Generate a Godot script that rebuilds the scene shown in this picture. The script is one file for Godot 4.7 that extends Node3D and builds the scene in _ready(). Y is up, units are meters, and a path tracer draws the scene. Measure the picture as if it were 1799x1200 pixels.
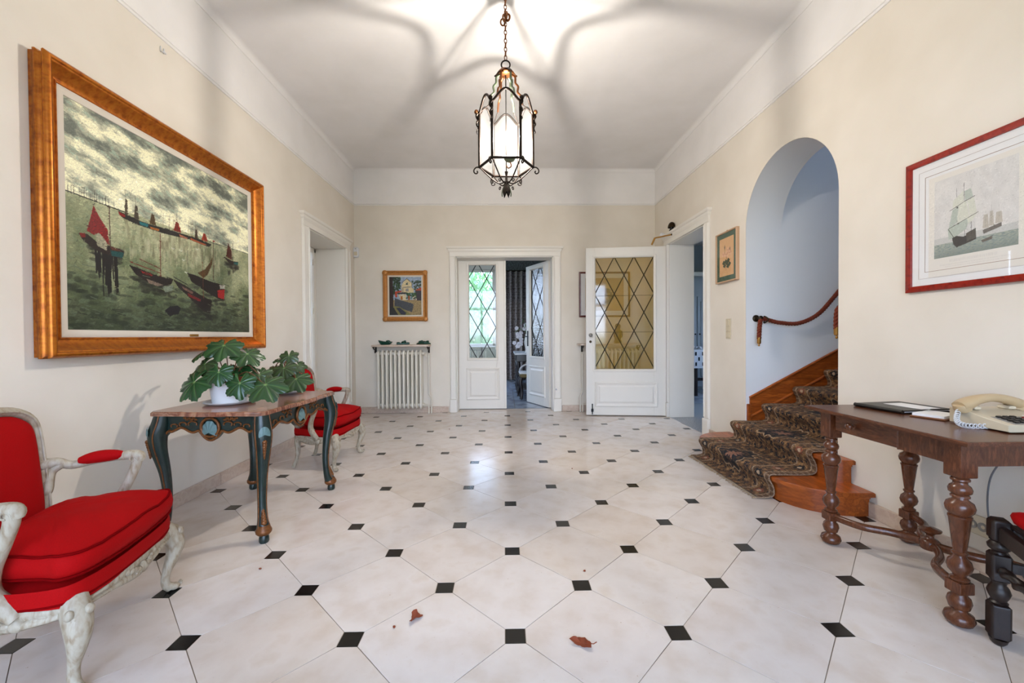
extends Node3D
# A tall entrance hall with a cabochon stone floor, a wrought-iron lantern, a staircase behind an arch,
# gilt-framed pictures, two red armchairs and two old tables. Metres, y up; the camera looks along -z.

const XL := -2.028        # left wall
const XR := 2.078         # right wall
const ZB := -5.667        # back wall
const ZF := 1.25          # front wall, behind the camera
const HC := 3.3085        # ceiling
const HK := 2.83          # picture rail: cream wall below, white frieze above
const LANTERN := Vector3(0.02, 0, -2.70)

var M := {}
var used := {}
var rng := RandomNumberGenerator.new()

func _ready() -> void:
	rng.seed = 7
	camera_and_sky()
	make_materials()
	build_shell()
	build_floor()
	build_doors()
	build_staircase()
	build_lantern()
	build_pictures()
	build_radiators()
	build_console()
	build_plants()
	build_armchairs()
	build_desk()
	build_stool()
	build_small_things()
	build_salon()
	build_kitchen()

func camera_and_sky() -> void:
	var cam := Camera3D.new()
	cam.name = "camera"
	cam.fov = rad_to_deg(2.0 * atan(600.0 / 727.487))
	cam.near = 0.05
	cam.far = 200.0
	cam.transform = Transform3D(Basis(
		Vector3(0.99981008, -0.00656504, 0.01834962),
		Vector3(0.0068045, 0.99989212, -0.01301755),
		Vector3(-0.01826218, 0.01313993, 0.99974689)), Vector3(0, 1.037, 0))
	add_child(cam)
	cam.current = true
	var env := Environment.new()
	env.background_mode = Environment.BG_SKY
	var sky := Sky.new()
	var sm := ProceduralSkyMaterial.new()
	sm.sky_top_color = Color(0.66, 0.77, 0.94)
	sm.sky_horizon_color = Color(0.82, 0.88, 0.96)
	sm.ground_bottom_color = Color(0.33, 0.36, 0.33)
	sm.ground_horizon_color = Color(0.52, 0.56, 0.54)
	sky.sky_material = sm
	env.sky = sky
	env.background_energy_multiplier = SKY_ENERGY
	env.tonemap_mode = Environment.TONE_MAPPER_LINEAR
	env.tonemap_exposure = EXPOSURE
	env.sdfgi_enabled = true
	env.ssao_enabled = true
	env.ssil_enabled = true
	var we := WorldEnvironment.new()
	we.name = "world"
	we.environment = env
	add_child(we)

const SKY_ENERGY := 15.0
const EXPOSURE := 1.17
const LAMP_ENERGY := 1.7

# ---------------------------------------------------------------- nodes

func numbered(called: String) -> String:
	var n: int = used.get(called, 0)
	used[called] = n + 1
	return called if n == 0 else "%s_%03d" % [called, n]

func tag(o: Node, label: String, category: String, group := "") -> Node:
	o.set_meta("label", label)
	o.set_meta("category", category)
	if group != "":
		o.set_meta("group", group)
	return o

func thing(called: String, label: String, category: String, at := Vector3.ZERO, turn := 0.0, group := "") -> Node3D:
	var o := Node3D.new()
	o.name = numbered(called)
	add_child(o)
	o.position = at
	o.rotation.y = turn
	tag(o, label, category, group)
	return o

func part(parent: Node, called: String, mb: MB, m: Material, label := "") -> MeshInstance3D:
	var o := MeshInstance3D.new()
	o.name = called
	o.mesh = mb.mesh()
	o.mesh.surface_set_material(0, m)
	o.cast_shadow = GeometryInstance3D.SHADOW_CASTING_SETTING_ON
	parent.add_child(o, true)
	if label != "":
		o.set_meta("label", label)
	return o

func inst(parent: Node, called: String, mesh: Mesh, m: Material, xf := Transform3D()) -> MeshInstance3D:
	var o := MeshInstance3D.new()
	o.name = called
	o.mesh = mesh
	o.material_override = m
	o.transform = xf
	parent.add_child(o, true)
	return o

func single(called: String, label: String, category: String, mb: MB, m: Material, at := Vector3.ZERO, turn := 0.0, group := "") -> MeshInstance3D:
	var o := part(self, numbered(called), mb, m)
	o.position = at
	o.rotation.y = turn
	tag(o, label, category, group)
	return o

func struct(called: String, mb: MB, m: Material, label := "") -> MeshInstance3D:
	var o := part(self, called, mb, m)
	o.set_meta("kind", "structure")
	if label != "":
		o.set_meta("label", label)
	return o

func struct_root(called: String, label: String) -> Node3D:
	var o := Node3D.new()
	o.name = called
	add_child(o)
	o.set_meta("kind", "structure")
	o.set_meta("label", label)
	return o

# ---------------------------------------------------------------- mesh builder

class MB:
	var v := PackedVector3Array()
	var n := PackedVector3Array()
	var uv := PackedVector2Array()
	var col := PackedColorArray()
	var use_col := false
	var c := Color.WHITE

	func tri(a: Vector3, b: Vector3, d: Vector3, na: Vector3, nb: Vector3, nd: Vector3, ua := Vector2.ZERO, ub := Vector2.ZERO, ud := Vector2.ZERO, ca := Color.WHITE, cb := Color.WHITE, cd := Color.WHITE) -> void:
		if (d - a).cross(b - a).dot(na + nb + nd) < 0.0:
			v.append_array([a, d, b]); n.append_array([na, nd, nb]); uv.append_array([ua, ud, ub]); col.append_array([ca, cd, cb])
		else:
			v.append_array([a, b, d]); n.append_array([na, nb, nd]); uv.append_array([ua, ub, ud]); col.append_array([ca, cb, cd])

	func quad(a: Vector3, b: Vector3, d: Vector3, e: Vector3, na: Vector3, nb: Vector3, nd: Vector3, ne: Vector3) -> void:
		tri(a, b, d, na, nb, nd)
		tri(a, d, e, na, nd, ne)

	func flat(a: Vector3, b: Vector3, d: Vector3, e: Vector3, out: Vector3) -> void:
		var k := (d - a).cross(b - a)
		if k.length_squared() < 1e-14:
			k = (e - a).cross(d - a)
		if k.length_squared() < 1e-16:
			return
		k = k.normalized()
		if k.dot(out) < 0.0:
			k = -k
		quad(a, b, d, e, k, k, k, k)

	func mesh() -> ArrayMesh:
		var arr := []
		arr.resize(Mesh.ARRAY_MAX)
		arr[Mesh.ARRAY_VERTEX] = v
		arr[Mesh.ARRAY_NORMAL] = n
		arr[Mesh.ARRAY_TEX_UV] = uv
		if use_col:
			arr[Mesh.ARRAY_COLOR] = col
		var m := ArrayMesh.new()
		m.add_surface_from_arrays(Mesh.PRIMITIVE_TRIANGLES, arr)
		return m

	func box(at: Vector3, size: Vector3, bev := 0.0, xf := Transform3D()) -> MB:
		var h := size * 0.5
		var b := minf(bev, minf(h.x, minf(h.y, h.z)) * 0.9)
		var ax := [Vector3.RIGHT, Vector3.UP, Vector3.BACK]
		for k in 3:
			var u: Vector3 = ax[(k + 1) % 3]
			var w: Vector3 = ax[(k + 2) % 3]
			var nn: Vector3 = ax[k]
			for s in [-1.0, 1.0]:
				var o: Vector3 = at + nn * (s * nn.dot(h))
				var hu: float = u.dot(h) - b
				var hw: float = w.dot(h) - b
				var nx: Vector3 = (xf.basis * (nn * s)).normalized()
				quad(xf * (o - u * hu - w * hw), xf * (o + u * hu - w * hw), xf * (o + u * hu + w * hw), xf * (o - u * hu + w * hw), nx, nx, nx, nx)
		if b <= 0.0:
			return self
		for k in 3:
			var u: Vector3 = ax[(k + 1) % 3]
			var w: Vector3 = ax[(k + 2) % 3]
			var nn: Vector3 = ax[k]
			for s in [-1.0, 1.0]:
				for t in [-1.0, 1.0]:
					var hn: float = nn.dot(h) - b
					var p1: Vector3 = at + u * (s * u.dot(h)) + w * (t * (w.dot(h) - b))
					var p2: Vector3 = at + u * (s * (u.dot(h) - b)) + w * (t * w.dot(h))
					var n1: Vector3 = (xf.basis * (u * s)).normalized()
					var n2: Vector3 = (xf.basis * (w * t)).normalized()
					quad(xf * (p1 - nn * hn), xf * (p1 + nn * hn), xf * (p2 + nn * hn), xf * (p2 - nn * hn), n1, n1, n2, n2)
		for sx in [-1.0, 1.0]:
			for sy in [-1.0, 1.0]:
				for sz in [-1.0, 1.0]:
					var s3 := Vector3(sx, sy, sz)
					var i := h - Vector3(b, b, b)
					var a1: Vector3 = at + s3 * Vector3(h.x, i.y, i.z)
					var a2: Vector3 = at + s3 * Vector3(i.x, h.y, i.z)
					var a3: Vector3 = at + s3 * Vector3(i.x, i.y, h.z)
					tri(xf * a1, xf * a2, xf * a3, (xf.basis * Vector3(sx, 0, 0)).normalized(), (xf.basis * Vector3(0, sy, 0)).normalized(), (xf.basis * Vector3(0, 0, sz)).normalized())
		return self

	# normals of a polyline of 2-D points, split where it turns sharply: [normal at the start of each segment, at its end]
	static func line_normals(pr: Array, closed: bool) -> Array:
		var cnt := pr.size()
		var segs := cnt if closed else cnt - 1
		var sn := []
		for i in segs:
			var d: Vector2 = pr[(i + 1) % cnt] - pr[i]
			sn.append(Vector2(d.y, -d.x).normalized())
		var out := []
		for i in segs:
			var a: Vector2 = sn[i]
			var b: Vector2 = sn[i]
			if i > 0 or closed:
				var p: Vector2 = sn[(i - 1 + segs) % segs]
				if p.dot(sn[i]) > 0.55:
					a = (p + sn[i]).normalized()
			if i < segs - 1 or closed:
				var q: Vector2 = sn[(i + 1) % segs]
				if q.dot(sn[i]) > 0.55:
					b = (q + sn[i]).normalized()
			out.append([a, b])
		return out

	# profile: Vector2(radius, height), upwards for an outer face
	func lathe(pr: Array, seg := 20, xf := Transform3D(), a0 := 0.0, a1 := TAU) -> MB:
		var ln := MB.line_normals(pr, false)
		for i in pr.size() - 1:
			var p: Vector2 = pr[i]
			var q: Vector2 = pr[i + 1]
			var np: Vector2 = ln[i][0]
			var nq: Vector2 = ln[i][1]
			for k in seg:
				var t0 := a0 + (a1 - a0) * k / seg
				var t1 := a0 + (a1 - a0) * (k + 1) / seg
				var d0 := Vector3(cos(t0), 0, sin(t0))
				var d1 := Vector3(cos(t1), 0, sin(t1))
				var P := [d0 * p.x + Vector3.UP * p.y, d1 * p.x + Vector3.UP * p.y, d1 * q.x + Vector3.UP * q.y, d0 * q.x + Vector3.UP * q.y]
				var N := [d0 * np.x + Vector3.UP * np.y, d1 * np.x + Vector3.UP * np.y, d1 * nq.x + Vector3.UP * nq.y, d0 * nq.x + Vector3.UP * nq.y]
				for j in 4:
					P[j] = xf * P[j]
					N[j] = (xf.basis * N[j]).normalized()
				if p.x > 1e-6:
					tri(P[0], P[1], P[2], N[0], N[1], N[2])
				if q.x > 1e-6:
					tri(P[0], P[2], P[3], N[0], N[2], N[3])
		return self

	# a round or oval tube along a path; radius: a number, or one for each point; flat: width of the second axis over the first
	func tube(path: Array, radius, seg := 8, closed := false, flat_by := 1.0, up := Vector3.ZERO, caps := true) -> MB:
		var cnt := path.size()
		var tang := []
		for i in cnt:
			var a: Vector3 = path[(i - 1 + cnt) % cnt] if (closed or i > 0) else path[i]
			var b: Vector3 = path[(i + 1) % cnt] if (closed or i < cnt - 1) else path[i]
			tang.append((b - a).normalized())
		var ref := up
		if ref == Vector3.ZERO:
			ref = Vector3.UP if absf(tang[0].y) < 0.9 else Vector3.RIGHT
		var us := []
		var ws := []
		var u: Vector3 = (ref - tang[0] * ref.dot(tang[0])).normalized()
		for i in cnt:
			if up != Vector3.ZERO:
				u = (up - tang[i] * up.dot(tang[i]))
				u = u.normalized() if u.length() > 1e-4 else Vector3.RIGHT
			else:
				u = (u - tang[i] * u.dot(tang[i])).normalized()
			us.append(u)
			ws.append(tang[i].cross(u))
		var rings := []
		var norms := []
		for i in cnt:
			var r: float = radius[i] if radius is Array else radius
			var ring := []
			var nor := []
			for k in seg:
				var t := TAU * k / seg
				ring.append(path[i] + us[i] * (cos(t) * r) + ws[i] * (sin(t) * r * flat_by))
				nor.append((us[i] * cos(t) + ws[i] * (sin(t) / flat_by)).normalized())
			rings.append(ring)
			norms.append(nor)
		for i in (cnt if closed else cnt - 1):
			var j := (i + 1) % cnt
			for k in seg:
				var l := (k + 1) % seg
				quad(rings[i][k], rings[i][l], rings[j][l], rings[j][k], norms[i][k], norms[i][l], norms[j][l], norms[j][k])
		if caps and not closed:
			for e in [0, cnt - 1]:
				var nn: Vector3 = -tang[0] if e == 0 else tang[e]
				for k in seg:
					tri(path[e], rings[e][k], rings[e][(k + 1) % seg], nn, nn, nn)
		return self

	# a polygon in x and y made solid between z0 and z1; bev chamfers the z1 edge
	func prism(poly: PackedVector2Array, z0: float, z1: float, xf := Transform3D(), bev := 0.0) -> MB:
		var pts := poly
		if Geometry2D.is_polygon_clockwise(pts):
			pts = poly.duplicate()
			pts.reverse()
		var cnt := pts.size()
		var top := pts
		if bev > 0.0:
			top = PackedVector2Array()
			for i in cnt:
				var d0 := (pts[i] - pts[(i - 1 + cnt) % cnt]).normalized()
				var d1 := (pts[(i + 1) % cnt] - pts[i]).normalized()
				var n0 := Vector2(-d0.y, d0.x)
				var n1 := Vector2(-d1.y, d1.x)
				var m := (n0 + n1).normalized()
				top.append(pts[i] + m * (bev / maxf(0.35, m.dot(n0))))
		var dz := bev * signf(z1 - z0)
		var zf := (xf.basis * Vector3(0, 0, signf(z1 - z0))).normalized()
		var ids := Geometry2D.triangulate_polygon(pts)
		for i in range(0, ids.size(), 3):
			var A := [ids[i], ids[i + 1], ids[i + 2]]
			tri(xf * Vector3(top[A[0]].x, top[A[0]].y, z1), xf * Vector3(top[A[1]].x, top[A[1]].y, z1), xf * Vector3(top[A[2]].x, top[A[2]].y, z1), zf, zf, zf)
			tri(xf * Vector3(pts[A[0]].x, pts[A[0]].y, z0), xf * Vector3(pts[A[1]].x, pts[A[1]].y, z0), xf * Vector3(pts[A[2]].x, pts[A[2]].y, z0), -zf, -zf, -zf)
		var lst := []
		for q in pts:
			lst.append(q)
		var ln := MB.line_normals(lst, true)
		for i in cnt:
			var j := (i + 1) % cnt
			var na: Vector3 = (xf.basis * Vector3(ln[i][0].x, ln[i][0].y, 0)).normalized()
			var nb: Vector3 = (xf.basis * Vector3(ln[i][1].x, ln[i][1].y, 0)).normalized()
			quad(xf * Vector3(pts[i].x, pts[i].y, z0), xf * Vector3(pts[j].x, pts[j].y, z0), xf * Vector3(pts[j].x, pts[j].y, z1 - dz), xf * Vector3(pts[i].x, pts[i].y, z1 - dz), na, nb, nb, na)
			if bev > 0.0:
				quad(xf * Vector3(pts[i].x, pts[i].y, z1 - dz), xf * Vector3(pts[j].x, pts[j].y, z1 - dz), xf * Vector3(top[j].x, top[j].y, z1), xf * Vector3(top[i].x, top[i].y, z1), na, nb, zf, zf)
		return self

	# a mitred moulding round a rectangle in x and y; profile: Vector2(inwards from the edge, out along z), from the outer edge inwards
	func surround(x0: float, y0: float, x1: float, y1: float, pr: Array, xf := Transform3D()) -> MB:
		var ln := MB.line_normals(pr, false)
		var cs := [Vector2(x0, y0), Vector2(x1, y0), Vector2(x1, y1), Vector2(x0, y1)]
		var ins := [Vector2(1, 1), Vector2(-1, 1), Vector2(-1, -1), Vector2(1, -1)]
		var inn := [Vector2(0, 1), Vector2(-1, 0), Vector2(0, -1), Vector2(1, 0)]
		for s in 4:
			var t := (s + 1) % 4
			for i in pr.size() - 1:
				var P := []
				for e in [[s, i], [t, i], [t, i + 1], [s, i + 1]]:
					var q: Vector2 = cs[e[0]] + ins[e[0]] * pr[e[1]].x
					P.append(xf * Vector3(q.x, q.y, pr[e[1]].y))
				var w: Vector2 = inn[s]
				var n0: Vector2 = ln[i][0]
				var n1: Vector2 = ln[i][1]
				# a profile that runs inwards and outwards along z: its outer side is (-dz, dx)
				var a := (xf.basis * Vector3(w.x * -n0.x, w.y * -n0.x, -n0.y)).normalized()
				var b := (xf.basis * Vector3(w.x * -n1.x, w.y * -n1.x, -n1.y)).normalized()
				quad(P[0], P[1], P[2], P[3], a, a, b, b)
		return self

	# a smooth sheet through rows of points
	func sheet(g: Array, wrap_u := false, wrap_v := false, turn := false, colors: Array = []) -> MB:
		var R := g.size()
		var C: int = g[0].size()
		var N := []
		for i in R:
			var row := []
			for j in C:
				var a: Vector3 = g[(i + 1) % R][j] if (wrap_u or i < R - 1) else g[i][j]
				var b: Vector3 = g[(i - 1 + R) % R][j] if (wrap_u or i > 0) else g[i][j]
				var d: Vector3 = g[i][(j + 1) % C] if (wrap_v or j < C - 1) else g[i][j]
				var e: Vector3 = g[i][(j - 1 + C) % C] if (wrap_v or j > 0) else g[i][j]
				var nn := (a - b).cross(d - e)
				if nn.length_squared() < 1e-18:
					var i2: int = i + 1 if i == 0 else i - 1
					var a2: Vector3 = g[(i2 + 1) % R][j] if (wrap_u or i2 < R - 1) else g[i2][j]
					var b2: Vector3 = g[(i2 - 1 + R) % R][j] if (wrap_u or i2 > 0) else g[i2][j]
					var d2: Vector3 = g[i2][(j + 1) % C] if (wrap_v or j < C - 1) else g[i2][j]
					var e2: Vector3 = g[i2][(j - 1 + C) % C] if (wrap_v or j > 0) else g[i2][j]
					nn = (a2 - b2).cross(d2 - e2)
				nn = nn.normalized()
				row.append(-nn if turn else nn)
			N.append(row)
		var cc := colors.size() > 0
		if cc:
			use_col = true
		for i in (R if wrap_u else R - 1):
			var k := (i + 1) % R
			for j in (C if wrap_v else C - 1):
				var l := (j + 1) % C
				var u0 := Vector2(float(j) / (C - 1), float(i) / (R - 1))
				var u1 := Vector2(float(j + 1) / (C - 1), float(i) / (R - 1))
				var u2 := Vector2(float(j + 1) / (C - 1), float(i + 1) / (R - 1))
				var u3 := Vector2(float(j) / (C - 1), float(i + 1) / (R - 1))
				if cc:
					tri(g[i][j], g[i][l], g[k][l], N[i][j], N[i][l], N[k][l], u0, u1, u2, colors[i][j], colors[i][l], colors[k][l])
					tri(g[i][j], g[k][l], g[k][j], N[i][j], N[k][l], N[k][j], u0, u2, u3, colors[i][j], colors[k][l], colors[k][j])
				else:
					tri(g[i][j], g[i][l], g[k][l], N[i][j], N[i][l], N[k][l], u0, u1, u2)
					tri(g[i][j], g[k][l], g[k][j], N[i][j], N[k][l], N[k][j], u0, u2, u3)
		return self

	func ball(at: Vector3, r: Vector3, seg := 14, rows := 8, xf := Transform3D()) -> MB:
		var g := []
		for i in rows + 1:
			var p := PI * i / rows
			var row := []
			for j in seg:
				var t := TAU * j / seg
				row.append(xf * (at + Vector3(r.x * sin(p) * cos(t), -r.y * cos(p), r.z * sin(p) * sin(t))))
			g.append(row)
		return sheet(g, false, true, false)

# a smooth curve through points
func curve(pts: Array, steps := 6, closed := false) -> Array:
	var out := []
	var cnt := pts.size()
	for i in (cnt if closed else cnt - 1):
		var p0 = pts[(i - 1 + cnt) % cnt] if (closed or i > 0) else pts[0] * 2.0 - pts[1]
		var p1 = pts[i]
		var p2 = pts[(i + 1) % cnt]
		var p3 = pts[(i + 2) % cnt] if (closed or i < cnt - 2) else pts[cnt - 1] * 2.0 - pts[cnt - 2]
		for k in steps:
			var t := float(k) / steps
			out.append(0.5 * ((2.0 * p1) + (p2 - p0) * t + (2.0 * p0 - 5.0 * p1 + 4.0 * p2 - p3) * t * t + (3.0 * p1 - p0 - 3.0 * p2 + p3) * t * t * t))
	if not closed:
		out.append(pts[cnt - 1])
	return out

func fcurve(vals: Array, steps := 6) -> Array:
	var w := []
	for x in vals:
		w.append(Vector2(x, 0))
	var out := []
	for q in curve(w, steps):
		out.append(q.x)
	return out

func pv(a: Array) -> PackedVector2Array:
	var o := PackedVector2Array()
	for q in a:
		o.append(q if q is Vector2 else Vector2(q[0], q[1]))
	return o

func circle_pts(r: float, seg: int, at := Vector2.ZERO, a0 := 0.0, a1 := TAU) -> Array:
	var o := []
	for k in seg:
		var t := a0 + (a1 - a0) * k / seg
		o.append(at + Vector2(cos(t), sin(t)) * r)
	return o

# local frames: a picture or door on a wall. x runs right as one faces the wall, y up, z out of the wall
func on_left(z: float, y := 0.0, out := 0.0) -> Transform3D:
	return Transform3D(Basis(Vector3(0, 0, -1), Vector3.UP, Vector3(1, 0, 0)), Vector3(XL + out, y, z))

func on_right(z: float, y := 0.0, out := 0.0) -> Transform3D:
	return Transform3D(Basis(Vector3(0, 0, 1), Vector3.UP, Vector3(-1, 0, 0)), Vector3(XR - out, y, z))

func on_back(x: float, y := 0.0, out := 0.0) -> Transform3D:
	return Transform3D(Basis.IDENTITY, Vector3(x, y, ZB + out))

# ---------------------------------------------------------------- materials

func noise_tex(freq: float, ramp: Array, seed_n := 1, size := 512, octaves := 4, kind := FastNoiseLite.TYPE_SIMPLEX_SMOOTH, warp := 0.0) -> NoiseTexture2D:
	var nz := FastNoiseLite.new()
	nz.noise_type = kind
	nz.seed = seed_n
	nz.frequency = freq
	nz.fractal_octaves = octaves
	if warp > 0.0:
		nz.domain_warp_enabled = true
		nz.domain_warp_amplitude = warp
		nz.domain_warp_frequency = freq * 0.8
	var t := NoiseTexture2D.new()
	t.width = size
	t.height = size
	t.seamless = true
	t.generate_mipmaps = false
	t.noise = nz
	var g := Gradient.new()
	var offs := PackedFloat32Array()
	var cols := PackedColorArray()
	for e in ramp:
		offs.append(e[0])
		cols.append(e[1])
	g.offsets = offs
	g.colors = cols
	t.color_ramp = g
	return t

func grey(a: float) -> Color:
	return Color(a, a, a)

func mat(called: String, c: Color, rough := 0.6, metal := 0.0) -> StandardMaterial3D:
	var m := StandardMaterial3D.new()
	m.resource_name = called
	m.albedo_color = c
	m.roughness = rough
	m.metallic = metal
	M[called] = m
	return m

func tri_tex(m: StandardMaterial3D, t: Texture2D, sc: Vector3, world := false) -> void:
	m.albedo_texture = t
	m.uv1_triplanar = true
	m.uv1_world_triplanar = world
	m.uv1_scale = sc

func relief(m: StandardMaterial3D, t: Texture2D, cm: float) -> void:
	m.heightmap_enabled = true
	m.heightmap_texture = t
	m.heightmap_scale = cm

func make_materials() -> void:
	var fine := noise_tex(0.06, [[0.0, grey(0.3)], [1.0, grey(0.8)]], 3, 512, 3)
	var m := mat("cream_plaster", Color(0.90, 0.866, 0.815), 0.75)
	tri_tex(m, noise_tex(0.006, [[0.0, Color(0.965, 0.96, 0.95)], [1.0, Color(1, 1, 1)]], 11, 512, 4), Vector3(0.6, 0.6, 0.6), true)
	relief(m, fine, 0.03)
	m = mat("white_plaster", Color(0.935, 0.92, 0.91), 0.8)
	tri_tex(m, noise_tex(0.006, [[0.0, Color(0.97, 0.97, 0.965)], [1.0, Color(1, 1, 1)]], 12, 512, 4), Vector3(0.6, 0.6, 0.6), true)
	relief(m, fine, 0.03)
	m = mat("stair_plaster", Color(0.90, 0.90, 0.90), 0.8)
	relief(m, fine, 0.03)
	m.uv1_triplanar = true
	m = mat("white_paint", Color(0.90, 0.88, 0.845), 0.38)

	# floor stone: cream limestone in three tones, brown flecks and clouds
	var clouds := noise_tex(0.005, [[0.0, Color(0.94, 0.91, 0.87)], [0.45, Color(0.985, 0.975, 0.96)], [0.7, Color(1, 0.995, 0.985)], [1.0, Color(0.965, 0.94, 0.905)]], 21, 1024, 6, FastNoiseLite.TYPE_SIMPLEX_SMOOTH, 30.0)
	var flecks := noise_tex(0.055, [[0.0, Color(0.45, 0.33, 0.22, 1.0)], [0.07, Color(0.6, 0.48, 0.36, 0.7)], [0.13, Color(0.8, 0.7, 0.6, 0.0)], [1.0, Color(1, 1, 1, 0.0)]], 22, 1024, 4, FastNoiseLite.TYPE_SIMPLEX_SMOOTH, 8.0)
	var tones := [Color(0.845, 0.805, 0.775), Color(0.855, 0.82, 0.795), Color(0.835, 0.79, 0.75), Color(0.85, 0.812, 0.78)]
	for i in 4:
		m = mat("limestone_%d" % i, tones[i], 0.2)
		tri_tex(m, clouds, Vector3(0.9, 0.9, 0.9), true)
		m.uv1_offset = Vector3(0.37 * i, 0.2, 0.61 * i)
		m.detail_enabled = true
		m.detail_albedo = flecks
		m.detail_blend_mode = BaseMaterial3D.BLEND_MODE_MIX
		m.detail_uv_layer = BaseMaterial3D.DETAIL_UV_1
	m = mat("black_stone", Color(0.045, 0.045, 0.05), 0.22)
	tri_tex(m, noise_tex(0.04, [[0.0, grey(0.6)], [0.7, grey(1.0)], [1.0, grey(1.7)]], 25, 256, 3), Vector3(2, 2, 2), true)
	m = mat("grout", Color(0.50, 0.44, 0.37), 0.9)
	m = mat("pink_marble", Color(0.80, 0.735, 0.675), 0.3)
	tri_tex(m, noise_tex(0.01, [[0.0, Color(0.93, 0.89, 0.86)], [0.5, Color(1, 0.99, 0.98)], [0.62, Color(0.94, 0.90, 0.88)], [1.0, Color(1, 0.99, 0.98)]], 31, 512, 5, FastNoiseLite.TYPE_SIMPLEX_SMOOTH, 40.0), Vector3(2, 2, 2), true)
	m = mat("grey_marble", Color(0.60, 0.63, 0.68), 0.2)
	tri_tex(m, noise_tex(0.006, [[0.0, Color(0.6, 0.62, 0.66)], [0.5, Color(1, 1, 1)], [1.0, Color(0.75, 0.76, 0.8)]], 32, 512, 5, FastNoiseLite.TYPE_SIMPLEX_SMOOTH, 40.0), Vector3(0.7, 0.7, 0.7), true)
	m = mat("terrazzo", Color(0.72, 0.72, 0.72), 0.35)
	tri_tex(m, noise_tex(0.16, [[0.0, grey(0.25)], [0.42, grey(0.55)], [0.5, grey(0.95)], [1.0, grey(1.0)]], 33, 512, 2), Vector3(1.0, 1.0, 1.0), true)

	# woods
	var grain := noise_tex(0.012, [[0.0, Color(0.62, 0.55, 0.5)], [0.4, Color(0.9, 0.86, 0.82)], [0.55, Color(0.74, 0.68, 0.63)], [0.75, Color(1, 0.98, 0.95)], [1.0, Color(0.8, 0.74, 0.7)]], 41, 512, 5, FastNoiseLite.TYPE_SIMPLEX_SMOOTH, 25.0)
	m = mat("orange_wood", Color(0.70, 0.365, 0.135), 0.28)
	tri_tex(m, grain, Vector3(2.2, 2.2, 0.5))
	m = mat("orange_wood_x", Color(0.70, 0.365, 0.135), 0.28)
	tri_tex(m, grain, Vector3(0.5, 3.0, 3.0))
	m = mat("walnut", Color(0.41, 0.24, 0.15), 0.25)
	tri_tex(m, grain, Vector3(5.0, 1.2, 5.0))
	m = mat("walnut_top", Color(0.41, 0.24, 0.15), 0.25)
	tri_tex(m, grain, Vector3(5.0, 5.0, 1.0))
	m = mat("black_oak", Color(0.135, 0.085, 0.07), 0.38)
	tri_tex(m, grain, Vector3(5.0, 1.4, 5.0))
	m = mat("dark_carved", Color(0.10, 0.055, 0.045), 0.35)

	# metals
	m = mat("wrought_iron", Color(0.15, 0.115, 0.095), 0.42, 0.7)
	tri_tex(m, noise_tex(0.03, [[0.0, Color(1.0, 0.8, 0.6)], [0.5, Color(0.8, 0.75, 0.7)], [1.0, Color(1.6, 1.3, 1.0)]], 51, 256, 4), Vector3(6, 6, 6))
	m = mat("rusty_bronze", Color(0.47, 0.29, 0.16), 0.42, 0.75)
	m = mat("verdigris", Color(0.40, 0.45, 0.36), 0.5, 0.5)
	m = mat("brass", Color(0.70, 0.52, 0.27), 0.3, 0.9)
	m = mat("dark_bronze", Color(0.20, 0.15, 0.09), 0.35, 0.8)
	m = mat("steel", Color(0.6, 0.6, 0.6), 0.3, 0.9)
	m = mat("lead", Color(0.115, 0.11, 0.11), 0.45, 0.5)
	m = mat("black_metal", Color(0.05, 0.05, 0.055), 0.4, 0.5)

	# gilding: leaf squares, rubbed to the red bole and brown
	m = mat("gilt", Color(0.72, 0.43, 0.13), 0.33, 0.62)
	tri_tex(m, noise_tex(0.016, [[0.0, Color(0.62, 0.48, 0.36)], [0.35, Color(0.9, 0.82, 0.7)], [0.6, Color(1.1, 1.05, 0.95)], [1.0, Color(0.72, 0.6, 0.48)]], 61, 512, 5, FastNoiseLite.TYPE_SIMPLEX_SMOOTH, 20.0), Vector3(2.4, 2.4, 2.4), true)
	m = mat("pale_gilt", Color(0.74, 0.53, 0.29), 0.4, 0.4)
	tri_tex(m, noise_tex(0.03, [[0.0, Color(0.6, 0.5, 0.4)], [0.5, Color(1, 0.95, 0.88)], [1.0, Color(0.85, 0.75, 0.62)]], 63, 256, 4), Vector3(6, 6, 6), true)
	m = mat("linen_liner", Color(0.83, 0.79, 0.73), 0.85)
	m = mat("red_lacquer", Color(0.58, 0.10, 0.025), 0.22)
	tri_tex(m, noise_tex(0.03, [[0.0, Color(0.75, 0.5, 0.4)], [0.5, Color(1, 1, 1)], [1.0, Color(1.15, 1.6, 1.4)]], 64, 256, 4), Vector3(5, 5, 5))
	m = mat("mahogany_frame", Color(0.33, 0.085, 0.05), 0.3)
	m = mat("pale_wood_frame", Color(0.74, 0.60, 0.47), 0.45)

	# cloth
	var weave := noise_tex(0.25, [[0.0, grey(0.2)], [1.0, grey(0.9)]], 71, 256, 2)
	m = mat("red_cloth", Color(0.64, 0.005, 0.02), 0.8)
	tri_tex(m, noise_tex(0.09, [[0.0, Color(0.84, 0.84, 0.84)], [0.5, Color(1, 1, 1)], [1.0, Color(1, 1, 1)]], 72, 512, 3), Vector3(5, 5, 5))
	relief(m, weave, 0.03)
	m.metallic_specular = 0.25
	m = mat("red_piping", Color(0.44, 0.004, 0.015), 0.9)
	m.metallic_specular = 0.15

	# painted chair frame: grey-white rubbed to brown
	m = mat("grey_paint", Color(0.70, 0.67, 0.61), 0.5)
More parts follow.
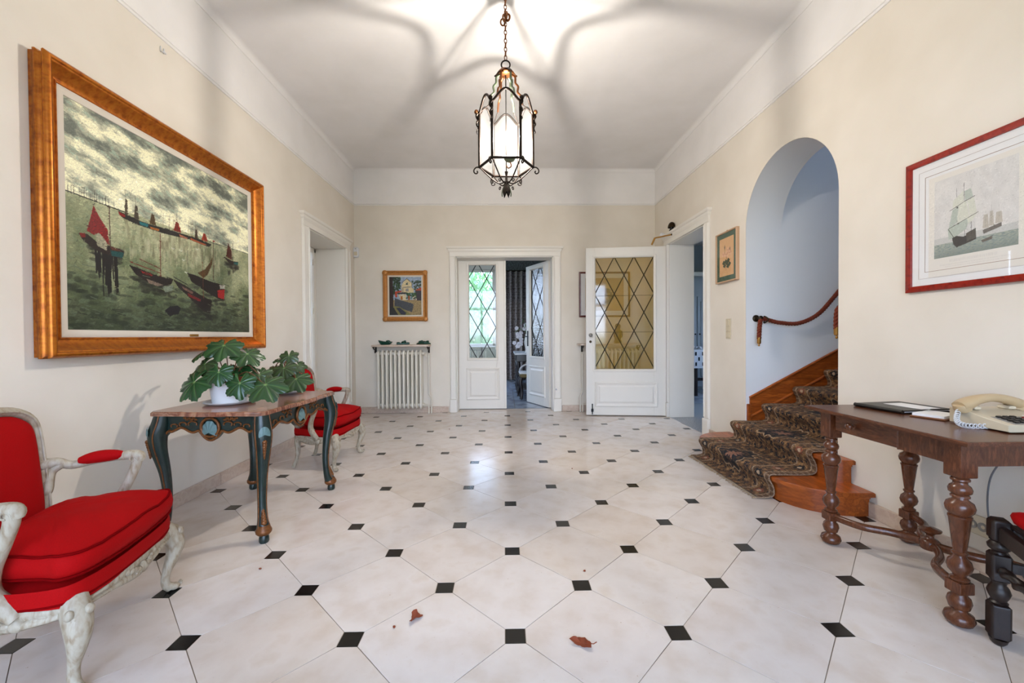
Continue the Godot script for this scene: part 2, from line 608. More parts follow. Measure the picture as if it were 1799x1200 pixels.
	tri_tex(m, noise_tex(0.022, [[0.0, Color(0.62, 0.52, 0.42)], [0.22, Color(0.80, 0.73, 0.65)], [0.5, Color(0.95, 0.93, 0.9)], [1.0, Color(1.04, 1.04, 1.04)]], 73, 512, 4), Vector3(5.0, 1.6, 5.0))
	# green painted table
	m = mat("green_paint", Color(0.075, 0.15, 0.135), 0.3)
	tri_tex(m, noise_tex(0.02, [[0.0, Color(0.55, 0.6, 0.6)], [0.5, Color(1, 1, 1)], [1.0, Color(1.5, 1.5, 1.45)]], 74, 256, 4), Vector3(4, 4, 4))
	m = mat("old_gold_paint", Color(0.47, 0.28, 0.12), 0.42, 0.35)
	tri_tex(m, noise_tex(0.03, [[0.0, Color(0.5, 0.42, 0.35)], [0.5, Color(1, 1, 1)], [1.0, Color(1.3, 1.25, 1.1)]], 75, 256, 4), Vector3(6, 6, 6))
	m = mat("shell_paint", Color(0.36, 0.47, 0.47), 0.45)
	m = mat("rose_marble", Color(0.66, 0.52, 0.45), 0.16)
	tri_tex(m, noise_tex(0.009, [[0.0, Color(0.50, 0.36, 0.33)], [0.3, Color(0.92, 0.82, 0.74)], [0.45, Color(0.68, 0.52, 0.46)], [0.6, Color(1.1, 1.0, 0.9)], [0.8, Color(0.74, 0.6, 0.54)], [1.0, Color(0.5, 0.36, 0.36)]], 76, 512, 5, FastNoiseLite.TYPE_SIMPLEX_SMOOTH, 45.0), Vector3(1.2, 1.2, 3.0))

	m = mat("white_plastic", Color(0.86, 0.86, 0.87), 0.32)
	m = mat("ivory_plastic", Color(0.80, 0.745, 0.64), 0.38)
	m = mat("beige_plastic", Color(0.74, 0.64, 0.49), 0.4)
	m = mat("grey_plastic", Color(0.55, 0.53, 0.5), 0.4)
	m = mat("black_plastic", Color(0.04, 0.042, 0.05), 0.4)
	m = mat("red_plastic", Color(0.45, 0.06, 0.06), 0.4)
	m = mat("terracotta", Color(0.40, 0.17, 0.085), 0.8)
	m = mat("soil", Color(0.09, 0.06, 0.045), 0.95)
	m = mat("radiator_paint", Color(0.87, 0.845, 0.79), 0.4)
	m = mat("malachite", Color(0.02, 0.27, 0.215), 0.25)
	tri_tex(m, noise_tex(0.03, [[0.0, Color(0.35, 0.5, 0.5)], [0.5, Color(1, 1, 1)], [1.0, Color(1.6, 1.35, 1.35)]], 81, 256, 3), Vector3(7, 7, 7))
	m = mat("dark_wood_carving", Color(0.19, 0.075, 0.055), 0.4)
	m = mat("paper", Color(0.90, 0.895, 0.89), 0.8)
	m = mat("black_leather", Color(0.055, 0.05, 0.042), 0.4)
	m = mat("cork_brown", Color(0.50, 0.31, 0.18), 0.6)
	m = mat("white_cable", Color(0.80, 0.79, 0.78), 0.5)
	m = mat("grey_cable", Color(0.40, 0.40, 0.41), 0.5)
	m = mat("rope", Color(0.43, 0.155, 0.055), 0.85)
	m = mat("dead_leaf", Color(0.48, 0.20, 0.075), 0.7)
	m = mat("petal", Color(0.90, 0.89, 0.92), 0.6)

	# glass
	m = mat("clear_glass", Color(0.90, 0.95, 0.95, 0.06), 0.03)
	m.transparency = BaseMaterial3D.TRANSPARENCY_ALPHA
	m = mat("lantern_glass", Color(0.95, 0.97, 0.97, 0.025), 0.04)
	m.transparency = BaseMaterial3D.TRANSPARENCY_ALPHA
	m = mat("picture_glass", Color(0.9, 0.9, 0.9, 0.02), 0.02)
	m.transparency = BaseMaterial3D.TRANSPARENCY_ALPHA
	m.metallic_specular = 0.35
	var ripple := noise_tex(0.035, [[0.0, grey(0.0)], [1.0, grey(1.0)]], 85, 256, 3)
	var ambers := [Color(0.74, 0.58, 0.05), Color(0.75, 0.59, 0.0), Color(0.70, 0.57, 0.10)]
	for i in 3:
		m = mat("amber_glass_%d" % i, Color(ambers[i], 0.26), 0.05)
		m.transparency = BaseMaterial3D.TRANSPARENCY_ALPHA
	m = mat("smoky_glass", Color(0.17, 0.22, 0.25, 0.5), 0.1)
	m.transparency = BaseMaterial3D.TRANSPARENCY_ALPHA
	m.uv1_triplanar = true
	m.uv1_scale = Vector3(4, 4, 4)
	relief(m, ripple, 0.2)
	m = mat("lamp_bulb", Color(1, 0.95, 0.85), 0.4)
	m.emission_enabled = true
	m.emission = Color(1.0, 0.90, 0.74)
	m.emission_energy_multiplier = 14.0

	# curtain and cloths of the rooms beyond
	m = mat("curtain_cloth", Color(0.64, 0.60, 0.58), 0.85)
	tri_tex(m, noise_tex(0.02, [[0.0, Color(0.5, 0.46, 0.44)], [0.45, Color(0.85, 0.82, 0.8)], [0.6, Color(1.5, 1.5, 1.5)], [1.0, Color(1.1, 1.05, 1.0)]], 91, 512, 4), Vector3(2, 2, 2), true)
	m = mat("damask_wall", Color(0.44, 0.45, 0.45), 0.8)
	tri_tex(m, noise_tex(0.025, [[0.0, grey(0.75)], [0.45, grey(0.8)], [0.55, grey(1.1)], [1.0, grey(1.1)]], 92, 512, 2), Vector3(2, 2, 2), true)
	m = mat("seat_tapestry", Color(0.42, 0.36, 0.22), 0.85)
	m = mat("kitchen_panel", Color(0.60, 0.64, 0.67), 0.5)
	m = mat("kitchen_floor", Color(0.58, 0.60, 0.62), 0.4)
	m = mat("white_cloth", Color(0.85, 0.86, 0.88), 0.85)
	m = mat("dark_print", Color(0.05, 0.06, 0.09), 0.85)
	m = mat("foliage", Color(0.38, 0.52, 0.36), 0.6)
	m.backlight_enabled = true
	m.backlight = Color(0.35, 0.55, 0.25)
	m = mat("bark", Color(0.25, 0.2, 0.16), 0.9)
	m = mat("lawn", Color(0.22, 0.36, 0.16), 0.9)
	tri_tex(m, noise_tex(0.05, [[0.0, grey(0.7)], [1.0, grey(1.2)]], 95, 256, 3), Vector3(1, 1, 1), true)

	# stair runner: a worn Persian pattern, medallions and borders in browns, blue-black and ochre
	var pile := noise_tex(0.2, [[0.0, grey(0.0)], [1.0, grey(1.0)]], 77, 256, 3)
	m = mat("runner_pile", Color(1, 1, 1), 0.95)
	m.albedo_texture = runner_texture()
	relief(m, pile, 0.2)
	m = mat("runner_fringe", Color(0.62, 0.53, 0.42), 0.95)

func runner_texture() -> ImageTexture:
	var w := 256
	var h := 1024
	var im := Image.create(w, h, false, Image.FORMAT_RGB8)
	var n1 := FastNoiseLite.new()
	n1.seed = 5
	n1.frequency = 0.045
	n1.fractal_octaves = 3
	var n2 := FastNoiseLite.new()
	n2.seed = 9
	n2.noise_type = FastNoiseLite.TYPE_CELLULAR
	n2.frequency = 0.05
	var n3 := FastNoiseLite.new()
	n3.seed = 14
	n3.frequency = 0.25
	var brown := Color(0.33, 0.23, 0.155)
	var ochre := Color(0.56, 0.42, 0.27)
	var navy := Color(0.08, 0.09, 0.115)
	var rust := Color(0.50, 0.29, 0.21)
	var cream := Color(0.66, 0.57, 0.47)
	for y in h:
		for x in w:
			var u := float(x) / w
			var sx := absf(u - 0.5) * 2.0
			var mx := x if u < 0.5 else w - x
			var a := n1.get_noise_2d(mx * 1.4, y * 1.4)
			var b := n2.get_noise_2d(mx * 1.6, y * 1.6)
			var c := brown.lerp(ochre, clampf(0.35 + a * 1.6, 0.0, 1.0))
			if sx > 0.93:
				c = brown.lerp(cream, 0.5 if int(floor(y / 4.0)) % 3 == 0 else 0.1)
			elif sx > 0.9 or (sx > 0.62 and sx < 0.65):
				c = cream.lerp(brown, 0.3)
			elif sx > 0.65:
				# border of rosettes and leaves
				var cy := fposmod(y, 46.0) - 23.0
				var cx := (sx - 0.775) * w * 0.5
				var r := Vector2(cx, cy).length()
				if r < 4.5:
					c = cream
				elif r < 9.0 + 2.0 * sin(atan2(cy, cx) * 6.0):
					c = rust if int(floor(y / 46.0)) % 2 == 0 else navy
				elif b < -0.72:
					c = navy
			else:
				# field: scattered palmettes with dark outlines, larger medallions now and then
				var cy := fposmod(y, 170.0) - 85.0
				var cx := sx * w * 0.5
				var r := Vector2(cx * 1.3, cy).length() + 7.0 * sin(atan2(cy, cx) * 8.0)
				if r < 18.0:
					c = rust.lerp(cream, 0.35)
				elif r < 24.0:
					c = navy
				elif r < 46.0:
					c = navy.lerp(brown, clampf(0.3 + a * 2.0, 0.0, 1.0))
					if b < -0.78:
						c = rust
				elif r < 50.0:
					c = cream.lerp(ochre, 0.4)
				elif b < -0.80:
					c = cream.lerp(rust, 0.5)
				elif b < -0.66:
					c = navy
			c = c * (1.0 + 0.55 * n3.get_noise_2d(x, y))
			im.set_pixel(x, y, c)
	return ImageTexture.create_from_image(im)

# ---------------------------------------------------------------- the room

const DOOR_B := [-0.655, 0.672, 2.125]      # back opening: x from, x to, top
const DOOR_L := [-4.33, -5.345, 2.172]      # left opening: z near, z far, top
const DOOR_R := [-4.235, -5.185, 2.18]       # right opening
const ARCH := [-2.54, -3.53, 1.94]          # arch: z near, z far, springing

func wall_slab(pts: Array, thick: float, xf: Transform3D) -> MB:
	# xf: x along the wall, y up, z out into the room; the slab goes back from z = 0
	return MB.new().prism(pv(pts), -thick, 0.0, xf)

func build_shell() -> void:
	# back wall (x along the wall)
	var o := struct("wall_back", wall_slab([[XL - 0.45, 0], [DOOR_B[0], 0], [DOOR_B[0], DOOR_B[2]], [DOOR_B[1], DOOR_B[2]], [DOOR_B[1], 0], [XR + 0.3, 0], [XR + 0.3, HK], [XL - 0.45, HK]], 0.25, on_back(0)), M.cream_plaster, "cream plaster back wall with the double door")
	part(o, "frieze", MB.new().box(Vector3((XL + XR) / 2, (HK + HC + 0.1) / 2, ZB - 0.125), Vector3(XR - XL + 0.8, HC + 0.1 - HK, 0.25)), M.white_plaster)
	# left wall: local x runs towards -z, measured from z = 0
	var dl := DOOR_L
	o = struct("wall_left", wall_slab([[-ZF - 0.25, 0], [-dl[0], 0], [-dl[0], dl[2]], [-dl[1], dl[2]], [-dl[1], 0], [-ZB + 0.25, 0], [-ZB + 0.25, HK], [-ZF - 0.25, HK]], 0.40, on_left(0)), M.cream_plaster, "cream plaster wall carrying the large seascape")
	part(o, "frieze", MB.new().box(Vector3(XL - 0.2, (HK + HC + 0.1) / 2, (ZF + ZB) / 2), Vector3(0.4, HC + 0.1 - HK, ZF - ZB + 0.5)), M.white_plaster)
	# right wall: local x runs towards +z
	var poly := [[ZB - 0.25, 0], [DOOR_R[1], 0], [DOOR_R[1], DOOR_R[2]], [DOOR_R[0], DOOR_R[2]], [DOOR_R[0], 0], [ARCH[1], 0], [ARCH[1], ARCH[2]]]
	var r: float = (ARCH[0] - ARCH[1]) / 2.0
	var mid: float = (ARCH[0] + ARCH[1]) / 2.0
	for k in range(1, 32):
		var t := PI - PI * k / 32.0
		poly.append([mid + cos(t) * r, ARCH[2] + sin(t) * r])
	poly.append_array([[ARCH[0], ARCH[2]], [ARCH[0], 0], [ZF + 0.25, 0], [ZF + 0.25, HK], [ZB - 0.25, HK]])
	o = struct("wall_right", wall_slab(poly, 0.31, on_right(0)), M.cream_plaster, "cream plaster wall pierced by the stair arch")
	part(o, "frieze", MB.new().box(Vector3(XR + 0.155, (HK + HC + 0.1) / 2, (ZF + ZB) / 2), Vector3(0.31, HC + 0.1 - HK, ZF - ZB + 0.5)), M.white_plaster)
	# front wall behind the camera, with a wide glazed entrance
	var fw := Transform3D(Basis(Vector3(-1, 0, 0), Vector3.UP, Vector3(0, 0, -1)), Vector3(0, 0, ZF))
	o = struct("wall_front", wall_slab([[-XR - 0.3, 0], [-1.45, 0], [-1.45, 2.55], [1.45, 2.55], [1.45, 0], [-XL + 0.4, 0], [-XL + 0.4, HC + 0.1], [-XR - 0.3, HC + 0.1]], 0.3, fw), M.cream_plaster, "front wall with the glazed entrance")
	var gl := struct_root("window_1", "wide white glazed entrance doors")
	var f := MB.new()
	for x in [-1.42, -0.72, 0.0, 0.72, 1.42]:
		f.box(Vector3(x, 1.275, ZF + 0.12), Vector3(0.07, 2.55, 0.06), 0.006)
	for y in [0.05, 0.75, 1.9, 2.51]:
		f.box(Vector3(0, y, ZF + 0.12), Vector3(2.8, 0.08, 0.05), 0.006)
	part(gl, "window_frame", f, M.white_paint)
	for k in 4:
		part(gl, "pane", MB.new().box(Vector3([-1.07, -0.36, 0.36, 1.07][k], 1.28, ZF + 0.12), Vector3(0.66, 2.42, 0.006)), M.clear_glass)
	# ceiling
	struct("ceiling", MB.new().box(Vector3((XL + XR) / 2, HC + 0.15, (ZF + ZB) / 2), Vector3(XR - XL + 0.8, 0.3, ZF - ZB + 0.6)), M.white_plaster, "plain white ceiling")
	# picture rail: a double bead between wall and frieze; a small cove under the ceiling
	var rail := [Vector2(0, -0.014), Vector2(0.006, -0.014), Vector2(0.009, -0.009), Vector2(0.009, -0.004), Vector2(0.004, -0.001), Vector2(0.004, 0.003), Vector2(0.011, 0.006), Vector2(0.011, 0.013), Vector2(0.0, 0.017)]
	var cove := [Vector2(0, 0.02), Vector2(0, -0.045), Vector2(0.004, -0.045)]
	for k in 9:
		var t := (PI / 2) * k / 8.0
		cove.append(Vector2(0.045 - 0.041 * cos(t), -0.041 + 0.041 * sin(t)))
	cove.append(Vector2(0.045, 0.02))
	var runs := [["left", Transform3D(Basis(Vector3(1, 0, 0), Vector3.UP, Vector3(0, 0, 1)), Vector3(XL, 0, 0)), ZB, ZF], ["back", Transform3D(Basis(Vector3(0, 0, 1), Vector3.UP, Vector3(-1, 0, 0)), Vector3(0, 0, ZB)), -XR, -XL], ["right", Transform3D(Basis(Vector3(-1, 0, 0), Vector3.UP, Vector3(0, 0, -1)), Vector3(XR, 0, 0)), -ZF, -ZB]]
	for k in 3:
		var e: Array = runs[k]
		var xf: Transform3D = e[1]
		struct("trim_%d" % (k + 1), MB.new().prism(pv(rail), e[2], e[3], xf * Transform3D(Basis.IDENTITY, Vector3(0, HK, 0))), M.white_plaster, "slim white picture rail")
		struct("trim_%d" % (k + 4), MB.new().prism(pv(cove), e[2], e[3], xf * Transform3D(Basis.IDENTITY, Vector3(0, HC, 0))), M.white_plaster, "small cove under the ceiling")
	# stone skirtings, in slabs
	skirting("baseboard_left", on_left(0), [[-ZF, 4.17], [5.49, -ZB]])
	skirting("baseboard_back", on_back(0), [[XL, -0.765], [0.785, XR]])
	skirting("baseboard_right", on_right(0), [[-4.138, ARCH[1]], [ARCH[0], ZF]])

func skirting(called: String, xf: Transform3D, spans: Array) -> void:
	var root := struct_root(called, "pinkish stone skirting in short slabs")
	for s in spans:
		var a: float = s[0]
		var step := 0.60
		var b: float = s[1]
		while a < b - 0.01:
			var e := minf(a + step, b)
			if b - e < 0.1:
				e = b
			part(root, "skirting_slab", MB.new().box(Vector3((a + e) / 2, 0.0415, 0.009), Vector3(e - a - 0.0016, 0.083, 0.018), 0.003, xf), M.pink_marble)
			a = e

# ---------------------------------------------------------------- floor: octagons of limestone with black cabochons

func build_floor() -> void:
	var fl := struct("floor", MB.new().box(Vector3((XL + XR) / 2, -0.06, (ZF + ZB) / 2), Vector3(XR - XL + 0.9, 0.116, ZF - ZB + 0.6)), M.grout, "cream limestone octagons with small black insets")
	var a := 0.5657
	var h := 0.0352
	var o := Vector2(0.0309, -1.4187)
	var g := 0.0011
	var room := pv([[XL, ZB], [XR, ZB], [XR, ZF], [XL, ZF]])
	var oct := pv([[a / 2 - h, -h], [a / 2 - h, h], [h, a / 2 - h], [-h, a / 2 - h], [-a / 2 + h, h], [-a / 2 + h, -h], [-h, -a / 2 + h], [h, -a / 2 + h]])
	oct = Geometry2D.offset_polygon(oct, -g)[0]
	var dot := pv([[-h + g, -h + g], [h - g, -h + g], [h - g, h - g], [-h + g, h - g]])
	# x and y of the polygon lie on x and z; the slab rises along y
	var lay := Transform3D(Basis(Vector3(1, 0, 0), Vector3(0, 0, 1), Vector3(0, 1, 0)), Vector3.ZERO)
	var whole_tile := MB.new().prism(oct, -0.004, 0.0, lay, 0.0008).mesh()
	var whole_dot := MB.new().prism(dot, -0.004, 0.0, lay, 0.0006).mesh()
	var n_dot := 0
	for i in range(-24, 25):
		for j in range(-24, 25):
			var c := o + Vector2((i + j) * a / 2, (i - j) * a / 2)
			for what in 2:
				var at := c + (Vector2(a / 2, 0) if what == 0 else Vector2.ZERO)
				if at.x < XL - a or at.x > XR + a or at.y < ZB - a or at.y > ZF + a or at.y > 0.4:
					continue
				var shape := PackedVector2Array()
				for q in (oct if what == 0 else dot):
					shape.append(q + at)
				var cut := Geometry2D.intersect_polygons(shape, room)
				if cut.is_empty():
					continue
				var mm: Material = M["limestone_%d" % rng.randi_range(0, 3)] if what == 0 else M.black_stone
				var called := "tile" if what == 0 else "black_inset"
				var full := at.x - a / 2 > XL and at.x + a / 2 < XR and at.y - a / 2 > ZB and at.y + a / 2 < ZF
				if full:
					inst(fl, called, whole_tile if what == 0 else whole_dot, mm, Transform3D(Basis.IDENTITY, Vector3(at.x, rng.randf_range(-0.0002, 0.0002), at.y)))
				else:
					var loc := PackedVector2Array()
					for q in cut[0]:
						loc.append(q - at)
					inst(fl, called, MB.new().prism(loc, -0.004, 0.0, lay).mesh(), mm, Transform3D(Basis.IDENTITY, Vector3(at.x, 0, at.y)))
	# plain slabs in front of the entrance, behind the camera
	for k in 4:
		part(fl, "tile", MB.new().box(Vector3(XL + (XR - XL) * (k + 0.5) / 4, -0.003, 0.98), Vector3((XR - XL) / 4 - 0.003, 0.006, 0.53)), M.limestone_1)
	# thresholds in the door recesses
	part(fl, "threshold", MB.new().box(Vector3((DOOR_B[0] + DOOR_B[1]) / 2, -0.004, ZB - 0.115), Vector3(DOOR_B[1] - DOOR_B[0], 0.008, 0.225)), M.limestone_2)
	part(fl, "threshold", MB.new().box(Vector3(XR + 0.155, -0.004, (DOOR_R[0] + DOOR_R[1]) / 2), Vector3(0.31, 0.008, DOOR_R[0] - DOOR_R[1])), M.terrazzo, "grey terrazzo threshold")
	part(fl, "threshold", MB.new().box(Vector3(XL - 0.2, -0.004, (DOOR_L[0] + DOOR_L[1]) / 2), Vector3(0.4, 0.008, DOOR_L[0] - DOOR_L[1])), M.limestone_3)

# ---------------------------------------------------------------- doors

# a casing with fluted pilasters, plinths and a crown; in a wall's frame, opening from x0 to x1
func casing(root: Node3D, x0: float, x1: float, top: float, w0: float, w1: float, xf: Transform3D) -> void:
	for s in 2:
		var a: float = x0 - w0 if s == 0 else x1
		var b: float = x0 if s == 0 else x1 + w1
		var mb := MB.new()
		mb.box(Vector3((a + b) / 2, (top + 0.18) / 2, 0.011), Vector3(b - a, top - 0.18, 0.022), 0.003, xf)
		var c := (a + b) / 2
		var hw := (b - a) / 2
		mb.box(Vector3(c - hw * 0.82, (top + 0.18) / 2, 0.018), Vector3(hw * 0.34, top - 0.2, 0.028), 0.006, xf)
		mb.box(Vector3(c + hw * 0.82, (top + 0.18) / 2, 0.018), Vector3(hw * 0.34, top - 0.2, 0.028), 0.006, xf)
		mb.box(Vector3(c, (top + 0.18) / 2, 0.014), Vector3(hw * 0.7, top - 0.22, 0.02), 0.007, xf)
		part(root, "pilaster", mb, M.white_paint)
		part(root, "plinth", MB.new().box(Vector3(c, 0.09, 0.02), Vector3(b - a + 0.012, 0.18, 0.04), 0.006, xf), M.white_paint)
	var L := x0 - w0
	var R := x1 + w1
	var head := MB.new()
	head.box(Vector3((L + R) / 2, top + 0.03, 0.012), Vector3(R - L, 0.062, 0.024), 0.003, xf)
	part(root, "head_board", head, M.white_paint)
	# crown: a stepped cyma whose ends return to the wall
	var prof := [[0.0, 0.026, 0.0], [0.004, 0.030, 0.012], [0.012, 0.034, 0.022], [0.018, 0.036, 0.045], [0.03, 0.046, 0.052], [0.036, 0.05, 0.064], [0.036, 0.05, 0.078]]
	var y0 := top + 0.052
	var cr := MB.new()
	for i in prof.size() - 1:
		var p: Array = prof[i]
		var q: Array = prof[i + 1]
		# p: side overhang, depth, height above y0
		var P := [Vector3(L - p[0], y0 + p[2], 0), Vector3(L - p[0], y0 + p[2], p[1]), Vector3(R + p[0], y0 + p[2], p[1]), Vector3(R + p[0], y0 + p[2], 0)]
		var Q := [Vector3(L - q[0], y0 + q[2], 0), Vector3(L - q[0], y0 + q[2], q[1]), Vector3(R + q[0], y0 + q[2], q[1]), Vector3(R + q[0], y0 + q[2], 0)]
		for k in 3:
			cr.flat(xf * P[k], xf * P[k + 1], xf * Q[k + 1], xf * Q[k], xf.basis * [Vector3(-1, -0.3, 0), Vector3(0, -0.3, 1), Vector3(1, -0.3, 0)][k])
	var t: Array = prof[prof.size() - 1]
	cr.flat(xf * Vector3(L - t[0], y0 + t[2], 0), xf * Vector3(L - t[0], y0 + t[2], t[1]), xf * Vector3(R + t[0], y0 + t[2], t[1]), xf * Vector3(R + t[0], y0 + t[2], 0), xf.basis * Vector3.UP)
	cr.flat(xf * Vector3(L, y0, 0), xf * Vector3(L, y0, 0.026), xf * Vector3(R, y0, 0.026), xf * Vector3(R, y0, 0), xf.basis * Vector3.DOWN)
	part(root, "crown", cr, M.white_paint)

# a door leaf in its own frame: hinge at x = 0, leaf towards +x, front face towards +z
# pane: x0, y0, x1, y1; panel: the same
func leaf(root: Node3D, w: float, h: float, pane: Array, panel: Array, xf: Transform3D, glass: Array, lattice: Array, paint: Material) -> MeshInstance3D:
	var th := 0.042
	var mb := MB.new()
	# stiles and rails round the opening of the pane
	for b in [[0.0, 0.0, pane[0], h], [pane[2], 0.0, w, h], [pane[0], 0.0, pane[2], pane[1]], [pane[0], pane[3], pane[2], h]]:
		mb.box(Vector3((b[0] + b[2]) / 2, (b[1] + b[3]) / 2, 0), Vector3(b[2] - b[0], b[3] - b[1], th), 0.0015, xf)
	var lf := part(root, "leaf", mb, paint)
	var bead := [Vector2(-0.028, 0.0), Vector2(-0.026, 0.008), Vector2(-0.014, 0.012), Vector2(-0.006, 0.008), Vector2(0.004, 0.004), Vector2(0.008, -0.012)]
	var pm := [Vector2(-0.004, 0.0), Vector2(0.0, 0.010), Vector2(0.012, 0.013), Vector2(0.024, 0.006), Vector2(0.034, 0.001), Vector2(0.05, 0.001), Vector2(0.056, 0.007), Vector2(0.07, 0.008)]
	var mo := MB.new()
	var po := MB.new()
	for s in [1.0, -1.0]:
		var side := xf * Transform3D(Basis.IDENTITY.scaled(Vector3(1, 1, s)), Vector3(0, 0, s * th / 2))
		mo.surround(pane[0], pane[1], pane[2], pane[3], bead, side)
		po.surround(panel[0], panel[1], panel[2], panel[3], pm, side)
		po.flat(side * Vector3(panel[0] + 0.07, panel[1] + 0.07, 0.008), side * Vector3(panel[2] - 0.07, panel[1] + 0.07, 0.008), side * Vector3(panel[2] - 0.07, panel[3] - 0.07, 0.008), side * Vector3(panel[0] + 0.07, panel[3] - 0.07, 0.008), side.basis * Vector3(0, 0, 1))
	part(lf, "glazing_bead", mo, paint)
	part(lf, "raised_panel", po, paint)
	# leaded glass: the lines cut the pane into quarries, each quarry a pane of its own
	var x0: float = pane[0]
	var y0: float = pane[1]
	var pw: float = pane[2] - x0
	var ph: float = pane[3] - y0
	var lead := MB.new()
	var cw: float = lattice[0]      # width of a diamond
	var chh: float = lattice[1]     # height of a diamond
	var ox: float = lattice[2]
	var oy: float = lattice[3]
	var rect := pv([[0, 0], [pw, 0], [pw, ph], [0, ph]])
	for d in [1, -1]:
		for k in range(-40, 41):
			var c := Vector2(ox + k * cw, oy)
			var dir := Vector2(cw * d, chh).normalized()
			var seg := Geometry2D.intersect_polyline_with_polygon(PackedVector2Array([c - dir * 6.0, c + dir * 6.0]), rect)
			if seg.is_empty():
				continue
			var q: PackedVector2Array = seg[0]
			if q[0].distance_to(q[1]) < 0.01:
				continue
			for z in [0.003, -0.003]:
				lead.tube([xf * Vector3(x0 + q[0].x, y0 + q[0].y, z), xf * Vector3(x0 + q[1].x, y0 + q[1].y, z)], 0.0055, 6, false, 0.7)
	if lattice.size() > 4:
		for yy in lattice[4]:
			lead.tube([xf * Vector3(x0, y0 + yy * ph, 0), xf * Vector3(x0 + pw, y0 + yy * ph, 0)], 0.0022, 6)
	part(lf, "lead_came", lead, M.lead, "dark lead strips in a diamond lattice")
	var n := 0
	for i in range(-40, 41):
		for j in range(-40, 41):
			var c := Vector2(ox + (i + j) * cw / 2 + cw / 2, oy + (i - j) * chh / 2)
			if c.x < -cw or c.x > pw + cw or c.y < -chh or c.y > ph + chh:
				continue
			var cut := Geometry2D.intersect_polygons(pv([c + Vector2(cw / 2, 0), c + Vector2(0, chh / 2), c - Vector2(cw / 2, 0), c - Vector2(0, chh / 2)]), rect)
			if cut.is_empty() or absf(area(cut[0])) < 0.0004:
				continue
			var q := MB.new()
			q.prism(cut[0], -0.0012, 0.0012, xf * Transform3D(Basis.IDENTITY, Vector3(x0, y0, 0)))
			part(lf, "pane", q, glass[(i * 7 + j * 3 + 100) % glass.size()])
			n += 1
	return lf

func area(p: PackedVector2Array) -> float:
	var s := 0.0
	for i in p.size():
		s += p[i].cross(p[(i + 1) % p.size()])
	return s / 2.0

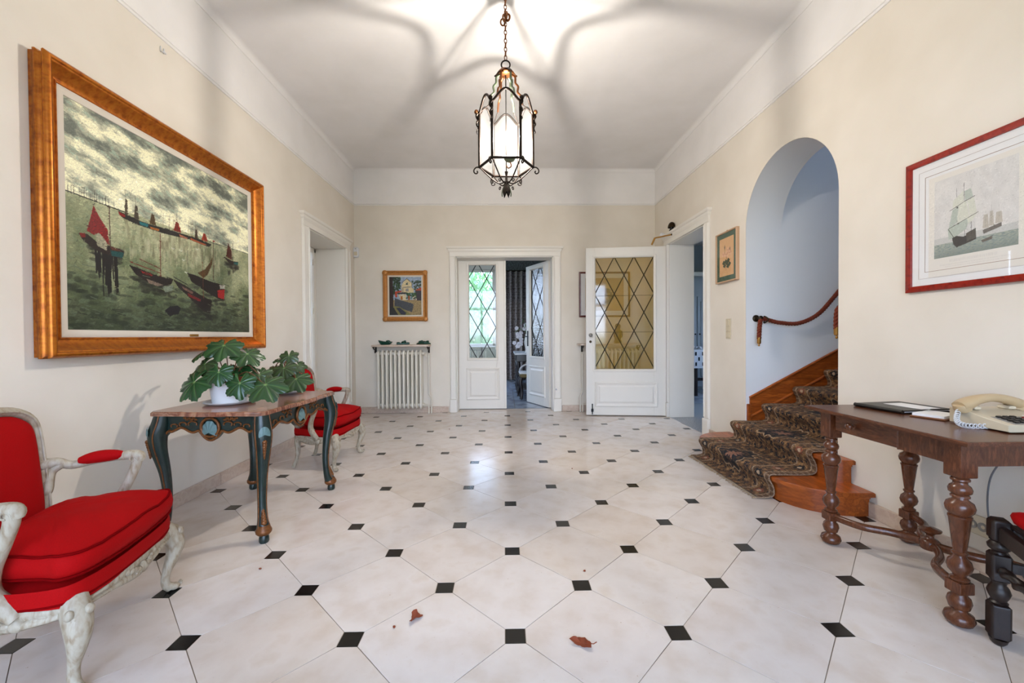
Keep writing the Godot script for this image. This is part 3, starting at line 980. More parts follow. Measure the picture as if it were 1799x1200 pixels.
func build_doors() -> void:
	# back: glazed double door, left leaf shut, right leaf standing open into the salon
	var d1 := struct_root("door_1", "white glazed double door with diamond leaded panes")
	casing(d1, DOOR_B[0], DOOR_B[1], DOOR_B[2], 0.085, 0.10, on_back(0))
	var jam := MB.new()
	for x in [DOOR_B[0] + 0.006, DOOR_B[1] - 0.006]:
		jam.box(Vector3(x, DOOR_B[2] / 2, ZB - 0.125), Vector3(0.012, DOOR_B[2], 0.25))
	jam.box(Vector3((DOOR_B[0] + DOOR_B[1]) / 2, DOOR_B[2] - 0.006, ZB - 0.125), Vector3(DOOR_B[1] - DOOR_B[0], 0.012, 0.25))
	jam.box(Vector3((DOOR_B[0] + DOOR_B[1]) / 2, DOOR_B[2] + 0.012, ZB - 0.235), Vector3(DOOR_B[1] - DOOR_B[0], 0.055, 0.02), 0.003)
	part(d1, "jamb", jam, M.white_paint)
	var w := 0.66
	var zl := ZB - 0.225
	var lat := [0.235, 0.345, 0.0, 0.115]
	var l1 := leaf(d1, w, 2.105, [0.14, 0.715, 0.53, 2.04], [0.105, 0.13, 0.57, 0.575], Transform3D(Basis.IDENTITY, Vector3(DOOR_B[0] + 0.012, 0.008, zl)), [M.clear_glass], [0.258, 0.462, 0.127, -0.025], M.white_paint)
	part(l1, "astragal", MB.new().box(Vector3(DOOR_B[0] + 0.012 + w - 0.006, 1.06, zl + 0.024), Vector3(0.03, 2.1, 0.012), 0.004), M.white_paint)
	var ang := deg_to_rad(64.0)
	var xr := Transform3D(Basis(Vector3.UP, ang) * Basis(Vector3(-1, 0, 0), Vector3.UP, Vector3(0, 0, 1)), Vector3(DOOR_B[1] - 0.015, 0.008, zl - 0.01))
	xr = Transform3D(Basis(Vector3(-cos(ang), 0, -sin(ang)), Vector3.UP, Vector3(-sin(ang), 0, cos(ang))), Vector3(DOOR_B[1] - 0.02, 0.008, zl - 0.02))
	var l2 := leaf(d1, w, 2.105, [0.14, 0.715, 0.53, 2.04], [0.105, 0.13, 0.57, 0.575], xr, [M.smoky_glass], [0.258, 0.462, 0.127, -0.025], M.white_paint)
	part(l2, "handle_plate", MB.new().box(Vector3(w - 0.05, 0.99, 0.025), Vector3(0.035, 0.24, 0.006), 0.002, xr), M.black_metal)
	part(l2, "lever", MB.new().tube([xr * Vector3(w - 0.05, 1.02, 0.028), xr * Vector3(w - 0.05, 1.02, 0.065), xr * Vector3(w - 0.14, 1.015, 0.07)], 0.008, 8), M.black_metal)
	part(d1, "door_stop", MB.new().tube([Vector3(DOOR_B[1] + 0.03, 0.305, ZB + 0.02), Vector3(DOOR_B[1] + 0.03, 0.305, ZB + 0.05)], 0.011, 8), M.steel)

	# left: a deep white recess with a shut door at its back
	var d2 := struct_root("door_2", "white door at the back of a deep panelled recess")
	casing(d2, -DOOR_L[0], -DOOR_L[1], DOOR_L[2], 0.13, 0.11, on_left(0))
	var rv := MB.new()
	for z in [DOOR_L[0] - 0.006, DOOR_L[1] + 0.006]:
		rv.box(Vector3(XL - 0.2, DOOR_L[2] / 2, z), Vector3(0.4, DOOR_L[2], 0.012))
	part(d2, "reveal", rv, M.white_paint)
	part(d2, "soffit", MB.new().box(Vector3(XL - 0.2, DOOR_L[2] - 0.005, (DOOR_L[0] + DOOR_L[1]) / 2), Vector3(0.4, 0.01, DOOR_L[0] - DOOR_L[1])), M.white_paint)
	var fr := MB.new()
	for z in [DOOR_L[0] - 0.04, DOOR_L[1] + 0.04]:
		fr.box(Vector3(XL - 0.39, DOOR_L[2] / 2 - 0.01, z), Vector3(0.05, DOOR_L[2] - 0.02, 0.055), 0.005)
	fr.box(Vector3(XL - 0.39, DOOR_L[2] - 0.04, (DOOR_L[0] + DOOR_L[1]) / 2), Vector3(0.05, 0.06, DOOR_L[0] - DOOR_L[1] - 0.02), 0.005)
	part(d2, "door_frame", fr, M.white_paint)
	var sl := MB.new()
	sl.box(Vector3(XL - 0.43, 1.07, (DOOR_L[0] + DOOR_L[1]) / 2), Vector3(0.04, 2.1, DOOR_L[0] - DOOR_L[1] - 0.16), 0.004)
	var lf := part(d2, "leaf", sl, M.white_paint)
	var face := Transform3D(Basis(Vector3(0, 0, -1), Vector3.UP, Vector3(1, 0, 0)), Vector3(XL - 0.41, 0, 0))
	var pm := [Vector2(0, 0), Vector2(0.006, 0.01), Vector2(0.018, 0.006), Vector2(0.03, 0.001), Vector2(0.04, 0.006)]
	part(lf, "raised_panel", MB.new().surround(4.53, 1.0, 5.14, 2.0, pm, face).surround(4.53, 0.18, 5.14, 0.86, pm, face), M.white_paint)
	for y in [0.5, 1.37, 1.98]:
		part(lf, "hinge", MB.new().lathe([Vector2(0, -0.04), Vector2(0.009, -0.035), Vector2(0.009, -0.002), Vector2(0.007, 0.0), Vector2(0.009, 0.002), Vector2(0.009, 0.035), Vector2(0, 0.04)], 10, Transform3D(Basis.IDENTITY, Vector3(XL - 0.385, y, DOOR_L[1] + 0.075))), M.white_paint)

	# right: opening to the kitchen, its amber leaf swung open across the corner of the hall
	var d3 := struct_root("door_3", "white door with an amber leaded pane standing open")
	casing(d3, DOOR_R[1], DOOR_R[0], DOOR_R[2], 0.12, 0.095, on_right(0))
	rv = MB.new()
	for z in [DOOR_R[0] - 0.006, DOOR_R[1] + 0.006]:
		rv.box(Vector3(XR + 0.155, DOOR_R[2] / 2, z), Vector3(0.31, DOOR_R[2], 0.012))
	part(d3, "reveal", rv, M.white_paint)
	part(d3, "soffit", MB.new().box(Vector3(XR + 0.155, DOOR_R[2] - 0.005, (DOOR_R[0] + DOOR_R[1]) / 2), Vector3(0.31, 0.01, DOOR_R[0] - DOOR_R[1])), M.white_paint)
	var dv := Vector2(1.055 - 2.050, -5.345 + 5.232).normalized()
	var xd := Transform3D(Basis(Vector3(dv.x, 0, dv.y), Vector3.UP, Vector3(dv.y, 0, -dv.x)), Vector3(2.050, 0.012, -5.232))
	# the pane lies 0.135 from the hinge and 0.12 from the free edge
	var l3 := leaf(d3, 1.0, 2.15, [0.145, 0.585, 0.885, 2.025], [0.105, 0.11, 0.89, 0.425], xd, [M.amber_glass_0, M.amber_glass_1, M.amber_glass_2], [0.247, 0.476, 0.0, 0.02, [0.335, 0.66]], M.white_paint)
	part(l3, "knob", MB.new().lathe([Vector2(0.022, 0), Vector2(0.022, 0.004), Vector2(0.009, 0.008), Vector2(0.008, 0.03), Vector2(0.02, 0.038), Vector2(0.024, 0.048), Vector2(0.018, 0.058), Vector2(0, 0.061)], 16, xd * Transform3D(Basis(Vector3.RIGHT, PI / 2), Vector3(0.945, 1.03, 0.021))), M.steel)
	part(l3, "keyhole", MB.new().lathe([Vector2(0.017, 0), Vector2(0.017, 0.004), Vector2(0.012, 0.006), Vector2(0, 0.004)], 14, xd * Transform3D(Basis(Vector3.RIGHT, PI / 2), Vector3(0.945, 0.945, 0.021))), M.dark_bronze)
	var bolt := MB.new()
	bolt.box(Vector3(0.925, 0.06, 0.026), Vector3(0.03, 0.04, 0.01), 0.003, xd)
	bolt.tube([xd * Vector3(0.925, 0.01, 0.03), xd * Vector3(0.925, 0.13, 0.03)], 0.007, 8)
	bolt.ball(Vector3(0.925, 0.135, 0.03), Vector3(0.009, 0.012, 0.009), 8, 6, xd)
	part(l3, "floor_bolt", bolt, M.black_metal)
	for y in [0.25, 1.1, 1.95]:
		part(l3, "hinge", MB.new().tube([Vector3(2.06, y - 0.05, -5.215), Vector3(2.06, y + 0.05, -5.215)], 0.009, 8), M.steel)
	# door closer: a bronze two-piece arm over the leaf
	var cl := thing("door_closer_arm", "brass jointed door closer arm above the amber glass door", "door closer", Vector3.ZERO)
	var a0 := Vector3(2.055, 2.262, -5.02)
	part(cl, "arm", MB.new().tube([a0, Vector3(1.90, 2.258, -5.19)], 0.009, 8), M.brass)
	part(cl, "link", MB.new().tube([Vector3(1.90, 2.258, -5.19), Vector3(1.872, 2.18, -5.225)], 0.012, 8), M.brass)
	part(cl, "pivot", MB.new().ball(a0, Vector3(0.02, 0.016, 0.02), 10, 6), M.dark_bronze)

# ---------------------------------------------------------------- staircase

const RISE := 0.143
const RUN := 0.27
const NOSE := 1.67

# outline of a curtail step in x and z: straight front, rounded ends that die into the wall
func step_outline(front: float, back: float, z_near: float, z_far: float, r_near: float, r_far: float) -> Array:
	var o := []
	o.append(Vector2(back, z_near))
	if r_near > 0.0:
		for k in 11:
			var t := PI / 2 * k / 10.0
			o.append(Vector2(front + r_near - sin(t) * r_near, z_near - r_near * 0.9 + cos(t) * r_near * 0.9))
	else:
		o.append(Vector2(front, z_near))
	if r_far > 0.0:
		for k in 11:
			var t := PI / 2 * k / 10.0
			o.append(Vector2(front + r_far - cos(t) * r_far, z_far + r_far * 0.9 - sin(t) * r_far * 0.9))
	else:
		o.append(Vector2(front, z_far))
	o.append(Vector2(back, z_far))
	return o

func grown(o: Array, by: float) -> PackedVector2Array:
	return Geometry2D.offset_polygon(pv(o), by, Geometry2D.JOIN_ROUND)[0] if by != 0.0 else pv(o)

func build_staircase() -> void:
	var st := thing("staircase", "orange-brown wooden staircase with two rounded bottom steps rising through the arch", "staircase", Vector3.ZERO)
	var lay := Transform3D(Basis(Vector3(1, 0, 0), Vector3(0, 0, 1), Vector3(0, 1, 0)), Vector3.ZERO)
	var steps := 9
	for k in steps:
		var front := NOSE + RUN * k + 0.03
		var top := RISE * (k + 1)
		var o: Array
		var nose: Array
		if k == 0:
			o = step_outline(front, XR - 0.014, -2.30, -3.745, 0.32, 0.32)
			nose = step_outline(front - 0.028, XR - 0.003, -2.272, -3.773, 0.345, 0.345)
		elif k == 1:
			o = step_outline(front, XR - 0.014, -2.43, -3.524, 0.10, 0.0)
			nose = step_outline(front - 0.028, XR - 0.003, -2.405, -3.524, 0.11, 0.0)
		else:
			o = step_outline(front, front + RUN + 0.05, -2.548, -3.512, 0.0, 0.0)
			nose = step_outline(front - 0.028, front + RUN + 0.05, -2.548, -3.512, 0.0, 0.0)
		var step := part(st, "step", MB.new().prism(pv(o), maxf(0.0, top - RISE - 0.2) if k > 1 else 0.0, top - 0.026, lay), M.orange_wood)
		var tread := MB.new()
		tread.prism(pv(nose), top - 0.026, top, lay, 0.006)
		part(step, "tread", tread, M.orange_wood)
		if k < 2:
			part(step, "cove_moulding", MB.new().prism(grown(o, 0.008), top - 0.042, top - 0.026, lay), M.orange_wood)
			# floor under the arch behind the lowest steps
	part(st, "landing_base", MB.new().box(Vector3((XR + 2.6) / 2, 0.072, -3.035), Vector3(2.6 - XR, 0.138, 0.96)), M.orange_wood)
	# string board along the far wall
	var z := -3.53
	var slope := RISE / RUN
	var s0 := XR + 0.03
	var ex := 4.4
	var yb := 0.495
	var sb := Transform3D(Basis.IDENTITY, Vector3(0, 0, z + 0.003))
	var board := MB.new()
	board.prism(pv([[s0, 0.0], [ex, (ex - s0) * slope - 0.2], [ex, yb + (ex - s0) * slope], [s0, yb]]), 0.0, 0.014, sb)
	var bd := part(st, "skirting_board", board, M.orange_wood_x)
	var cap := MB.new()
	cap.tube([Vector3(s0 - 0.004, yb, z + 0.016), Vector3(ex, yb + (ex - s0) * slope, z + 0.016)], 0.011, 8)
	cap.tube([Vector3(s0, yb - 0.03, z + 0.014), Vector3(ex, yb - 0.03 + (ex - s0) * slope, z + 0.014)], 0.004, 6)
	part(bd, "top_moulding", cap, M.orange_wood_x)
	var bead := MB.new()
	bead.tube([Vector3(s0, yb - 0.165, z + 0.016), Vector3(ex, yb - 0.165 + (ex - s0) * slope, z + 0.016)], 0.012, 8)
	part(bd, "bead", bead, M.orange_wood_x)
	part(bd, "end_block", MB.new().box(Vector3(s0 - 0.012, 0.29, z + 0.017), Vector3(0.028, 0.3, 0.024), 0.004), M.orange_wood_x)

	# runner: carpet laid over noses and risers, from the floor up
	var line := []
	line.append(Vector2(NOSE - 0.085, 0.012))
	line.append(Vector2(NOSE - 0.03, 0.012))
	line.append(Vector2(NOSE + 0.004, 0.02))
	for k in steps:
		var nx := NOSE + RUN * k
		var y := RISE * (k + 1)
		line.append(Vector2(nx + 0.016, y - RISE + 0.03))
		line.append(Vector2(nx + 0.012, y - 0.075))
		line.append(Vector2(nx - 0.004, y - 0.045))
		line.append(Vector2(nx - 0.016, y - 0.02))
		line.append(Vector2(nx - 0.014, y + 0.001))
		line.append(Vector2(nx + 0.006, y + 0.013))
		line.append(Vector2(nx + 0.05, y + 0.014))
		line.append(Vector2(nx + RUN - 0.06, y + 0.012))
		line.append(Vector2(nx + RUN - 0.005, y + 0.016))
	var smooth := curve(line, 3)
	var len := [0.0]
	for i in range(1, smooth.size()):
		len.append(len[i - 1] + smooth[i].distance_to(smooth[i - 1]))
	var mb := MB.new()
	var za := -3.495
	var zb := -2.565
	var cols := 26
	var wob := FastNoiseLite.new()
	wob.seed = 3
	wob.frequency = 1.6
	var g := []
	for i in smooth.size():
		var row := []
		for j in cols + 1:
			var zz := lerpf(za, zb, float(j) / cols)
			var lift := 0.004 * wob.get_noise_2d(len[i] * 3.0, zz * 4.0)
			row.append(Vector3(smooth[i].x - absf(lift) * 0.5, smooth[i].y + lift + 0.003, zz))
		g.append(row)
	var N := MB.new().sheet(g, false, false, true)
	# give it the length of the runner as v and make it solid
	for i in smooth.size() - 1:
		for j in cols:
			var na := sheet_normal(g, i, j)
			var nb := sheet_normal(g, i, j + 1)
			var nc := sheet_normal(g, i + 1, j + 1)
			var nd := sheet_normal(g, i + 1, j)
			var ua := Vector2(float(j) / cols, len[i] / 3.2)
			var ub := Vector2(float(j + 1) / cols, len[i] / 3.2)
			var uc := Vector2(float(j + 1) / cols, len[i + 1] / 3.2)
			var ud := Vector2(float(j) / cols, len[i + 1] / 3.2)
			mb.tri(g[i][j], g[i][j + 1], g[i + 1][j + 1], na, nb, nc, ua, ub, uc)
			mb.tri(g[i][j], g[i + 1][j + 1], g[i + 1][j], na, nc, nd, ua, uc, ud)
		for e in [0, cols]:
			var off := 0.011
			var n0 := sheet_normal(g, i, e)
			var n1 := sheet_normal(g, i + 1, e)
			var s := Vector3(0, 0, -1.0 if e == 0 else 1.0)
			mb.tri(g[i][e], g[i + 1][e], g[i + 1][e] - n1 * off, s, s, s, Vector2(0.03, len[i] / 3.2), Vector2(0.03, len[i + 1] / 3.2), Vector2(0.05, len[i + 1] / 3.2))
			mb.tri(g[i][e], g[i + 1][e] - n1 * off, g[i][e] - n0 * off, s, s, s, Vector2(0.03, len[i] / 3.2), Vector2(0.05, len[i + 1] / 3.2), Vector2(0.05, len[i] / 3.2))
	var rn := thing("stair_runner", "worn brown and blue-black Persian stair runner laid down the wooden steps", "carpet", Vector3.ZERO)
	part(rn, "pile", mb, M.runner_pile)
	var fr := MB.new()
	for k in 90:
		var zz := lerpf(za, zb, (k + 0.5) / 90.0)
		var dx := rng.randf_range(0.014, 0.03)
		fr.tube([Vector3(NOSE - 0.086, 0.010, zz), Vector3(NOSE - 0.086 - dx, 0.004, zz + rng.randf_range(-0.008, 0.008))], [0.0028, 0.0016], 5, false, 1.0, Vector3.UP, true)
	var fo := part(rn, "fringe", fr, M.runner_fringe, "pale wool fringe at the foot")
	fo.set_meta("kind", "stuff")

	# the well beyond the arch: far wall, near wall, end wall; daylight falls in from a roof light
	var sw := struct("wall_stairwell", MB.new().box(Vector3(3.72, 2.6, z - 0.06), Vector3(2.66, 5.2, 0.12)), M.stair_plaster, "cool white plaster of the stairwell")
	part(sw, "side_wall", MB.new().box(Vector3(3.75, 2.6, -1.42), Vector3(2.62, 5.2, 0.12)), M.stair_plaster)
	part(sw, "end_wall", MB.new().box(Vector3(5.0, 2.6, -2.5), Vector3(0.12, 5.2, 2.3)), M.stair_plaster)
	part(sw, "upper_wall", MB.new().box(Vector3(2.34, 4.3, -2.5), Vector3(0.12, 2.0, 2.3)), M.stair_plaster)
	part(sw, "floor_slab", MB.new().box(Vector3(3.7, -0.05, -2.5), Vector3(2.7, 0.1, 2.2)), M.grout)
	var rf := MB.new()
	rf.box(Vector3(2.9, 5.25, -2.5), Vector3(1.2, 0.1, 2.3))
	rf.box(Vector3(4.62, 5.25, -2.5), Vector3(0.86, 0.1, 2.3))
	rf.box(Vector3(3.84, 5.25, -3.3), Vector3(0.75, 0.1, 0.7))
	rf.box(Vector3(3.84, 5.25, -1.85), Vector3(0.75, 0.1, 1.0))
	part(sw, "roof", rf, M.stair_plaster)
	# arch jambs and soffit are the cool white of the stairs
	var ln := MB.new()
	var r: float = (ARCH[0] - ARCH[1]) / 2.0
	var mid: float = (ARCH[0] + ARCH[1]) / 2.0
	var pts := [Vector2(ARCH[1], 0)]
	for k in 33:
		var t := PI - PI * k / 32.0
		pts.append(Vector2(mid + cos(t) * r, ARCH[2] + sin(t) * r))
	pts.append(Vector2(ARCH[0], 0))
	for i in pts.size() - 1:
		var p: Vector2 = pts[i]
		var q: Vector2 = pts[i + 1]
		var cen := Vector2(mid, ARCH[2])
		var np := Vector3(0, cen.y - p.y, cen.x - p.x).normalized() if p.y >= ARCH[2] else Vector3(0, 0, signf(mid - p.x))
		var nq := Vector3(0, cen.y - q.y, cen.x - q.x).normalized() if q.y >= ARCH[2] else Vector3(0, 0, signf(mid - q.x))
		var ip := np * 0.002
		var iq := nq * 0.002
		ln.quad(Vector3(XR + 0.001, p.y, p.x) + ip, Vector3(XR + 0.311, p.y, p.x) + ip, Vector3(XR + 0.311, q.y, q.x) + iq, Vector3(XR + 0.001, q.y, q.x) + iq, np, np, nq, nq)
	part(sw, "arch_lining", ln, M.stair_plaster)

	# rope handrail
	var rope := thing("rope_handrail", "twisted rust-brown rope handrail sagging along the stair wall", "handrail", Vector3.ZERO)
	var zr := -3.475
	var path := curve([Vector3(2.165, 1.165, zr + 0.01), Vector3(2.22, 1.163, zr), Vector3(2.34, 1.135, zr), Vector3(2.50, 1.13, zr), Vector3(2.66, 1.20, zr), Vector3(2.80, 1.345, zr), Vector3(2.95, 1.54, zr), Vector3(3.15, 1.86, zr)], 10)
	twisted(rope, "rope_strand", path, 0.0155, 0.072, M.rope)
	var tail := curve([Vector3(2.165, 1.165, zr + 0.012), Vector3(2.155, 1.10, zr + 0.016), Vector3(2.152, 1.03, zr + 0.016), Vector3(2.15, 1.0, zr + 0.016)], 6)
	twisted(rope, "rope_strand", tail, 0.0155, 0.072, M.rope)
	rope_end(rope, Vector3(2.15, 0.985, zr + 0.016))
	var br := MB.new()
	br.lathe([Vector2(0.03, 0), Vector2(0.03, 0.006), Vector2(0.014, 0.012), Vector2(0.012, 0.05), Vector2(0.02, 0.062), Vector2(0.02, 0.075), Vector2(0, 0.084)], 14, Transform3D(Basis(Vector3.RIGHT, PI / 2), Vector3(2.165, 1.175, z)))
	br.tube(curve([Vector3(2.205, 1.19, zr), Vector3(2.225, 1.163, zr + 0.028), Vector3(2.205, 1.135, zr), Vector3(2.225, 1.163, zr - 0.028)], 4, true), 0.006, 6, true)
	part(rope, "bracket", br, M.dark_bronze)
	# the end of a second rope by the near jamb
	var rope2 := thing("rope_handrail", "short end of a second twisted rope hanging by the near side of the arch", "handrail", Vector3.ZERO)
	var z2 := -2.60
	twisted(rope2, "rope_strand", curve([Vector3(2.118, 1.07, z2 - 0.002), Vector3(2.117, 1.12, z2), Vector3(2.125, 1.19, z2), Vector3(2.15, 1.21, z2)], 6), 0.0155, 0.072, M.rope)
	twisted(rope2, "rope_strand", curve([Vector3(2.15, 1.21, z2), Vector3(2.30, 1.24, z2), Vector3(2.45, 1.30, z2), Vector3(2.62, 1.45, z2 + 0.1)], 6), 0.0155, 0.072, M.rope)
	rope_end(rope2, Vector3(2.118, 1.055, z2 - 0.002))
	part(rope2, "bracket", MB.new().tube([Vector3(2.15, 1.21, ARCH[0] - 0.002), Vector3(2.15, 1.21, z2 - 0.03)], 0.012, 8), M.dark_bronze)

func sheet_normal(g: Array, i: int, j: int) -> Vector3:
	var a: Vector3 = g[mini(i + 1, g.size() - 1)][j]
	var b: Vector3 = g[maxi(i - 1, 0)][j]
	var c: Vector3 = g[i][mini(j + 1, g[0].size() - 1)]
	var d: Vector3 = g[i][maxi(j - 1, 0)]
	var n := (a - b).cross(c - d).normalized()
	return n if n.x < 0.02 and (n.y > -0.9) and (n.x < 0 or n.y > 0) else -n

# three strands wound round a path
func twisted(root: Node3D, called: String, path: Array, r: float, pitch: float, m: Material) -> void:
	var fine := curve(path, 3)
	for s in 3:
		var pts := []
		var run := 0.0
		for i in fine.size():
			if i > 0:
				run += fine[i].distance_to(fine[i - 1])
			var t: Vector3 = (fine[mini(i + 1, fine.size() - 1)] - fine[maxi(i - 1, 0)]).normalized()
			var u := (Vector3(0, 0, 1) - t * t.z).normalized()
			var w := t.cross(u)
			var an := TAU * (run / pitch + s / 3.0)
			pts.append(fine[i] + u * cos(an) * r * 0.56 + w * sin(an) * r * 0.56)
		part(root, called, MB.new().tube(pts, r * 0.62, 7), m)

func rope_end(root: Node3D, at: Vector3) -> void:
	part(root, "brass_cap", MB.new().lathe([Vector2(0, -0.05), Vector2(0.007, -0.046), Vector2(0.008, -0.038), Vector2(0.004, -0.03), Vector2(0.014, -0.026), Vector2(0.016, -0.02), Vector2(0.016, 0.02), Vector2(0.0175, 0.024), Vector2(0.014, 0.03), Vector2(0.0, 0.03)], 14, Transform3D(Basis.IDENTITY, at)), M.brass)

# ---------------------------------------------------------------- lantern

func build_lantern() -> void:
	var lan := thing("hanging_lantern", "six-sided wrought-iron lantern with arched glass panes on a chain", "lantern", Vector3(LANTERN.x, 0, LANTERN.z))
	var R := 0.1735
	var y0 := 2.132
	var y1 := 2.475
	var iron: Material = M.wrought_iron
	var V := []
	for k in 6:
		var t := PI / 3.0 * k
		V.append(Vector3(cos(t) * R, 0, sin(t) * R))
	for k in 6:
		var a: Vector3 = V[k]
		var b: Vector3 = V[(k + 1) % 6]
		var out := a.normalized()
		# corner post with a twisted leaf at its head and a ball on top
		var fr := part(lan, "post", MB.new().tube([a + Vector3.UP * y0, a + Vector3.UP * (y1 + 0.01)], 0.0085, 8), iron)
		var tw := []
		var tr := []
		for i in 25:
			var s := i / 24.0
			tw.append(a + out * (0.012 + 0.005 * sin(s * 16.0)) + Vector3.UP * (y1 - 0.13 + 0.13 * s) + a.cross(Vector3.UP).normalized() * 0.006 * cos(s * 16.0))
			tr.append(0.002 + 0.007 * s)
		part(fr, "twisted_leaf", MB.new().tube(tw, tr, 6), iron)
		part(fr, "knob", MB.new().ball(a + out * 0.018 + Vector3.UP * (y1 + 0.012), Vector3(0.014, 0.015, 0.014), 10, 7), M.rusty_bronze if k % 3 == 0 else iron)
		# bottom rail
		part(lan, "bottom_rail", MB.new().tube([a + Vector3.UP * y0, b + Vector3.UP * y0], 0.0085, 6), iron)
		# arched head of the pane
		var head := []
		var lo := []
		for i in 17:
			var s := i / 16.0
			var rise := 0.078 * pow(sin(PI * s), 1.35)
			var p := a.lerp(b, s)
			head.append(p + Vector3.UP * (y1 + rise))
			lo.append(p * 0.992 + Vector3.UP * y0)
		part(lan, "arch_bar", MB.new().tube(head, 0.0078, 6), iron)
		var pane := MB.new()
		var nrm := (a + b).normalized()
		for i in 16:
			pane.quad(lo[i], lo[i + 1], head[i + 1] * Vector3(0.992, 1, 0.992), head[i] * Vector3(0.992, 1, 0.992), nrm, nrm, nrm, nrm)
		part(lan, "pane", pane, M.lantern_glass)
		# foot scroll, curling out under the corner
		var sc := []
		for i in 22:
			var s := i / 21.0
			var an := -PI * 0.5 + s * PI * 1.75
			var rr := 0.021 * (1.0 - 0.62 * s)
			sc.append(a + out * (0.004 + 0.019 - cos(an + PI * 0.5) * 0.0 + rr * cos(an) + 0.004) + Vector3.UP * (y0 - 0.023 - rr * sin(an)))
		part(lan, "foot_scroll", MB.new().tube(curve([a + Vector3.UP * y0, a + out * 0.022 + Vector3.UP * (y0 - 0.002), a + out * 0.036 + Vector3.UP * (y0 - 0.018), a + out * 0.034 + Vector3.UP * (y0 - 0.036), a + out * 0.02 + Vector3.UP * (y0 - 0.042), a + out * 0.012 + Vector3.UP * (y0 - 0.032), a + out * 0.017 + Vector3.UP * (y0 - 0.024)], 5), 0.0042, 6), iron)
		# basket strap below, from the corner in to the finial
		part(lan, "basket_strap", MB.new().tube(curve([a + Vector3.UP * y0, a * 0.80 + Vector3.UP * (y0 - 0.035), a * 0.48 + Vector3.UP * (y0 - 0.085), a * 0.26 + Vector3.UP * (y0 - 0.105), a * 0.10 + Vector3.UP * (y0 - 0.098), Vector3.UP * (y0 - 0.08)], 6), 0.0042, 6), iron)
		var cu := []
		for i in 16:
			var s := i / 15.0
			var an := s * TAU * 0.85
			var rr := 0.016 * (1.0 - 0.55 * s)
			cu.append(a * 0.48 + Vector3.UP * (y0 - 0.10) + out * rr * sin(an) - Vector3.UP * rr * (1.0 - cos(an)) * 0.8)
		part(lan, "basket_curl", MB.new().tube(cu, 0.0032, 5), iron)
		# crown strap from the pane heads up to the collar
		var mid := (a + b) * 0.5
		part(lan, "crown_strap", MB.new().tube(curve([a * 0.62 + Vector3.UP * (y1 + 0.06), a * 0.56 + Vector3.UP * (y1 + 0.115), a * 0.44 + Vector3.UP * (y1 + 0.14), a * 0.46 + Vector3.UP * (y1 + 0.175), a * 0.36 + Vector3.UP * (y1 + 0.20), a * 0.35 + Vector3.UP * (y1 + 0.235), a * 0.22 + Vector3.UP * (y1 + 0.252)], 5), 0.0068, 6, false, 0.45), M.verdigris if k % 2 == 1 else M.rusty_bronze)
		part(lan, "stay_rod", MB.new().tube([a + Vector3.UP * (y1 + 0.005), a * 0.62 + Vector3.UP * (y1 + 0.06)], 0.004, 6), iron)
		# pointed leaf of the collar
		var lf := MB.new()
		var side := out.cross(Vector3.UP)
		var rows := []
		for i in 7:
			var s := i / 6.0
			var wd := 0.024 * sin(PI * (0.25 + 0.75 * s)) + 0.001
			var c := out * (0.012 + 0.062 * s) + Vector3.UP * (y1 + 0.285 - 0.05 * s * s + (0.008 if i == 6 else 0.0))
			rows.append([c - side * wd - Vector3.UP * 0.006, c + Vector3.UP * 0.004, c + side * wd - Vector3.UP * 0.006])
		lf.sheet(rows)
		part(lan, "collar_leaf", lf, M.rusty_bronze if k % 2 == 0 else iron)
		# hanging tulip leaf of the finial
		var fl := []
		for i in 8:
			var s := i / 7.0
			var wd := 0.017 * sin(PI * (0.2 + 0.8 * s)) + 0.0005
			var c := out * (0.006 + 0.024 * sin(s * PI * 0.62)) + Vector3.UP * (y0 - 0.105 - 0.085 * s)
			fl.append([c - side * wd - out * 0.004, c + out * 0.003, c + side * wd - out * 0.004])
		part(lan, "finial_leaf", MB.new().sheet(fl), M.verdigris if k % 3 == 0 else iron)
	part(lan, "finial_stem", MB.new().lathe([Vector2(0, y0 - 0.14), Vector2(0.008, y0 - 0.125), Vector2(0.014, y0 - 0.112), Vector2(0.016, y0 - 0.10), Vector2(0.009, y0 - 0.09), Vector2(0.007, y0 - 0.05), Vector2(0.011, y0 - 0.03), Vector2(0, y0 - 0.022)], 12), iron)
	part(lan, "collar", MB.new().lathe([Vector2(0.0, y1 + 0.248), Vector2(0.036, y1 + 0.25), Vector2(0.042, y1 + 0.258), Vector2(0.03, y1 + 0.278), Vector2(0.012, y1 + 0.292), Vector2(0.0, y1 + 0.296)], 18), M.rusty_bronze)
	var ring := []
	for k in 24:
		var t := TAU * k / 24.0
		ring.append(Vector3(cos(t) * 0.028, y1 + 0.315 + sin(t) * 0.028, 0))
	part(lan, "suspension_ring", MB.new().tube(ring, 0.005, 6, true), iron)
	# one candle on an arm, with drip pan, candle tube and bulb
	part(lan, "centre_stem", MB.new().tube([Vector3.UP * (y0 - 0.03), Vector3.UP * (y1 + 0.25)], 0.0035, 8), iron)
	for k in 1:
		var d := Vector3(cos(0.9), 0, sin(0.9))
		var at := d * 0.034
		part(lan, "candle_arm", MB.new().tube(curve([Vector3.UP * (y0 + 0.01), d * 0.02 + Vector3.UP * (y0 - 0.012), d * 0.05 + Vector3.UP * (y0 - 0.008), at + Vector3.UP * (y0 + 0.03)], 5), 0.004, 6), M.rusty_bronze)
		var pan := []
		for q in [Vector2(0.0, 0.02), Vector2(0.012, 0.022), Vector2(0.03, 0.032), Vector2(0.036, 0.042), Vector2(0.034, 0.043), Vector2(0.014, 0.035), Vector2(0.011, 0.05), Vector2(0.016, 0.056), Vector2(0.011, 0.06)]:
			pan.append(Vector2(q.x, q.y + y0))
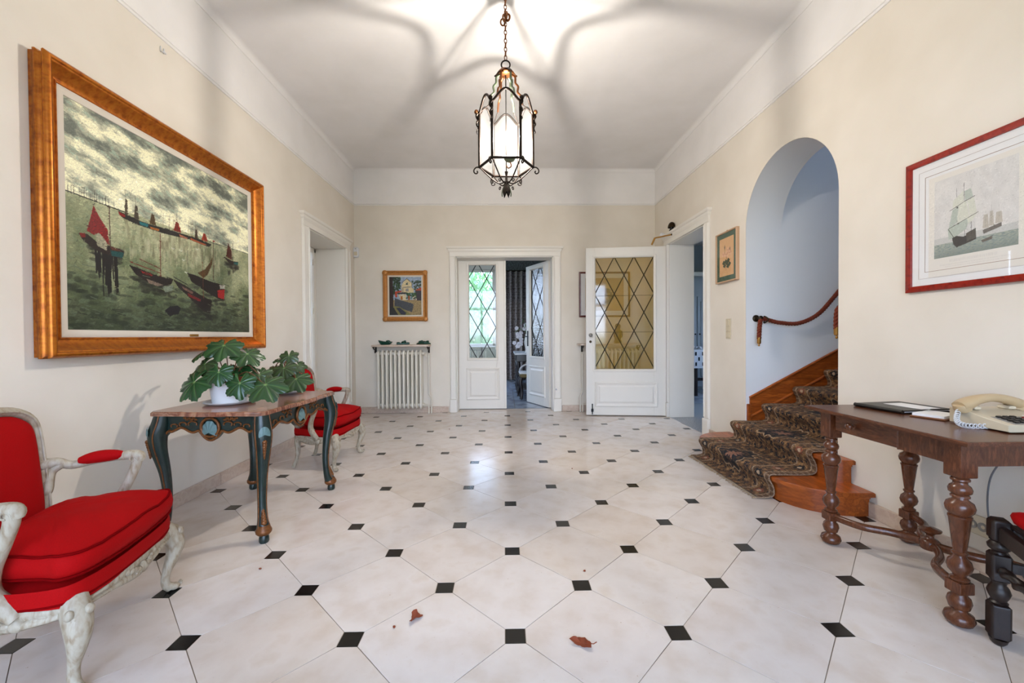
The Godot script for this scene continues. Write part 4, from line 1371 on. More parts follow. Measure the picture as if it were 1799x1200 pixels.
		part(lan, "drip_pan", MB.new().lathe(pan, 18, Transform3D(Basis.IDENTITY, at)), M.verdigris)
		part(lan, "candle_tube", MB.new().lathe([Vector2(0.0105, y0 + 0.05), Vector2(0.0105, y0 + 0.135), Vector2(0, y0 + 0.137)], 12, Transform3D(Basis.IDENTITY, at)), M.ivory_plastic)
		var yb := y0 + 0.137
		part(lan, "lamp_bulb", MB.new().lathe([Vector2(0.008, yb), Vector2(0.010, yb + 0.006), Vector2(0.022, yb + 0.03), Vector2(0.027, yb + 0.052), Vector2(0.024, yb + 0.074), Vector2(0.013, yb + 0.096), Vector2(0.004, yb + 0.112), Vector2(0, yb + 0.116)], 16, Transform3D(Basis.IDENTITY, at)), M.lamp_bulb)
		var li := OmniLight3D.new()
		li.name = "lamp_light"
		li.light_color = Color(1.0, 0.972, 0.935)
		li.light_energy = LAMP_ENERGY
		li.light_size = 0.016
		li.omni_range = 14.0
		li.omni_attenuation = 2.0
		li.shadow_enabled = true
		li.position = at + Vector3.UP * (yb + 0.055)
		lan.add_child(li)
	# chain to the ceiling, shortened by a bunched knot of links
	var y := y1 + 0.343
	var n := 0
	while y < HC - 0.05:
		var link := []
		var turn := Basis(Vector3.UP, (PI / 2) * (n % 2) + 0.35)
		for k in 16:
			var t := TAU * k / 16.0
			link.append(turn * Vector3(cos(t) * 0.0085, 0, 0) + Vector3.UP * (y + 0.017 + sin(t) * 0.017))
		part(lan, "chain_link", MB.new().tube(link, 0.0029, 6, true), M.rusty_bronze)
		y += 0.027
		n += 1
	for k in 6:
		var turn := Basis(Vector3.UP, 0.9 * k)
		var link := []
		for i in 14:
			var t := TAU * i / 14.0
			link.append(turn * Vector3(-0.016 + cos(t) * 0.015, 0, 0.004) + Vector3.UP * (3.06 + 0.017 * (k % 3) + (0.03 if k > 2 else 0.0) + sin(t) * 0.022))
		part(lan, "chain_link", MB.new().tube(link, 0.0055, 6, true), M.rusty_bronze)
	part(lan, "ceiling_rose", MB.new().lathe([Vector2(0, HC - 0.05), Vector2(0.012, HC - 0.048), Vector2(0.016, HC - 0.035), Vector2(0.04, HC - 0.025), Vector2(0.055, HC - 0.008), Vector2(0.056, HC - 0.0005), Vector2(0, HC - 0.0005)], 20), M.rusty_bronze)

# ---------------------------------------------------------------- pictures

# draws on an Image in units of its size
class Brush:
	var im: Image
	var w: int
	var h: int
	var rg := RandomNumberGenerator.new()
	func _init(ww: int, hh: int, c: Color) -> void:
		w = ww
		h = hh
		im = Image.create(w, h, false, Image.FORMAT_RGB8)
		im.fill(c)
		rg.seed = 31
	func dot(x: int, y: int, c: Color, a := 1.0) -> void:
		if x >= 0 and y >= 0 and x < w and y < h:
			im.set_pixel(x, y, im.get_pixel(x, y).lerp(c, a))
	func poly(pts: Array, c: Color, rough := 0.12, a := 1.0) -> void:
		var P := PackedVector2Array()
		var lo := Vector2(1e9, 1e9)
		var hi := -lo
		for q in pts:
			var e := Vector2(q[0] * w, q[1] * h)
			P.append(e)
			lo = lo.min(e)
			hi = hi.max(e)
		for y in range(maxi(0, int(lo.y)), mini(h, int(hi.y) + 2)):
			for x in range(maxi(0, int(lo.x)), mini(w, int(hi.x) + 2)):
				if Geometry2D.is_point_in_polygon(Vector2(x + 0.5 + rg.randf_range(-1.2, 1.2), y + 0.5 + rg.randf_range(-1.2, 1.2)), P):
					dot(x, y, c.lerp(c * (1.0 + rg.randf_range(-1.0, 1.0)), rough), a)
	func line(x0: float, y0: float, x1: float, y1: float, px: float, c: Color, a := 1.0) -> void:
		var p := Vector2(x0 * w, y0 * h)
		var q := Vector2(x1 * w, y1 * h)
		var n := int(p.distance_to(q) * 1.5) + 1
		for i in n + 1:
			var e := p.lerp(q, float(i) / n)
			var r := int(ceil(px / 2.0))
			for dy in range(-r, r + 1):
				for dx in range(-r, r + 1):
					if Vector2(dx, dy).length() <= px / 2.0:
						dot(int(e.x) + dx, int(e.y) + dy, c, a)
	# a dab of paint
	func dab(x: float, y: float, rx: float, ry: float, c: Color, a := 0.8) -> void:
		var cx := x * w
		var cy := y * h
		for yy in range(int(cy - ry), int(cy + ry) + 1):
			for xx in range(int(cx - rx), int(cx + rx) + 1):
				var d := Vector2((xx - cx) / rx, (yy - cy) / ry).length()
				if d < 1.0:
					dot(xx, yy, c, a * clampf((1.0 - d) * 3.0, 0.0, 1.0))
	# short loaded strokes that break up what lies below
	func strokes(count: int, v0: float, v1: float, vary: float) -> void:
		for k in count:
			var x := rg.randi_range(2, w - 3)
			var y := rg.randi_range(int(v0 * h) + 2, int(v1 * h) - 3)
			var c := im.get_pixel(x, y) * (1.0 + rg.randf_range(-vary, vary))
			var an := -0.5 + rg.randf_range(-0.7, 0.9)
			var ln := rg.randf_range(4.0, 13.0)
			var wd := rg.randf_range(1.6, 4.2)
			for i in int(ln):
				var px := x + cos(an) * (i - ln / 2)
				var py := y + sin(an) * (i - ln / 2)
				for j in int(wd):
					dot(int(px - sin(an) * (j - wd / 2)), int(py + cos(an) * (j - wd / 2)), c, 0.75)
	func texture() -> ImageTexture:
		return ImageTexture.create_from_image(im)

func seascape() -> ImageTexture:
	var b := Brush.new(900, 720, Color(0.3, 0.32, 0.26))
	var n1 := FastNoiseLite.new()
	n1.seed = 4
	n1.frequency = 0.006
	n1.fractal_octaves = 5
	n1.domain_warp_enabled = true
	n1.domain_warp_amplitude = 40.0
	var n2 := FastNoiseLite.new()
	n2.seed = 8
	n2.frequency = 0.03
	n2.fractal_octaves = 3
	var n3 := FastNoiseLite.new()
	n3.seed = 19
	n3.frequency = 0.16
	var grey_c := Color(0.36, 0.38, 0.34)
	var cream := Color(0.86, 0.84, 0.70)
	var teal := Color(0.46, 0.56, 0.50)
	for y in b.h:
		var v := float(y) / b.h
		for x in b.w:
			var u := float(x) / b.w
			var c: Color
			var hor := 0.405 + 0.02 * u
			if v < hor:
				# clouds in strokes that slant down to the right
				var s := n1.get_noise_2d(x * 0.8 + y * 0.9, y * 1.9 - x * 0.45)
				var t := n2.get_noise_2d(x * 0.7, y * 1.7 - x * 0.5)
				var k := clampf(0.40 + (v / hor) * 0.50 + s * 1.25 + t * 0.35, 0.0, 1.0)
				c = grey_c.lerp(cream, k)
				if t > 0.18 and k > 0.3 and k < 0.75:
					c = c.lerp(teal, 0.45)
			else:
				var d := (v - hor) / (1.0 - hor)
				var s := n1.get_noise_2d(x * 1.1 + 300.0, y * 0.7)
				var t := n2.get_noise_2d(x * 0.6 + 50.0, y * 1.5)
				c = Color(0.60, 0.60, 0.47).lerp(Color(0.27, 0.31, 0.20), clampf(d * 1.25 + s * 0.7, 0.0, 1.0))
				c = c.lerp(Color(0.15, 0.18, 0.125), clampf((d - 0.62) * 1.9 + t * 0.35, 0.0, 0.8))
				if t > 0.22:
					c = c.lerp(Color(0.42, 0.47, 0.37), 0.35)
			var g := 1.0 + 0.16 * n3.get_noise_2d(x, y * 1.3)
			b.im.set_pixel(x, y, c * g * 1.12)
	var dark := Color(0.07, 0.055, 0.05)
	var red := Color(0.46, 0.04, 0.04)
	b.strokes(9000, 0.0, 1.0, 0.16)
	# thick vertical strokes of light under the far boats
	for k in 260:
		var u := b.rg.randf_range(0.2, 0.76)
		var v := b.rg.randf_range(0.45, 0.62)
		b.dab(u, v, b.rg.randf_range(3, 10), b.rg.randf_range(8, 34), Color(0.72, 0.70, 0.57) if k % 3 else Color(0.42, 0.40, 0.30), 0.38)
	for k in 150:
		b.dab(b.rg.randf(), b.rg.randf_range(0.72, 1.0), b.rg.randf_range(10, 40), b.rg.randf_range(4, 12), Color(0.10, 0.125, 0.085), 0.4)
	# dark water under each hull
	for e in [[0.08, 0.20, 0.61, 0.68], [0.26, 0.44, 0.735, 0.80], [0.50, 0.69, 0.82, 0.92], [0.58, 0.78, 0.72, 0.82], [0.80, 0.90, 0.52, 0.56]]:
		for k in 34:
			b.dab(b.rg.randf_range(e[0], e[1]), b.rg.randf_range(e[2], e[3]), b.rg.randf_range(8, 24), b.rg.randf_range(4, 10), Color(0.09, 0.085, 0.07), 0.42)
	# horizon with a far shore
	b.line(0.0, 0.403, 0.22, 0.415, 3, Color(0.16, 0.17, 0.15), 0.8)
	for k in 26:
		var u := b.rg.randf_range(0.0, 0.2)
		b.line(u, 0.41, u, 0.385 - b.rg.randf() * 0.02, 1.2, dark, 0.6)
	b.line(0.68, 0.43, 1.0, 0.425, 2, Color(0.33, 0.36, 0.32), 0.8)
	# line of far boats
	b.poly([[0.195, 0.418], [0.3, 0.435], [0.45, 0.432], [0.6, 0.43], [0.70, 0.44], [0.68, 0.462], [0.55, 0.452], [0.4, 0.462], [0.28, 0.458], [0.21, 0.445]], Color(0.13, 0.12, 0.11), 0.3)
	b.poly([[0.196, 0.42], [0.225, 0.428], [0.222, 0.442], [0.2, 0.437]], Color(0.5, 0.06, 0.05))
	b.poly([[0.285, 0.438], [0.33, 0.438], [0.325, 0.455], [0.29, 0.452]], Color(0.10, 0.42, 0.44))
	b.poly([[0.335, 0.448], [0.385, 0.445], [0.38, 0.458], [0.34, 0.458]], Color(0.62, 0.36, 0.10))
	b.poly([[0.49, 0.438], [0.545, 0.446], [0.54, 0.455], [0.495, 0.452]], Color(0.64, 0.40, 0.30))
	b.poly([[0.56, 0.44], [0.66, 0.452], [0.65, 0.46], [0.56, 0.452]], Color(0.62, 0.30, 0.14))
	for e in [[0.222, 0.345, 0.236, 0.425, Color(0.28, 0.23, 0.15)], [0.262, 0.36, 0.285, 0.43, Color(0.25, 0.21, 0.15)], [0.335, 0.375, 0.368, 0.432, Color(0.30, 0.22, 0.10)], [0.46, 0.372, 0.505, 0.428, Color(0.47, 0.09, 0.05)], [0.585, 0.375, 0.606, 0.432, Color(0.22, 0.17, 0.12)], [0.63, 0.385, 0.675, 0.432, Color(0.58, 0.15, 0.05)]]:
		b.poly([[e[0], e[3]], [(e[0] * 2 + e[2]) / 3, e[1]], [(e[0] + e[2]) / 2 + 0.006, e[1] + 0.005], [e[2], e[3]]], e[4], 0.35)
		b.line((e[0] + e[2]) / 2 - 0.004, e[1] - 0.045, (e[0] + e[2]) / 2, e[3], 1.6, dark, 0.8)
	for k in 14:
		var u := b.rg.randf_range(0.4, 0.66)
		b.line(u, 0.43, u + 0.002, 0.355 - b.rg.randf() * 0.02, 1.2, Color(0.35, 0.2, 0.12), 0.7)
	# boat with the red sail, and its long dark reflection
	for k in 26:
		var u := b.rg.randf_range(0.10, 0.185)
		b.line(u, 0.61, u + b.rg.randf_range(-0.006, 0.006), b.rg.randf_range(0.7, 0.84), b.rg.randf_range(3, 9), dark, 0.5)
	b.poly([[0.045, 0.572], [0.075, 0.568], [0.12, 0.60], [0.17, 0.598], [0.217, 0.608], [0.21, 0.648], [0.16, 0.645], [0.10, 0.63], [0.06, 0.60]], Color(0.13, 0.075, 0.06), 0.5)
	b.poly([[0.048, 0.571], [0.068, 0.568], [0.07, 0.585], [0.055, 0.588]], Color(0.45, 0.05, 0.04))
	b.poly([[0.16, 0.618], [0.215, 0.616], [0.209, 0.645], [0.165, 0.642]], Color(0.06, 0.27, 0.26), 0.3)
	b.poly([[0.16, 0.60], [0.2, 0.603], [0.205, 0.615], [0.165, 0.615]], Color(0.32, 0.16, 0.10), 0.6)
	b.poly([[0.10, 0.428], [0.12, 0.475], [0.152, 0.525], [0.157, 0.595], [0.135, 0.57], [0.115, 0.55], [0.10, 0.565], [0.074, 0.553], [0.088, 0.49]], red, 0.4)
	b.poly([[0.105, 0.56], [0.118, 0.548], [0.135, 0.568], [0.15, 0.592], [0.146, 0.625], [0.11, 0.61]], Color(0.58, 0.56, 0.46), 0.35)
	b.line(0.159, 0.41, 0.161, 0.60, 3, Color(0.25, 0.12, 0.09))
	b.line(0.104, 0.36, 0.104, 0.43, 1.6, dark, 0.7)
	b.line(0.108, 0.435, 0.158, 0.47, 1.4, Color(0.45, 0.42, 0.34), 0.7)
	# long boat with one mast
	b.poly([[0.236, 0.67], [0.28, 0.678], [0.36, 0.70], [0.455, 0.705], [0.44, 0.735], [0.39, 0.755], [0.32, 0.745], [0.265, 0.712]], Color(0.10, 0.065, 0.055), 0.5)
	b.poly([[0.29, 0.688], [0.345, 0.70], [0.342, 0.708], [0.295, 0.70]], Color(0.48, 0.06, 0.04))
	b.poly([[0.315, 0.725], [0.40, 0.745], [0.37, 0.757], [0.325, 0.747]], Color(0.45, 0.38, 0.32), 0.3)
	b.poly([[0.395, 0.757], [0.452, 0.738], [0.447, 0.77], [0.41, 0.785]], Color(0.46, 0.50, 0.44), 0.3, 0.8)
	b.line(0.387, 0.47, 0.386, 0.70, 3.4, Color(0.36, 0.10, 0.06))
	b.line(0.244, 0.655, 0.386, 0.683, 2.6, Color(0.42, 0.12, 0.08))
	b.line(0.285, 0.63, 0.386, 0.66, 2.2, Color(0.35, 0.12, 0.08))
	for k in 16:
		b.dab(lerpf(0.25, 0.46, k / 15.0), lerpf(0.735, 0.805, k / 15.0) + b.rg.randf_range(-0.012, 0.012), 14, 6, dark, 0.4)
	# two boats side by side
	b.poly([[0.455, 0.705], [0.52, 0.728], [0.60, 0.765], [0.695, 0.80], [0.682, 0.885], [0.63, 0.868], [0.55, 0.80], [0.48, 0.745]], Color(0.10, 0.065, 0.055), 0.5)
	b.poly([[0.50, 0.735], [0.57, 0.76], [0.565, 0.775], [0.51, 0.752]], Color(0.40, 0.29, 0.24), 0.4)
	b.poly([[0.535, 0.77], [0.62, 0.80], [0.615, 0.815], [0.54, 0.79]], Color(0.40, 0.07, 0.06), 0.4)
	b.poly([[0.537, 0.652], [0.60, 0.66], [0.70, 0.68], [0.795, 0.688], [0.785, 0.79], [0.74, 0.782], [0.66, 0.75], [0.56, 0.70]], Color(0.09, 0.06, 0.05), 0.5)
	b.poly([[0.755, 0.69], [0.795, 0.687], [0.793, 0.71], [0.757, 0.715]], Color(0.66, 0.64, 0.58), 0.2)
	b.poly([[0.735, 0.728], [0.792, 0.715], [0.786, 0.785], [0.74, 0.772]], Color(0.62, 0.05, 0.05), 0.35)
	b.poly([[0.706, 0.515], [0.70, 0.57], [0.668, 0.64], [0.64, 0.665], [0.60, 0.64], [0.65, 0.61], [0.685, 0.56]], Color(0.30, 0.21, 0.09), 0.45)
	b.line(0.712, 0.413, 0.709, 0.67, 2.8, Color(0.3, 0.17, 0.1))
	b.line(0.709, 0.415, 0.722, 0.415, 5, Color(0.6, 0.08, 0.08))
	b.line(0.635, 0.568, 0.637, 0.79, 3.6, Color(0.40, 0.20, 0.09))
	b.line(0.54, 0.52, 0.541, 0.68, 1.6, dark, 0.7)
	b.line(0.455, 0.69, 0.54, 0.725, 2, dark, 0.8)
	for k in 10:
		b.dab(lerpf(0.60, 0.69, k / 9.0), lerpf(0.86, 0.92, k / 9.0), 12, 7, dark, 0.4)
	# small boat to the right
	b.poly([[0.825, 0.395], [0.852, 0.44], [0.856, 0.503], [0.808, 0.492]], Color(0.27, 0.09, 0.05), 0.4)
	b.line(0.863, 0.385, 0.862, 0.51, 2, dark, 0.8)
	b.poly([[0.786, 0.495], [0.86, 0.51], [0.91, 0.505], [0.90, 0.53], [0.83, 0.53]], Color(0.12, 0.07, 0.06), 0.5)
	b.poly([[0.868, 0.515], [0.909, 0.508], [0.903, 0.528], [0.87, 0.528]], Color(0.08, 0.32, 0.31))
	for k in 8:
		b.dab(b.rg.randf_range(0.82, 0.89), b.rg.randf_range(0.54, 0.60), 8, 14, dark, 0.35)
	# dinghy, gulls and ripples
	b.poly([[0.404, 0.885], [0.43, 0.862], [0.475, 0.85], [0.494, 0.862], [0.48, 0.90], [0.43, 0.915]], Color(0.075, 0.07, 0.085), 0.4)
	for e in [[0.455, 0.535], [0.50, 0.535], [0.53, 0.655], [0.60, 0.5], [0.515, 0.585]]:
		b.line(e[0] - 0.008, e[1] - 0.006, e[0], e[1], 2, Color(0.8, 0.8, 0.74))
		b.line(e[0] + 0.008, e[1] - 0.006, e[0], e[1], 2, Color(0.8, 0.8, 0.74))
	for k in 70:
		var u := b.rg.randf()
		var v := b.rg.randf_range(0.66, 0.99)
		b.line(u, v, u + b.rg.randf_range(0.01, 0.05), v + b.rg.randf_range(0.0, 0.012), 2, Color(0.09, 0.1, 0.08) if k % 3 else Color(0.36, 0.40, 0.33), 0.55)
	b.strokes(5200, 0.34, 1.0, 0.22)
	return b.texture()

func village() -> ImageTexture:
	var b := Brush.new(300, 360, Color(0.62, 0.66, 0.72))
	var n := FastNoiseLite.new()
	n.seed = 6
	n.frequency = 0.05
	for y in 360:
		for x in 300:
			var k := 1.0 + 0.18 * n.get_noise_2d(x, y)
			var c := Color(0.56, 0.62, 0.70)
			if y > 215:
				c = Color(0.56, 0.48, 0.32)
			b.im.set_pixel(x, y, c * k)
	for k in 160:
		b.dab(b.rg.randf_range(0.0, 0.34), b.rg.randf_range(0.0, 0.45), 8, 10, Color(0.08, 0.15, 0.07) if k % 3 else Color(0.14, 0.26, 0.10), 0.8)
	for k in 60:
		b.dab(b.rg.randf_range(0.68, 1.0), b.rg.randf_range(0.10, 0.36), 9, 8, Color(0.10, 0.19, 0.08) if k % 3 else Color(0.34, 0.33, 0.30), 0.8)
	b.poly([[0, 0], [0.11, 0], [0.13, 0.55], [0.12, 1], [0, 1]], Color(0.16, 0.09, 0.06), 0.5)
	b.poly([[0.55, 0.05], [0.70, 0.15], [0.70, 0.30], [0.76, 0.31], [0.76, 0.41], [0.38, 0.43], [0.38, 0.22], [0.45, 0.13]], Color(0.80, 0.73, 0.56), 0.12)
	b.poly([[0.38, 0.22], [0.45, 0.30], [0.45, 0.41], [0.38, 0.43]], Color(0.66, 0.60, 0.48), 0.12)
	b.line(0.38, 0.16, 0.55, 0.05, 4, Color(0.25, 0.24, 0.24))
	b.line(0.55, 0.05, 0.71, 0.16, 4, Color(0.25, 0.24, 0.24))
	b.line(0.44, 0.275, 0.71, 0.262, 5, Color(0.20, 0.25, 0.36))
	b.poly([[0.52, 0.17], [0.58, 0.15], [0.58, 0.21], [0.52, 0.21]], Color(0.22, 0.30, 0.30))
	b.poly([[0.52, 0.31], [0.60, 0.30], [0.60, 0.38], [0.52, 0.38]], Color(0.52, 0.50, 0.50))
	b.poly([[0.18, 0.38], [0.38, 0.36], [0.38, 0.40], [0.25, 0.42], [0.24, 0.53], [0.19, 0.53]], Color(0.66, 0.22, 0.09), 0.2)
	b.poly([[0.26, 0.42], [0.52, 0.40], [0.50, 0.45], [0.27, 0.45]], Color(0.12, 0.13, 0.16))
	b.poly([[0.28, 0.46], [0.52, 0.45], [0.53, 0.61], [0.36, 0.61]], Color(0.80, 0.74, 0.60), 0.1)
	b.poly([[0.35, 0.51], [0.41, 0.50], [0.415, 0.60], [0.36, 0.60]], Color(0.62, 0.36, 0.06))
	b.poly([[0.74, 0.47], [0.85, 0.46], [0.87, 0.60], [0.72, 0.60]], Color(0.80, 0.73, 0.66), 0.15)
	b.poly([[0.82, 0.34], [1.0, 0.27], [1.0, 0.36], [0.83, 0.36]], Color(0.64, 0.25, 0.11), 0.2)
	b.poly([[0.80, 0.36], [1.0, 0.36], [1.0, 0.62], [0.86, 0.62]], Color(0.20, 0.17, 0.19), 0.3)
	for k in 70:
		b.dab(b.rg.randf_range(0.52, 0.84), 0.42 + 0.07 * b.rg.randf() + (0.08 if k % 4 == 0 else 0.0), 8, 7, Color(0.09, 0.22, 0.10) if k % 3 else Color(0.22, 0.36, 0.14), 0.85)
	b.poly([[0.585, 0.50], [0.64, 0.49], [0.64, 0.60], [0.58, 0.60]], Color(0.60, 0.27, 0.05))
	b.poly([[0.79, 0.54], [0.82, 0.54], [0.82, 0.60], [0.79, 0.60]], Color(0.1, 0.1, 0.1))
	b.poly([[0.17, 0.55], [0.32, 0.60], [0.72, 0.70], [0.76, 0.74], [0.70, 0.92], [0.52, 0.87], [0.16, 0.76]], Color(0.24, 0.25, 0.27), 0.25)
	b.poly([[0.12, 0.76], [0.32, 0.78], [0.62, 0.95], [0.66, 1.0], [0.30, 1.0]], Color(0.46, 0.44, 0.22), 0.2)
	b.poly([[0.21, 0.81], [0.32, 0.80], [0.52, 0.94], [0.50, 0.99], [0.36, 0.98]], Color(0.13, 0.13, 0.20), 0.3)
	b.poly([[0.04, 0.78], [0.14, 0.80], [0.28, 1.0], [0.02, 1.0]], Color(0.10, 0.10, 0.09), 0.3)
	b.strokes(1500, 0.0, 1.0, 0.3)
	return b.texture()

func flower_print() -> ImageTexture:
	var b := Brush.new(220, 340, Color(0.84, 0.65, 0.44))
	for k in 90:
		b.dab(b.rg.randf(), b.rg.randf(), 20, 20, Color(0.87, 0.69, 0.49), 0.25)
	b.line(0.52, 0.5, 0.47, 0.86, 3, Color(0.30, 0.33, 0.16))
	b.line(0.36, 0.3, 0.5, 0.55, 2, Color(0.33, 0.33, 0.18))
	for e in [[0.30, 0.64], [0.36, 0.72], [0.52, 0.66], [0.62, 0.60], [0.70, 0.70], [0.60, 0.75], [0.44, 0.62]]:
		b.poly([[e[0] - 0.11, e[1] + 0.02], [e[0], e[1] - 0.06], [e[0] + 0.12, e[1]], [e[0] + 0.02, e[1] + 0.07]], Color(0.13, 0.21, 0.10), 0.3)
	for e in [[0.30, 0.42], [0.62, 0.34], [0.50, 0.44], [0.74, 0.42]]:
		for q in 7:
			var t := TAU * q / 7.0
			b.dab(e[0] + cos(t) * 0.07, e[1] + sin(t) * 0.045, 14, 14, Color(0.90, 0.72, 0.58) if q % 2 else Color(0.80, 0.58, 0.42), 0.7)
		b.dab(e[0], e[1], 6, 6, Color(0.62, 0.40, 0.26), 0.8)
	b.poly([[0.33, 0.25], [0.38, 0.17], [0.42, 0.25], [0.39, 0.33]], Color(0.40, 0.29, 0.16), 0.3)
	b.poly([[0.70, 0.32], [0.75, 0.26], [0.78, 0.33], [0.74, 0.38]], Color(0.42, 0.31, 0.18), 0.3)
	return b.texture()

func ship_print() -> ImageTexture:
	var b := Brush.new(760, 640, Color(0.885, 0.86, 0.82))
	var n := FastNoiseLite.new()
	n.seed = 12
	n.frequency = 0.008
	n.fractal_octaves = 4
	var n2 := FastNoiseLite.new()
	n2.seed = 13
	n2.frequency = 0.05
	# plate from u 0.07 to 0.93, v 0.05 to 0.82
	for y in range(32, 525):
		for x in range(53, 707):
			var v := float(y) / 640
			var u := float(x) / 760
			var c := Color(0.84, 0.825, 0.805) * (1.0 + 0.05 * n.get_noise_2d(x, y))
			var hor := 0.685
			if v > hor:
				var k := n2.get_noise_2d(x * 0.5, y * 2.4)
				c = Color(0.47, 0.53, 0.52).lerp(Color(0.70, 0.70, 0.63), clampf(0.45 + k, 0.0, 1.0))
				c = c.lerp(Color(0.26, 0.31, 0.30), clampf((v - 0.74) * 3.0 + k * 0.3, 0.0, 0.7))
			elif v > hor - 0.06:
				c = c.lerp(Color(0.66, 0.67, 0.65), 0.4)
			b.im.set_pixel(x, y, c)
	var sail := Color(0.82, 0.82, 0.76)
	var shade := Color(0.70, 0.73, 0.68)
	var dk := Color(0.16, 0.14, 0.12)
	# big ship
	b.poly([[0.27, 0.62], [0.40, 0.655], [0.53, 0.63], [0.535, 0.70], [0.48, 0.715], [0.33, 0.745], [0.295, 0.71]], Color(0.17, 0.155, 0.14), 0.35)
	b.poly([[0.43, 0.63], [0.53, 0.60], [0.535, 0.69], [0.44, 0.705]], Color(0.30, 0.28, 0.25), 0.5)
	for m in [[0.325, 0.18], [0.405, 0.15], [0.475, 0.24]]:
		b.line(m[0], m[1], m[0] + 0.012, 0.66, 2.2, dk, 0.8)
	b.poly([[0.29, 0.29], [0.40, 0.22], [0.41, 0.33], [0.28, 0.37]], sail, 0.06)
	b.poly([[0.28, 0.38], [0.35, 0.35], [0.33, 0.51], [0.24, 0.55]], shade, 0.08)
	b.poly([[0.35, 0.35], [0.43, 0.325], [0.465, 0.48], [0.33, 0.52]], sail, 0.06)
	b.poly([[0.41, 0.23], [0.48, 0.22], [0.50, 0.30], [0.42, 0.325]], shade, 0.08)
	b.poly([[0.44, 0.325], [0.51, 0.31], [0.54, 0.455], [0.47, 0.475]], sail, 0.06)
	b.poly([[0.23, 0.55], [0.46, 0.49], [0.43, 0.59], [0.34, 0.63], [0.24, 0.66]], shade, 0.08)
	b.poly([[0.44, 0.49], [0.55, 0.455], [0.50, 0.52], [0.45, 0.55]], sail, 0.06)
	b.line(0.25, 0.38, 0.43, 0.32, 2, dk, 0.6)
	b.line(0.24, 0.55, 0.56, 0.455, 2, dk, 0.6)
	b.line(0.42, 0.325, 0.52, 0.30, 2, dk, 0.6)
	b.dab(0.335, 0.365, 8, 6, dk, 0.8)
	b.dab(0.345, 0.52, 10, 5, dk, 0.7)
	b.line(0.235, 0.555, 0.30, 0.65, 3, dk, 0.8)
	for k in 8:
		b.line(0.43 + 0.012 * k, 0.53, 0.44 + 0.012 * k, 0.62, 1.6, Color(0.25, 0.27, 0.28), 0.7)
	# the second ship, paler, and a rowing boat
	b.poly([[0.60, 0.635], [0.78, 0.60], [0.78, 0.635], [0.61, 0.67]], Color(0.34, 0.31, 0.28), 0.4, 0.85)
	for e in [[0.60, 0.50, 0.66, 0.62], [0.66, 0.48, 0.71, 0.61], [0.72, 0.50, 0.79, 0.60]]:
		b.poly([[e[0] + 0.01, e[1]], [e[2] - 0.01, e[1]], [e[2], e[3]], [e[0], e[3]]], Color(0.68, 0.64, 0.57), 0.12, 0.7)
		b.line((e[0] + e[2]) / 2, e[1] - 0.06, (e[0] + e[2]) / 2, e[3] + 0.02, 1.6, Color(0.4, 0.36, 0.32), 0.6)
	b.poly([[0.585, 0.725], [0.70, 0.70], [0.69, 0.73], [0.60, 0.745]], Color(0.32, 0.27, 0.24), 0.5, 0.8)
	b.strokes(3200, 0.06, 0.81, 0.14)
	# rows of small engraved lettering too faint to read
	for row in [[0.862, 0.25, 0.75, 5.0], [0.895, 0.14, 0.86, 2.0], [0.915, 0.20, 0.80, 1.6]]:
		var u: float = row[1]
		while u < row[2]:
			var hgt: float = row[3] * 1.6 / 640.0
			b.line(u, row[0] - hgt, u + b.rg.randf_range(0.0, 0.006), row[0] + hgt, 1.3, Color(0.6, 0.58, 0.57), 0.55)
			u += b.rg.randf_range(0.007, 0.014)
	return b.texture()

func rock_print() -> ImageTexture:
	var b := Brush.new(360, 320, Color(0.74, 0.60, 0.40))
	for k in 260:
		var t := b.rg.randf() * TAU
		var r := sqrt(b.rg.randf())
		var u := 0.42 + cos(t) * r * 0.32
		var v := 0.56 + sin(t) * r * 0.26 - (0.1 if r < 0.4 else 0.0)
		b.dab(u, v, b.rg.randf_range(8, 20), b.rg.randf_range(6, 14), [Color(0.10, 0.10, 0.11), Color(0.20, 0.19, 0.18), Color(0.30, 0.30, 0.30), Color(0.36, 0.27, 0.18)][k % 4], 0.8)
	b.poly([[0.36, 0.58], [0.62, 0.55], [0.60, 0.66], [0.40, 0.68]], Color(0.52, 0.40, 0.26), 0.3)
	return b.texture()

# a flat printed sheet or canvas with its own uv; x to the right, y up, z out
func flat_sheet(x0: float, y0: float, x1: float, y1: float, z: float, xf: Transform3D) -> MB:
	var mb := MB.new()
	var n := (xf.basis * Vector3(0, 0, 1)).normalized()
	var P := [xf * Vector3(x0, y0, z), xf * Vector3(x1, y0, z), xf * Vector3(x1, y1, z), xf * Vector3(x0, y1, z)]
	mb.tri(P[0], P[1], P[2], n, n, n, Vector2(0, 1), Vector2(1, 1), Vector2(1, 0))
	mb.tri(P[0], P[2], P[3], n, n, n, Vector2(0, 1), Vector2(1, 0), Vector2(0, 0))
	return mb

func print_mat(called: String, t: Texture2D, rough := 0.6) -> StandardMaterial3D:
	var m := mat(called, Color.WHITE, rough)
	m.albedo_texture = t
	return m

